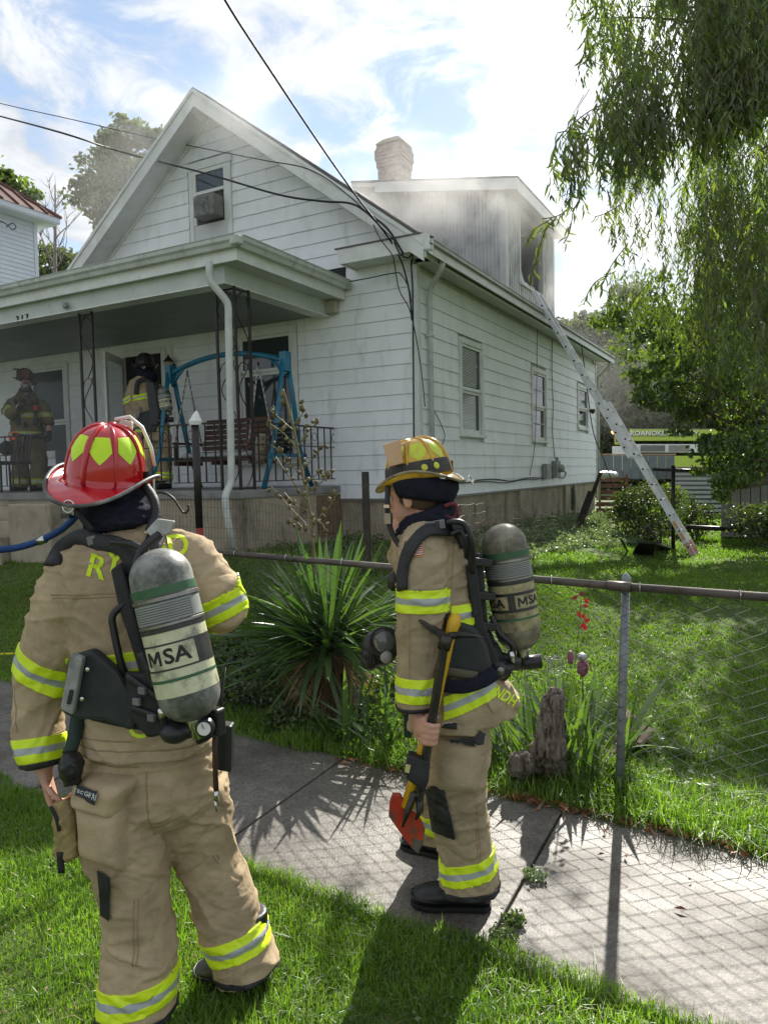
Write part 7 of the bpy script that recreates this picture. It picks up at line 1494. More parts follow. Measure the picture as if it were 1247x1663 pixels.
# ================================================================= grass
def blades(name, X, Y, Z, H, Wd, mat, kind='stuff', lean=.55, seed=0, tone=None, label=None, seg=2):
    """one mesh of bent grass blades"""
    r_ = np.random.default_rng(seed); n = len(X); az = r_.uniform(0, 2*np.pi, n); ln = np.abs(r_.normal(0, lean, n))*H; la = r_.uniform(0, 2*np.pi, n)
    wx, wy_ = np.cos(az)*Wd*.5, np.sin(az)*Wd*.5; lx, ly = np.cos(la)*ln, np.sin(la)*ln
    base = np.stack([X, Y, Z], 1); m1 = base+np.stack([lx*.28, ly*.28, H*.55], 1); tp_ = base+np.stack([lx, ly, H*np.clip(1-.35*(ln/H)**2, .35, 1)], 1)
    w = np.stack([wx, wy_, np.zeros(n)], 1)
    V = np.stack([base-w, base+w, m1-w*.85, m1+w*.85, tp_], 1).reshape(-1, 3); i0 = (np.arange(n)*5)[:, None]
    F = np.concatenate([i0+np.array([[0, 1, 3]]), i0+np.array([[0, 3, 2]]), i0+np.array([[2, 3, 4]])], 0)
    t = np.repeat(r_.uniform(0, 1, n) if tone is None else tone, 5)
    o = numesh(name, V, F, mat, attr=t, kind=kind); return o
M_gr1 = leafmat('lawn_grass', (.085, .15, .022), (.19, .29, .05), tr=.5, scale=2.2, attr='tone', gloss=.05, tcol=(1.6, 1.9, .55))
M_gr2 = leafmat('back_lawn_grass', (.075, .135, .02), (.155, .24, .04), tr=.5, scale=1.4, attr='tone', gloss=.04, tcol=(1.6, 1.9, .55))
M_straw = leafmat('dry_straw', (.30, .25, .12), (.22, .17, .08), tr=.3, attr='tone', tcol=(1.2, 1.1, .8))
def vis(X, Y, Z, pad=.06):
    """keep what can be seen, with a margin"""
    d = np.stack([X-CAM[0], Y-CAM[1], Z-CAM[2]], 1); zz = d @ _f; u = (d @ _r)/zz*FPX/1247; v = (d @ _u)/zz*FPX/1663
    return (zz > .3) & (np.abs(u) < .5+pad) & (np.abs(v) < .5+pad)
def scatter(n, x0, x1, y0, y1, seed, dens=None, pad=.06):
    r_ = np.random.default_rng(seed); X = r_.uniform(x0, x1, n); Y = r_.uniform(y0, y1, n); Z = zg(X, Y)
    k = vis(X, Y, Z, pad)
    if dens is not None: k &= r_.uniform(0, 1, n) < dens(X, Y)
    return X[k], Y[k], Z[k]
def vnoise(X, Y, s, seed=0):
    """smooth value noise on a grid"""
    r_ = np.random.default_rng(seed); g = r_.uniform(0, 1, (64, 64)); a = (X*s) % 63; b = (Y*s) % 63; i = a.astype(int); j = b.astype(int); fa = a-i; fb = b-j; fa = fa*fa*(3-2*fa); fb = fb*fb*(3-2*fb)
    return (g[i, j]*(1-fa)+g[i+1, j]*fa)*(1-fb)+(g[i, j+1]*(1-fa)+g[i+1, j+1]*fa)*fb
near_e = lambda X: -6.47-.055*(X-2); far_e = lambda X: -5.19-.06*(X-2)
# foreground strip; ragged where it creeps over the concrete
n = 360000
X, Y, Z = scatter(n, -3, 5.5, -9.2, -6.3, 21, lambda X, Y: (Y < near_e(X)+.02+.06*vnoise(X, Y, 4, 3)) & (np.hypot(X-CAM[0], Y-CAM[1]) > .9), pad=.15)
H = (.026+.036*vnoise(X, Y, 2.2, 5)+.024*vnoise(X, Y, 9, 6))*np.random.default_rng(1).uniform(.6, 1.35, len(X))
blades('grass', X, Y, np.full(len(X), GZ-.012), H, .0038*np.random.default_rng(2).uniform(.7, 1.4, len(X)), M_gr1, seed=4, lean=.75, tone=np.clip(vnoise(X, Y, 3, 9)*.5+np.random.default_rng(3).uniform(0, .6, len(X)), 0, 1))
X, Y, Z = scatter(9000, -3, 5.5, -9.2, -6.4, 27, lambda X, Y: (Y < near_e(X)+.01) & (np.hypot(X-CAM[0], Y-CAM[1]) > .9) & (vnoise(X, Y, 3, 13) > .5))
blades('dry_grass', X, Y, np.full(len(X), GZ-.01), np.full(len(X), .05)*np.random.default_rng(5).uniform(.6, 1.6, len(X)), .0035, M_straw, seed=6, lean=1.2)
# lush strip along the fence
X, Y, Z = scatter(60000, -6, 8.5, -5.6, -4.75, 31, lambda X, Y: (Y > far_e(X)-.03-.07*vnoise(X, Y, 5, 2)))
H = (.07+.13*vnoise(X, Y, 2.6, 7)+.05*vnoise(X, Y, 8, 8))*np.random.default_rng(7).uniform(.5, 1.2, len(X))*np.where(X < 1.4, .6, 1)
blades('fence_grass', X, Y, np.full(len(X), GZ-.01), H, .0055*np.random.default_rng(8).uniform(.7, 1.4, len(X)), M_gr1, seed=9, lean=.8)
# the lawn behind
X, Y, Z = scatter(420000, -9, 9, -4.95, 3, 41, lambda X, Y: np.clip(1.1-(np.hypot(X-CAM[0], Y-CAM[1])-3.6)/11, .22, 1) * ~((X < -1.2) & (Y > -2.25)) * ~((X < 0.1) & (Y > -.05)))
dd = np.hypot(X-CAM[0], Y-CAM[1]); H = (.024+.03*vnoise(X, Y, 1.1, 11)+.016*vnoise(X, Y, 5, 12))*np.random.default_rng(9).uniform(.6, 1.4, len(X))
blades('lawn_grass', X, Y, Z-.008, H, (.0045+.0009*dd)*np.random.default_rng(10).uniform(.7, 1.3, len(X)), M_gr2, seed=12, lean=.8, tone=np.clip(vnoise(X, Y, .9, 19)*.65+np.random.default_rng(33).uniform(0, .45, len(X)), 0, 1))
X, Y, Z = scatter(170000, -3, 16, 3, 16, 43, lambda X, Y: (X > .05))
dd = np.hypot(X-CAM[0], Y-CAM[1]); H = .05*np.random.default_rng(11).uniform(.6, 1.4, len(X))
blades('lawn_grass', X, Y, Z-.008, H, (.004+.0012*dd), M_gr2, seed=13, lean=.7)

# ================================================================= leaves
def leafcloud(name, C_, L_, Wd, mat, parent=None, seed=0, droop=0.0, kind='stuff', fold=.25, dirs=None, extra=0):
    """many small folded leaves, each a real pointed blade: C_ centres (n,3), L_ lengths"""
    r_ = np.random.default_rng(seed); n = len(C_); L_ = np.broadcast_to(L_, (n,)).astype(float); Wd = np.broadcast_to(Wd, (n,)).astype(float)
    if dirs is None:
        d = r_.normal(0, 1, (n, 3)); d[:, 2] -= droop*2.2
    else: d = dirs+r_.normal(0, .18, (n, 3))
    d /= np.linalg.norm(d, axis=1)[:, None]; q = r_.normal(0, 1, (n, 3)); s = np.cross(d, q); s /= np.linalg.norm(s, axis=1)[:, None]; nn = np.cross(s, d)
    b = C_-d*L_[:, None]*.5; t = C_+d*L_[:, None]*.5-np.array([0, 0, 1])*(L_*.12*droop)[:, None]; m = C_+nn*(L_*.06)[:, None]
    l = m+s*Wd[:, None]*.5+nn*(Wd*fold)[:, None]; r2 = m-s*Wd[:, None]*.5+nn*(Wd*fold)[:, None]
    V = np.stack([b, l, t, r2, m], 1).reshape(-1, 3); i0 = (np.arange(n)*5)[:, None]
    F = np.concatenate([i0+np.array([[0, 4, 1]]), i0+np.array([[4, 2, 1]]), i0+np.array([[0, 3, 4]]), i0+np.array([[4, 3, 2]])], 0)
    return numesh(name, V, F, mat, parent=parent, attr=np.repeat(r_.uniform(0, 1, n), 5), kind=kind)
def clumps(centres, radii, per, seed, sub=.32, shell=.5):
    """leaf positions: sprays gathered into bunches spread through each lobe"""
    r_ = np.random.default_rng(seed); out = []
    for c, rad in zip(centres, radii):
        rad = np.asarray(rad, float); nb = max(4, int(per*np.mean(rad)**1.2*1.0)); d = r_.normal(0, 1, (nb, 3)); d /= np.linalg.norm(d, axis=1)[:, None]
        bc = np.array(c)+d*rad*(r_.uniform(shell**3, 1, (nb, 1))**(1/3)); k = 34
        o = r_.normal(0, 1, (nb, k, 3))*np.mean(rad)*sub*r_.uniform(.5, 1.1, (nb, 1, 1)); o[:, :, 2] *= .6
        out.append((bc[:, None, :]+o).reshape(-1, 3))
    return np.concatenate(out)
def limbs(base, tips, r0, mat, parent, seed=0, name='limb', r1=.012, wob=.25):
    rr = random.Random(seed)
    for t in tips:
        a = Vector(base); t = Vector(t); L_ = (t-a).length; pts = [a.lerp(t, k/7)+Vector((rr.uniform(-1, 1), rr.uniform(-1, 1), rr.uniform(-.4, .9)))*wob*L_*.12*math.sin(math.pi*k/7) for k in range(8)]
        MB().tube(pts, [r0*(1-k/7)+r1*(k/7) for k in range(8)], 7).build(name, mat, parent, smooth=True)
M_bark = M('grey_brown_bark', (.10, .075, .055), (.17, .14, .11), rough=.95, scale=9, stretch=(2, 2, .5), bump=.8, bscale=30, bdist=.02)
def tree(name, base, label, lobes, mat, leaf, lw, per, seed, group=None, trunk=.14, droop=.2, sub=.30, cat='tree', leafn=None):
    """lobes: (centre, (rx, ry, rz)); trunk rises to them, a limb to each"""
    e = empty(name, base, label, cat, group); cs = [Vector(c) for c, _ in lobes]; top = sum(cs, Vector())/len(cs); b = Vector(base)
    fork = Vector((b.x*.6+top.x*.4, b.y*.6+top.y*.4, b.z+(top.z-b.z)*.45))
    MB().tube([b-Vector((0, 0, .3)), b.lerp(fork, .5)+Vector((.05, .03, 0)), fork], [trunk*1.3, trunk, trunk*.8], 10).build('trunk', M_bark, e, smooth=True)
    limbs(fork, cs, trunk*.5, M_bark, e, seed)
    pos = clumps([c for c, _ in lobes], [r for _, r in lobes], per, seed, sub); 
    leafcloud('crown', pos, leaf*np.random.default_rng(seed).uniform(.6, 1.2, len(pos)), lw, mat, e, seed, droop)
    return e
M_l1 = leafmat('willow_leaf_green', (.06, .09, .022), (.14, .19, .035), tr=.5, scale=1.3, attr='tone', gloss=.07, tcol=(1.8, 1.9, .7))
M_l2 = leafmat('broad_leaf_green', (.05, .09, .02), (.11, .17, .03), tr=.46, scale=1.0, attr='tone', gloss=.08, tcol=(1.8, 1.8, .6))
M_l3 = leafmat('distant_leaf_green', (.07, .095, .05), (.11, .14, .07), tr=.4, scale=.4, attr='tone', gloss=.03, tcol=(1.4, 1.4, .8))
M_l4 = leafmat('hazed_olive_leaf', (.09, .13, .055), (.155, .205, .08), tr=.42, scale=.6, attr='tone', gloss=.04, tcol=(1.3, 1.2, .8))  # leaf colour lightened to carry some of the smoke veil
# ---- the hanging tree at upper right: boughs from a trunk outside the picture, twigs hang from them
ht = empty('weeping_tree', (6.9, -.2, -1.38), 'large weeping tree with long narrow hanging leaves filling the upper right', 'tree')
hub = Vector((6.5, .2, 3.0)); MB().tube([(6.9, -.2, -1.7), (6.85, -.1, .2), (6.65, .1, 1.8), hub], [.34, .26, .22, .18], 14).build('trunk', M_bark, ht, smooth=True)
rs = random.Random(77)
def shades(p_):      # where the shadow of a point falls on the pavement level
    k = (p_.z-GZ)/SUN.z; return p_.x-SUN.x*k, p_.y-SUN.y*k
def shadeok(p_):
    x, y = shades(p_); return not (1.0 < x < 5.6 and -7.6 < y < -5.0)
OUT = [(0, 948), (60, 935), (110, 975), (150, 950), (175, 915), (215, 905), (240, 888), (268, 892), (300, 960), (350, 975), (395, 1010), (420, 1010), (440, 975), (470, 975), (500, 1060), (560, 1120), (600, 1180), (640, 1247)]
def left_edge(v):
    for i in range(len(OUT)-1):
        if OUT[i][0] <= v <= OUT[i+1][0]: t = (v-OUT[i][0])/(OUT[i+1][0]-OUT[i][0]); return OUT[i][1]*(1-t)+OUT[i+1][1]*t
    return 1300
# boughs
bough_uv = [((1240, 40), 8.2), ((1040, 10), 9), ((960, 30), 9.5), ((1010, 150), 10), ((1120, 150), 8.8), ((1200, 260), 8.6), ((1247, 420), 8.2), ((1200, 180), 9.4), ((1300, 250), 8), ((1150, -60), 9), ((1000, -70), 10)]
for i, ((u, v), d) in enumerate(bough_uv):
    t = P(u, v, d); c = hub.lerp(t, .5)+Vector((0, 0, .9)); pts = [(hub*(1-s)**2+c*2*s*(1-s)+t*s*s) for s in np.linspace(0, 1, 10)]
    MB().tube(pts, [.055*(1-s)+.004 for s in np.linspace(0, 1, 10)], 7).build('bough', M_bark, ht, smooth=True)
cen = []; dr = []; twm = MB(); nst = 0
for k in range(16500):
    v = rs.uniform(-170, 640); le = left_edge(max(0, v)) if v > 0 else 940+rs.uniform(-40, 40); u = rs.uniform(le+4, 1330)
    dens = min(1, .10+(u-le)/230.0); gapn = noise.noise(Vector((u*.013, v*.011, 3.3)))
    if u < 1130 and gapn < -.05 and v < 470: dens *= .25
    if v > 420: dens *= max(.3, 1-(v-420)/260)
    if rs.random() > dens*.62: continue
    ok = False
    for _ in range(12):
        d = rs.uniform(6.4, 14.0)
        p_ = P(u, v, d)
        if p_.x < .6 and p_.z < 6.5: continue
        sx_, sy_ = shades(p_)
        if shadeok(p_) and shadeok(p_+Vector((.1, 0, -.5))) and not (1 < sx_ < 7 and -5 < sy_ < 1.5 and rs.random() < .75): ok = True; break
    if not ok and rs.random() > (.05 if not shadeok(p_) else .45): continue
    ln = rs.uniform(.22, .55); n_ = int(ln/.032); sw_ = Vector((rs.uniform(-.25, .25), rs.uniform(-.25, .25), -1)); pts = []
    for i in range(n_):
        t = i/n_; q = p_+sw_*ln*t+Vector((math.sin(t*5+k)*.03, math.cos(t*4+k)*.03, 0)); pts.append(q)
        dd_ = Vector((rs.uniform(-.9, .9), rs.uniform(-.9, .9), -1.15)).normalized(); cen.append(q+dd_*.055); dr.append(dd_)
    if nst < 1500 and len(pts) > 2: twm.tube([p_-Vector((rs.uniform(-.15, .15), 0, -.15))]+[pts[0], pts[len(pts)//2], pts[-1]], [.004, .0035, .0025, .0015], 4, cap=False); nst += 1
cen = np.array([tuple(c) for c in cen]); dr = np.array([tuple(c) for c in dr])
leafcloud('crown', cen, .13*np.random.default_rng(5).uniform(.6, 1.25, len(cen)), .026, M_l1, ht, 8, droop=.6, dirs=dr)
twm.build('twigs', M_bark, ht)['kind'] = 'stuff'
# the sprays that reach out over the dormer: every leaf its own
lm = []
for v_ in range(4):
    pts = []; n_ = 6
    rg = []
    for i in range(n_+1):
        t = i/n_; w = .0125*math.sin(math.pi*min(1, t*.93+.06))**.8; y = -.13*t; zc = .02*math.sin(t*2.2+v_)
        rg.append([(-w, zc+w*.5, y), (0, zc, y), (w, zc+w*.5, y)])
    m = MB().loft(rg, cap=False, closed=False); me = m.mesh('leaf'); me.materials.append(M_l1); a_ = me.attributes.new('tone', 'FLOAT', 'POINT'); a_.data.foreach_set('value', [.2+.2*v_]*len(me.vertices)); lm.append(me)
sprays = [[(1000, 160), (960, 178), (925, 205), (905, 228), (897, 262), (905, 300)], [(990, 235), (960, 222), (930, 212), (905, 215)], [(1000, 290), (965, 265), (940, 262)], [(925, 300), (924, 335), (905, 350), (880, 355)], [(930, 345), (925, 375), (915, 395)], [(905, 350), (885, 375), (875, 405), (866, 438), (860, 450)], [(895, 355), (868, 372), (856, 392)], [(1010, 330), (985, 345), (965, 352)], [(1000, 20), (965, 10), (945, 30)], [(985, 60), (962, 75), (955, 95)], [(1020, 395), (1000, 420), (985, 445), (975, 470)], [(1000, 440), (970, 455), (955, 475), (948, 495)]]
cnt = 0
for si, sp in enumerate(sprays):
    d0 = 7.6+.25*(si % 4); pts = [P(u, v, d0-.0*i) for i, (u, v) in enumerate(sp)]; hose(pts, .006, 'twig', M_bark, ht, 5)
    for i in range(len(pts)-1):
        nn_ = max(3, int((pts[i+1]-pts[i]).length/.030))
        for j in range(nn_):
            if cnt >= 300: break
            q = pts[i].lerp(pts[i+1], (j+rs.random())/nn_); o = link('leaf', rs.choice(lm), ht, q); s = rs.uniform(.75, 1.25); o.scale = (s, s, s); o.rotation_euler = (rs.uniform(-.9, .9), rs.uniform(-.9, .9), rs.uniform(0, 6.28)); cnt += 1
# ---- the broad-leaved tree behind it
def pl_(u, v, d): return tuple(P(u, v, d))
T2b = PZ(1300, 880, -1.38)
tree('broadleaf_tree', (7.8, 6.5, -1.38), 'dark broad-leaved tree overhanging the lawn and shed behind the ladder', [(pl_(1085, 530, 13.5), (.8, .7, .35)), (pl_(1180, 500, 13.5), (1.0, .9, .6)), (pl_(1130, 620, 12.5), (.9, .8, .38)), (pl_(1085, 645, 13), (.6, .7, .22)), (pl_(1220, 620, 12.5), (.8, .8, .8)), (pl_(1190, 715, 12.5), (.5, .8, .3)), (pl_(1215, 745, 12), (.8, .8, .45)), (pl_(1060, 610, 13.5), (.45, .5, .2)), (pl_(1250, 540, 13), (1, 1, .8)), (pl_(1120, 560, 14), (.8, .6, .4)), (pl_(1040, 470, 15), (.9, .7, .35)), (pl_(1190, 680, 14), (.8, .6, .6)), (pl_(1240, 700, 13.5), (.8, .8, .8)), (pl_(1175, 795, 12.4), (.35, .4, .22)), (pl_(1138, 705, 12.4), (.40, .4, .24)), (pl_(1165, 760, 12.6), (.5, .4, .3)), (pl_(1115, 672, 13), (.4, .4, .2)), (pl_(1020, 520, 15), (.7, .6, .3)), (pl_(1050, 560, 16), (.9, .8, .4)), (pl_(1095, 595, 15), (.8, .8, .4))], M_l2, .135, .062, 34, 61, trunk=.2, droop=.45, sub=.24)
# ---- vine-covered bush under the ladder, and low plants
def bush(u, v, d, rx, rz, label, mat, seed, leaf=.07, lw=.045, per=50, name='bush', group=None, ry=None, base=None):
    c = P(u, v, d); g0 = float(zg(c.x, c.y)); e = empty(name, (c.x, c.y, g0), label, 'bush', group)
    for k in range(5): a = k*1.26; MB().tube([(c.x, c.y, g0-.1), (c.x+.4*rx*math.cos(a), c.y+.4*rx*math.sin(a), (g0+c.z)/2), (c.x+.6*rx*math.cos(a), c.y+.6*rx*math.sin(a), c.z)], [.02, .014, .006], 5).build('stem', M_bark, e)
    pos = clumps([tuple(c)], [(rx, ry or rx, rz)], per, seed, .22, shell=.35); leafcloud('foliage', pos, leaf, lw, mat, e, seed); return e
M_ivy = leafmat('ivy_green', (.03, .055, .014), (.07, .12, .022), tr=.35, scale=2, attr='tone', gloss=.10)
bush(1048, 832, 13.9, .62, .62, 'rounded vine covered bush at the foot of the ladder', M_ivy, 71, per=190)
bush(1130, 840, 15, .4, .4, 'dark leafy shrub between the ladder and the grey shed', M_ivy, 72, per=120)
bush(1085, 806, 16, .4, .25, 'leafy shrub behind the ladder beside the dark pipe post', M_l2, 73, per=120, leaf=.09)
bush(1235, 850, 13.6, .6, .35, 'dark shaded shrub in front of the shed at the right edge', M_ivy, 74, per=150)
M_cov = leafmat('pale_ground_cover', (.10, .16, .05), (.20, .27, .12), tr=.35, scale=3, attr='tone', gloss=.14, tcol=(1.5, 1.5, .8))
def cover(name, n, f, seed, h, leaf, lw, mat, label=None):
    r_ = np.random.default_rng(seed); P_ = []
    X = r_.uniform(f[0], f[1], n); Y = r_.uniform(f[2], f[3], n); k = f[4](X, Y); X, Y = X[k], Y[k]; Z = zg(X, Y)+np.abs(r_.normal(0, h, len(X)))*(.4+vnoise(X, Y, 2.4, seed)); C_ = np.stack([X, Y, Z], 1)
    return leafcloud(name, C_, leaf*r_.uniform(.6, 1.3, len(X)), lw, mat, None, seed)
cover('ground_cover', 30000, (.1, 2.1, .2, 9.5, lambda X, Y: (X < 1.1+.12*Y+.5*vnoise(X, Y, 1.7, 6)) & (vnoise(X, Y, 2.1, 4) > .22)), 81, .07, .055, .04, M_cov)
cover('ground_cover', 9000, (-1.2, 1.4, -2.6, .1, lambda X, Y: vnoise(X, Y, 2.2, 4) > .5), 82, .05, .05, .035, M_l2)
cover('bed_weeds', 16000, (-.2, 2.55, -5.08, -4.0, lambda X, Y: (vnoise(X, Y, 3.1, 14) > .3)), 83, .085, .05, .034, M_l2)
cover('bed_weeds', 2600, (1.9, 4.0, -5.0, -4.3, lambda X, Y: (vnoise(X, Y, 3.3, 24) > .5)), 84, .06, .045, .03, M_cov)
r_ = np.random.default_rng(95); X, Y, Z = scatter(16000, -2.5, 5, -8.9, -6.5, 96, lambda X, Y: (Y < near_e(X)-.02) & (np.hypot(X-CAM[0], Y-CAM[1]) > 1.0) & (vnoise(X, Y, 2.6, 31) > .62)); leafcloud('clover', np.stack([X, Y, GZ+.012+r_.uniform(0, .035, len(X))], 1), .017*r_.uniform(.7, 1.4, len(X)), .014, leafmat('clover_leaf', (.06, .13, .03), (.12, .20, .05), tr=.4, scale=4, attr='tone', gloss=.06, tcol=(1.5, 1.8, .6)), None, 97)
X, Y, Z = scatter(260, 0, 5, -8.6, -6.6, 98, lambda X, Y: (Y < near_e(X)-.05) & (np.hypot(X-CAM[0], Y-CAM[1]) > 1.2)); leafcloud('lawn_litter', np.stack([X, Y, GZ+.03+0*X], 1), .03, .010, M_straw, None, 99)
# ---- yucca
yc = P(532, 1045, 5.15); yb = Vector((yc.x, yc.y, float(zg(yc.x, yc.y)))); yu = empty('yucca', yb, 'big spiky yucca with a skirt of dead brown leaves and tall seed stalk', 'yucca')
MB().tube([yb-Vector((0, 0, .1)), yb+Vector((.02, 0, .2)), yc-Vector((0, 0, .03))], [.12, .10, .08], 10).build('stem', M('shaggy_yucca_stem', (.10, .07, .04), (.16, .12, .07), rough=.95, scale=20, bump=.8), yu, smooth=True)
M_yuc = leafmat('yucca_leaf', (.05, .095, .04), (.09, .15, .055), tr=.32, scale=1.2, attr='tone', gloss=.07, rough=.35, tcol=(2.1, 2.4, .6)); M_dead = leafmat('dead_yucca_leaf', (.16, .10, .055), (.30, .215, .13), tr=.15, scale=2.5, attr='tone', gloss=.03, tcol=(1.2, 1, .7))
def sword(L_, w, bend, mat, tone, fold=.35, twist=0):
    rg = []; n_ = 8
    for i in range(n_+1):
        t = i/n_; ww = w*(1-.15*t)*min(1, (1-t)*3.2)**.8+.0004; x = L_*t; z = -bend*L_*t*t; a = twist*t
        rg.append([(x, -ww*math.cos(a), z+ww*fold-ww*math.sin(a)), (x, 0, z), (x, ww*math.cos(a), z+ww*fold+ww*math.sin(a))])
    me = MB().loft(rg, cap=False, closed=False).mesh('leaf'); me.materials.append(mat); a_ = me.attributes.new('tone', 'FLOAT', 'POINT'); a_.data.foreach_set('value', [tone]*len(me.vertices)); me.polygons.foreach_set('use_smooth', [False]*len(me.polygons)); return me
ym = [sword(.76, .024, b, M_yuc, t, twist=tw) for b, t, tw in ((.02, .2, .2), (.08, .5, -.3), (.16, .8, .5), (.28, .4, 0), (.05, 1, .4))]; dm2 = [sword(.42, .011, b, M_dead, t, fold=.2, twist=tw) for b, t, tw in ((.1, .2, .8), (.3, .7, -1), (.5, .5, 1.4))]
rs = random.Random(5)
for k in range(270):
    e = math.asin(min(1, max(-.25, rs.uniform(-.15, 1.0)))); a = rs.uniform(0, 6.283); o = link('leaf', rs.choice(ym if e < 1 else ym[:2]), yu, yc+Vector((math.cos(a)*.05, math.sin(a)*.05, rs.uniform(-.08, .10))))
    s = rs.uniform(.72, 1.12); o.scale = (s, s*rs.uniform(.8, 1.2), s); o.rotation_euler = (rs.uniform(-.5, .5), -e, a)
for k in range(230):
    e = R(rs.uniform(-82, -28)); a = rs.uniform(0, 6.283); o = link('dead_leaf', rs.choice(dm2), yu, yc+Vector((math.cos(a)*.07, math.sin(a)*.07, rs.uniform(-.22, .0)))); s = rs.uniform(.6, 1.15); o.scale = (s, s*rs.uniform(.6, 1.3), s); o.rotation_euler = (rs.uniform(-1, 1), -e, a)
M_stk = M('yellow_green_stalk', (.20, .19, .06), (.13, .10, .05), rough=.7, scale=14); M_pod = M('seed_pod_green_brown', (.17, .17, .07), (.09, .055, .03), rough=.7, scale=26, dirt=(.03, .02, .015), dscale=40, dramp=(.52, .62))
st_ = empty('seed_stalk', P(508, 1000, 5.2), parent=yu); dS = 5.2; stem = [(512, 1000), (508, 870), (498, 805), (489, 760), (481, 715), (473, 680), (466, 655), (459, 632)]
hose([P(u, v, dS) for u, v in stem], .009, 'stem', M_stk, st_)
pm = []
for v_ in range(3):
    m = MB(); m.lathe((0, 0, 0), [(.001, .022), (.006, .018), (.0135, .008), (.0155, -.002), (.012, -.014), (.004, -.021), (.001, -.022)], 9, axis=(.2*v_, .1, 1)); me = m.mesh('seed_pod'); me.materials.append(M_pod); me.polygons.foreach_set('use_smooth', [True]*len(me.polygons)); pm.append(me)
br_ = [((508, 862), (462, 815), (440, 790)), ((505, 850), (530, 830), (545, 805)), ((500, 815), (470, 775), (448, 742)), ((498, 800), (520, 785), (534, 762)), ((492, 775), (462, 740), (440, 722)), ((490, 765), (512, 740), (526, 722)), ((486, 735), (462, 705), (438, 688)), ((484, 725), (500, 700), (512, 690)), ((478, 700), (455, 680), (440, 668)), ((476, 690), (492, 670), (490, 655)), ((507, 880), (485, 850), (470, 850)), ((500, 830), (480, 820), (462, 800)), ((494, 790), (515, 770), (528, 772)), ((502, 840), (522, 850), (530, 870))]
for b in br_:
    pts = [P(u, v, dS+.1*math.sin(i*1.7+b[0][0])) for i, (u, v) in enumerate(b)]; hose(pts, .0042, 'branch', M_stk, st_, 5)
    for i in range(2):
        for j in range(3):
            q = pts[i].lerp(pts[i+1], (j+.6)/3)+Vector((rs.uniform(-.03, .03), rs.uniform(-.03, .03), rs.uniform(-.02, .03))); o = link('seed_pod', rs.choice(pm), st_, q); o.rotation_euler = (rs.uniform(-.8, .8), rs.uniform(-.8, .8), 0); s = rs.uniform(.7, 1.1); o.scale = (s, s, s)
for u, v in ((458, 640), (459, 652), (443, 664), (436, 688), (490, 662), (514, 684), (541, 800), (533, 772)): o = link('seed_pod', rs.choice(pm), st_, P(u, v, dS)); o.scale = (1.15, 1.15, 1.2)
# ---- iris clump
ic = P(915, 1175, 4.35); ic.z = GZ+.03; ir = empty('iris_clump', ic, 'clump of upright sword-like iris leaves behind the stump', 'iris plant')
M_iris = leafmat('iris_leaf', (.045, .095, .03), (.09, .16, .035), tr=.42, scale=2, attr='tone', gloss=.10, tcol=(1.9, 1.9, .6)); im = [sword(.50, .019, b, M_iris, t, fold=.1, twist=tw) for b, t, tw in ((.08, .2, .3), (.2, .5, -.3), (.5, .8, .4), (.04, 1, 0))]
for k in range(110):
    g = Vector((rs.uniform(-.42, .36), rs.uniform(-.25, .22), 0)); tilt = R(90)-abs(rs.gauss(0, .36)); o = link('leaf', rs.choice(im), ir, ic+g); s = rs.uniform(.55, 1.05); o.scale = (s, s*1.1, s); o.rotation_euler = (rs.uniform(-.6, .6), -tilt, math.atan2(g.y, g.x)+rs.uniform(-.9, .9))
# spiky tuft behind FF2 between yucca and fence
tf = P(600, 1120, 4.7); tf.z = GZ+.05; tu = empty('grassy_tuft', tf, 'loose tuft of long pale arching leaves right of the yucca', 'plant')
for k in range(46): o = link('leaf', rs.choice(ym), tu, tf+Vector((rs.uniform(-.25, .25), rs.uniform(-.2, .2), 0))); s = rs.uniform(.5, .95); o.scale = (s, s*.7, s); o.rotation_euler = (rs.uniform(-.6, .6), -R(rs.uniform(25, 80)), rs.uniform(0, 6.28))
# red flower and garden ornament
rf = empty('red_flower', PZ(940, 1080, -1.3), 'thin stem carrying dark red petals above the iris leaves', 'flower'); M_pet = leafmat('dark_red_petal', (.16, .006, .01), (.24, .01, .014), tr=.35, scale=20, tcol=(1.6, .6, .6))
hose([P(933, 1085, 4.4), P(938, 1040, 4.4), P(941, 1000, 4.4), P(944, 972, 4.4)], .003, 'stem', M_stk, rf, 5)
for k, (u, v) in enumerate(((934, 970), (944, 965), (952, 976), (950, 984), (940, 998), (948, 1002), (953, 1008), (946, 1016), (950, 1020))):
    c = P(u, v, 4.4); m = MB(); a = rs.uniform(0, 6.28); x = (RT*math.cos(a)+UPV*math.sin(a)); y = x.cross(FW)
    m.add([c-x*.022, c-y*.014-FW*.006, c+x*.024, c+y*.014-FW*.006, c+FW*.002], [(0, 1, 4), (1, 2, 4), (2, 3, 4), (3, 0, 4)]); m.build('petal', M_pet, rf)
orn = empty('garden_ornament', PZ(945, 1100, -1.25), 'small pink and silver bird-like garden ornament among the iris leaves', 'garden ornament'); oc = P(946, 1085, 4.55)
m = MB(); ell(m, oc, .035, .03, .055); m.build('body', M('pink_beaded_body', (.35, .10, .18), (.12, .05, .08), rough=.5, scale=70), orn, smooth=True); m = MB(); ell(m, P(945, 1067, 4.52), .032, .03, .026); m.build('head', M('silver_head', (.45, .45, .47), rough=.3, metal=.5), orn, smooth=True)
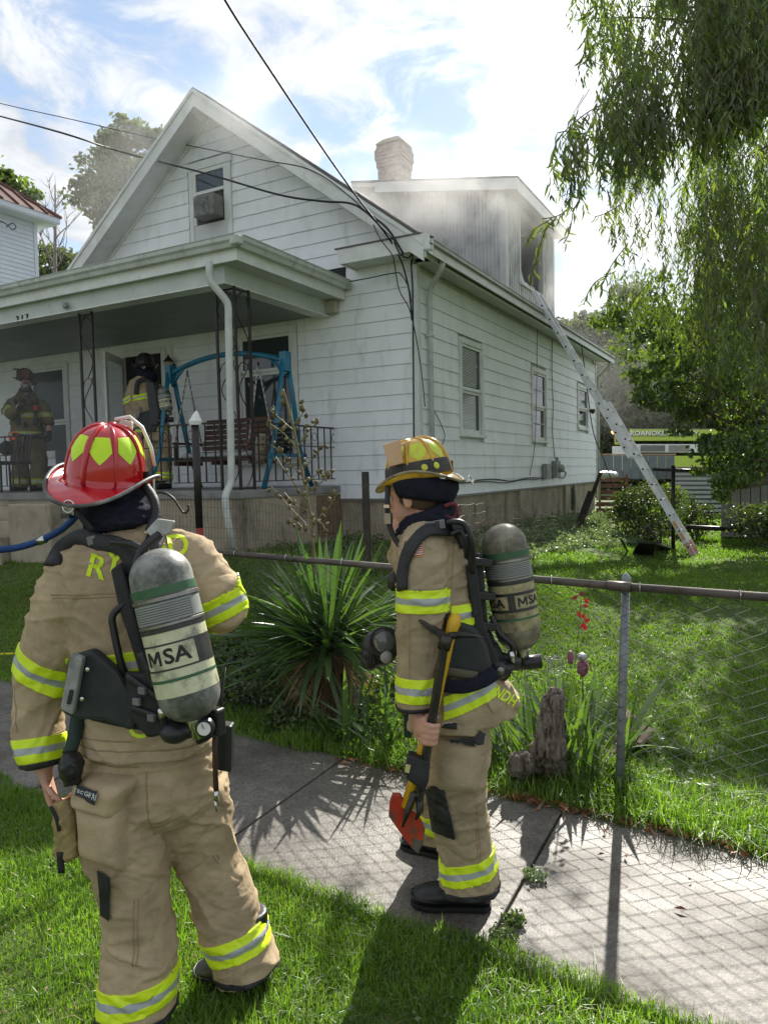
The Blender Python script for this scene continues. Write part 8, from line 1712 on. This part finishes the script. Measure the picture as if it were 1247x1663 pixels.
m = MB(); ell(m, P(943, 1068, 4.485), .008, .005, .008); m.build('eye', M_blk, orn, smooth=True); MB().loft([[P(956, 1072, 4.5), P(958, 1078, 4.5), P(956, 1078, 4.53)], [P(961, 1088, 4.5), P(962, 1092, 4.5), P(960, 1092, 4.53)]]).build('beak', M('orange_beak', (.5, .2, .05), rough=.5), orn); MB().tube([oc-UPV*.04, Vector((oc.x, oc.y, GZ))], .004, 6).build('rod', M_black, orn)
m = MB(); ell(m, P(926, 1068, 4.6), .02, .02, .045); m.build('tail', MATS['pink_beaded_body'], orn, smooth=True)
wl = empty('wire_loops', P(898, 1080, 4.5), 'tangle of white wire loops beside the air cylinder of the second firefighter', 'wire')
for k in range(7): c = P(893+2*k, 1078+3*(k % 3), 4.5); MB().tube([c+(RT*math.cos(t)*(.02+.004*k)+UPV*math.sin(t)*.045+FW*.02*math.cos(t+k)) for t in np.linspace(0, 6.28, 14, endpoint=False)], .0018, 4, closed=True).build('loop', M('white_wire', (.3, .3, .3), rough=.5), wl)
# weeds in the pavement joint
for u, v, r_, lb in ((868, 1424, .055, 'small yellowish weed growing in the pavement joint, uppermost of three'), (834, 1497, .05, 'small green weed in the pavement joint, middle of three'), (818, 1522, .055, 'low green weed in the pavement joint, nearest the grass')):
    c = PZ(u, v, GZ+.01); w_ = empty('weed', c, lb, 'weed', 'weeds in the joint'); r2 = np.random.default_rng(int(u)); n_ = 150; th = r2.uniform(0, 6.28, n_); rr_ = r2.uniform(0, 1, n_)**.6*r_; C_ = np.stack([c.x+np.cos(th)*rr_, c.y+np.sin(th)*rr_*.8, c.z+np.abs(r2.normal(0, .012, n_))], 1); leafcloud('leaves', C_, .022, .012, M_cov if u == 868 else M_l2, w_, int(v))
# dead leaves along the edge of the pavement
M_lit = leafmat('dead_leaf_brown', (.16, .06, .025), (.26, .12, .05), tr=.15, scale=12, attr='tone', tcol=(1.2, 1, .7)); r_ = np.random.default_rng(91); n = 620; X = r_.uniform(1.9, 6, n); k = r_.uniform(0, 1, n) < np.clip((X-1.7)/1.6, .12, 1); X = X[k]; Y = far_e(X)-.02-np.abs(r_.normal(0, .035, len(X))); C_ = np.stack([X, Y, np.full(len(X), GZ+.012)+r_.uniform(0, .012, len(X))], 1); d_ = r_.normal(0, 1, (len(X), 3)); d_[:, 2] *= .25
leafcloud('leaf_litter', C_, r_.uniform(.025, .075, len(X)), .022, M_lit, None, 5, dirs=d_, fold=.5)
for i, (u, v, s, lb) in enumerate(((1105, 1478, .055, 'long brown dead leaf lying alone on the sunlit pavement right of the post shadow'), (981, 1352, .045, 'curled reddish brown leaf at the foot of the post shadow'), (850, 1549, .03, 'tiny dark leaf near the nearest weed in the joint'), (1016, 1392, .04, 'curled dark leaf just right of the post shadow'), (976, 1389, .035, 'small brown curled leaf just left of the post shadow'), (905, 1300, .05, 'rust red leaf near the stump at the pavement edge'), (1120, 1430, .02, 'speck of dark leaf high on the sunlit slab'), (845, 1562, .04, 'reddish leaf at the grass edge below the joint'))):
    c = PZ(u, v, GZ+.010); a = i*1.7; x = Vector((math.cos(a), math.sin(a), 0))*s*.5; y = Vector((-math.sin(a), math.cos(a), 0))*s*.2
    o = MB().add([c-x, c-y+Vector((0, 0, .008)), c+x+Vector((0, 0, .006)), c+y+Vector((0, 0, .010)), c+Vector((0, 0, .001))], [(0, 1, 4), (1, 2, 4), (2, 3, 4), (3, 0, 4)]).build('fallen_leaf', M('dry_leaf_brown', (.13, .05, .025), (.2, .09, .04), rough=.8, scale=30), None); tag(o, lb, 'leaf', 'fallen leaves on the pavement')
# ================================================================= trees far behind
def far(u, v, d, r, s=.75): return (pl_(u, v, d), (r, r*.8, r*s))
g30 = -1.4
def bpos(u, d): q = P(u, 800, d); return (q.x, q.y, -1.4)
tree('tall_tree', bpos(190, 27), 'tall smoke veiled tree rising behind the left rake of the roof', [far(205, 225, 27, .9), far(175, 285, 27, 1.1), far(150, 330, 27, 1.0), far(235, 255, 27.5, 1.1), far(215, 310, 27, 1.6), far(185, 350, 27, 1.0), far(250, 225, 28, .6), far(180, 240, 27, .6), far(145, 300, 27, .6)], M_l4, .26, .13, 26, 101, 'trees behind the houses', trunk=.22, sub=.24)
tree('round_tree', bpos(25, 30), 'bright green tree top peeping over the neighbouring brown roof', [far(-10, 300, 30, 1.3), far(10, 285, 30, .5), far(35, 312, 30, .7), far(50, 325, 30, .45), far(20, 330, 30, 1.0)], M_l2, .26, .15, 30, 102, 'trees behind the houses', trunk=.2, sub=.24)
tree('low_tree', bpos(85, 32), 'low olive tree at the foot of the bare tree', [far(85, 440, 32, 1.5), far(120, 450, 32, 1.2), far(70, 470, 32, 1.4)], M_l4, .28, .15, 34, 103, 'trees behind the houses', trunk=.2, sub=.24)
bt_ = empty('bare_tree', bpos(90, 29), 'leafless grey tree between the neighbouring house and the gable', 'tree', 'trees behind the houses'); rs = random.Random(17); M_gb2 = M('pale_grey_bark', (.17, .15, .14), (.24, .22, .21), rough=.9, scale=4)
b0_ = Vector(bpos(90, 29)); tr_pts = [b0_, P(90, 600, 29), P(89, 450, 29), P(90, 350, 29), P(89, 300, 29)]; MB().tube(tr_pts, [.16, .12, .08, .05, .015], 8).build('trunk', M_gb2, bt_, smooth=True)
def twig(a, d, L_, r, dep):
    pts = [a]; d = Vector(d).normalized()
    for k in range(4): d = (d+Vector((rs.uniform(-.3, .3), rs.uniform(-.3, .3), rs.uniform(-.05, .3)))).normalized(); pts.append(pts[-1]+d*L_/4)
    MB().tube(pts, [r*(1-.2*k) for k in range(5)], 5).build('branch', M_gb2, bt_)
    if dep:
        for k in range(5): q = pts[rs.randint(1, 4)]; twig(q, d+Vector((rs.uniform(-1, 1), rs.uniform(-1, 1), rs.uniform(-.2, .6))), L_*.5, r*.5, dep-1)
for i in range(11): t = i/11; a = Vector(tr_pts[2]).lerp(Vector(tr_pts[4]), t*.9); twig(a, RT*(1 if i % 2 else -1)*rs.uniform(.5, 1)+Vector((0, rs.uniform(-.5, .5), 1.0)), 1.8*(1-t*.5), .03, 1)
# hillside at right
rh = random.Random(9)
for i, (u, v, r, d, s) in enumerate(((925, 560, 2.6, 46, 1), (960, 545, 2.8, 48, 1), (1000, 560, 3.0, 44, 1.1), (1035, 590, 3, 42, 1.1), (985, 640, 3.4, 40, 1.0), (1080, 560, 3.4, 50, 1), (1140, 600, 4, 46, 1), (1200, 580, 4.4, 48, 1), (1260, 600, 4.4, 46, 1), (940, 640, 2.6, 42, 1))):
    lb = ['hazy tree just beyond the eave of the house', 'hazy tree over the ladder top', 'tall hazy tree behind the middle of the ladder', 'hazy tree left of the broad-leaved crown', 'dark full tree behind the fire engine cab', 'far tree seen through the crown above the engine', 'far tree over the engine body', 'far tree over the white outbuilding', 'far tree at the right edge', 'dark tree low beside the end of the house'][i]
    c = P(u, v, d); tree('hill_tree', (c.x, c.y, -1.4), lb, [(tuple(c), (r*.8, r*.7, r*s*.55)), (tuple(c-Vector((rh.uniform(-1, 1), 0, r*.9))), (r, r*.7, r*.8)), (tuple(c+Vector((rh.uniform(-1.2, 1.2), 0, -r*.2))), (r*.6, r*.5, r*.4)), (tuple(c-Vector((rh.uniform(-1, 1), 0, r*2.0))), (r*1.1, r*.7, r))], M_l3, .50, .30, 15, 110+i, 'trees on the slope behind', trunk=.25, sub=.22)
hx = np.linspace(-90, 120, 60); hy = np.linspace(52, 130, 12); HX, HY = np.meshgrid(hx, hy, indexing='ij'); hz = -2+np.clip((HY-52)/40, 0, 1)*(5+2.0*np.sin(HX*.07)+1.5*np.sin(HX*.19+1)); ii = np.arange(60*12).reshape(60, 12)
numesh('hillside', np.stack([HX, HY, hz], -1).reshape(-1, 3), np.stack([ii[:-1, :-1], ii[1:, :-1], ii[1:, 1:], ii[:-1, 1:]], -1).reshape(-1, 4), M('wooded_slope', (.03, .045, .02), (.05, .065, .03), rough=.95, scale=.5, bump=.8, bscale=1.5, bdist=.5), kind='structure', smooth=True)
# ================================================================= smoke drifting off the roof
def smoke(name, c, rad, dens, seed, scale=.9, rot=0, lo=.42, hi=.75, col=(.86, .85, .84), stretch=(1, 1, 1)):
    me = bpy.data.meshes.new(name); bm = bmesh.new(); bmesh.ops.create_icosphere(bm, subdivisions=3, radius=1.0)
    for v in bm.verts: v.co = Vector((v.co.x*rad[0], v.co.y*rad[1], v.co.z*rad[2]))*(1+.12*noise.noise(v.co*1.3+Vector((seed, 0, 0))))
    bmesh.ops.rotate(bm, verts=bm.verts, matrix=Matrix.Rotation(rot, 3, 'Z')); bm.to_mesh(me); bm.free()
    m = bpy.data.materials.new(name+'_volume_%d' % seed); m.use_nodes = True; t = m.node_tree; t.nodes.clear(); l = t.links.new
    o_ = t.nodes.new('ShaderNodeOutputMaterial'); pv = t.nodes.new('ShaderNodeVolumePrincipled'); l(pv.outputs[0], o_.inputs['Volume'])
    pv.inputs['Color'].default_value = (*col, 1); pv.inputs['Anisotropy'].default_value = .35
    tc_ = t.nodes.new('ShaderNodeTexCoord'); mp_ = t.nodes.new('ShaderNodeMapping'); mp_.inputs['Location'].default_value = (seed*3.1, seed*1.7, 0); mp_.inputs['Scale'].default_value = stretch; l(tc_.outputs['Object'], mp_.inputs[0])
    n = t.nodes.new('ShaderNodeTexNoise'); n.inputs['Scale'].default_value = scale; n.inputs['Detail'].default_value = 5; n.inputs['Roughness'].default_value = .55; n.inputs['Distortion'].default_value = .7; l(mp_.outputs[0], n.inputs['Vector'])
    r = t.nodes.new('ShaderNodeMapRange'); l(n.outputs[0], r.inputs[0]); r.inputs[1].default_value = lo; r.inputs[2].default_value = hi
    # fades to nothing before the hull
    sc = t.nodes.new('ShaderNodeVectorRotate'); sc.rotation_type = 'Z_AXIS'; sc.inputs['Angle'].default_value = -rot; l(tc_.outputs['Object'], sc.inputs[0])
    dv = t.nodes.new('ShaderNodeVectorMath'); dv.operation = 'DIVIDE'; dv.inputs[1].default_value = rad; l(sc.outputs[0], dv.inputs[0]); ln_ = t.nodes.new('ShaderNodeVectorMath'); ln_.operation = 'LENGTH'; l(dv.outputs[0], ln_.inputs[0])
    f = t.nodes.new('ShaderNodeMapRange'); f.interpolation_type = 'SMOOTHSTEP'; l(ln_.outputs['Value'], f.inputs[0]); f.inputs[1].default_value = .86; f.inputs[2].default_value = .15; f.inputs[3].default_value = 0; f.inputs[4].default_value = 1
    k = t.nodes.new('ShaderNodeMath'); k.operation = 'MULTIPLY'; l(r.outputs[0], k.inputs[0]); l(f.outputs[0], k.inputs[1]); k2 = t.nodes.new('ShaderNodeMath'); k2.operation = 'MULTIPLY'; l(k.outputs[0], k2.inputs[0]); k2.inputs[1].default_value = dens; l(k2.outputs[0], pv.inputs['Density'])
    o = link(name, me, None, c, m); o['kind'] = 'stuff'; return o
smoke('smoke', P(690, 330, 12.2), (3.5, 2.1, 1.6), .95, 1, 1.1, lo=.38, hi=.76, col=(.74, .73, .72))
smoke('smoke', P(330, 260, 10.5), (2.6, 1.6, 1.9), .6, 2, .9)
smoke('smoke', P(945, 415, 14.8), (2.6, 2.0, 1.6), 1.5, 3, 1.0, lo=.40, hi=.74, col=(.74, .73, .72))
smoke('smoke', P(1000, 590, 27), (6, 4, 4), .05, 5, .35, lo=.25)
smoke('smoke', P(190, 300, 20), (4.5, 2.5, 3.5), .08, 6, .4, lo=.25)
smoke('smoke', PY(10, 690, -2.9), (3.2, 1.5, 1.8), .26, 4, .9, lo=.3, col=(.5, .5, .5))
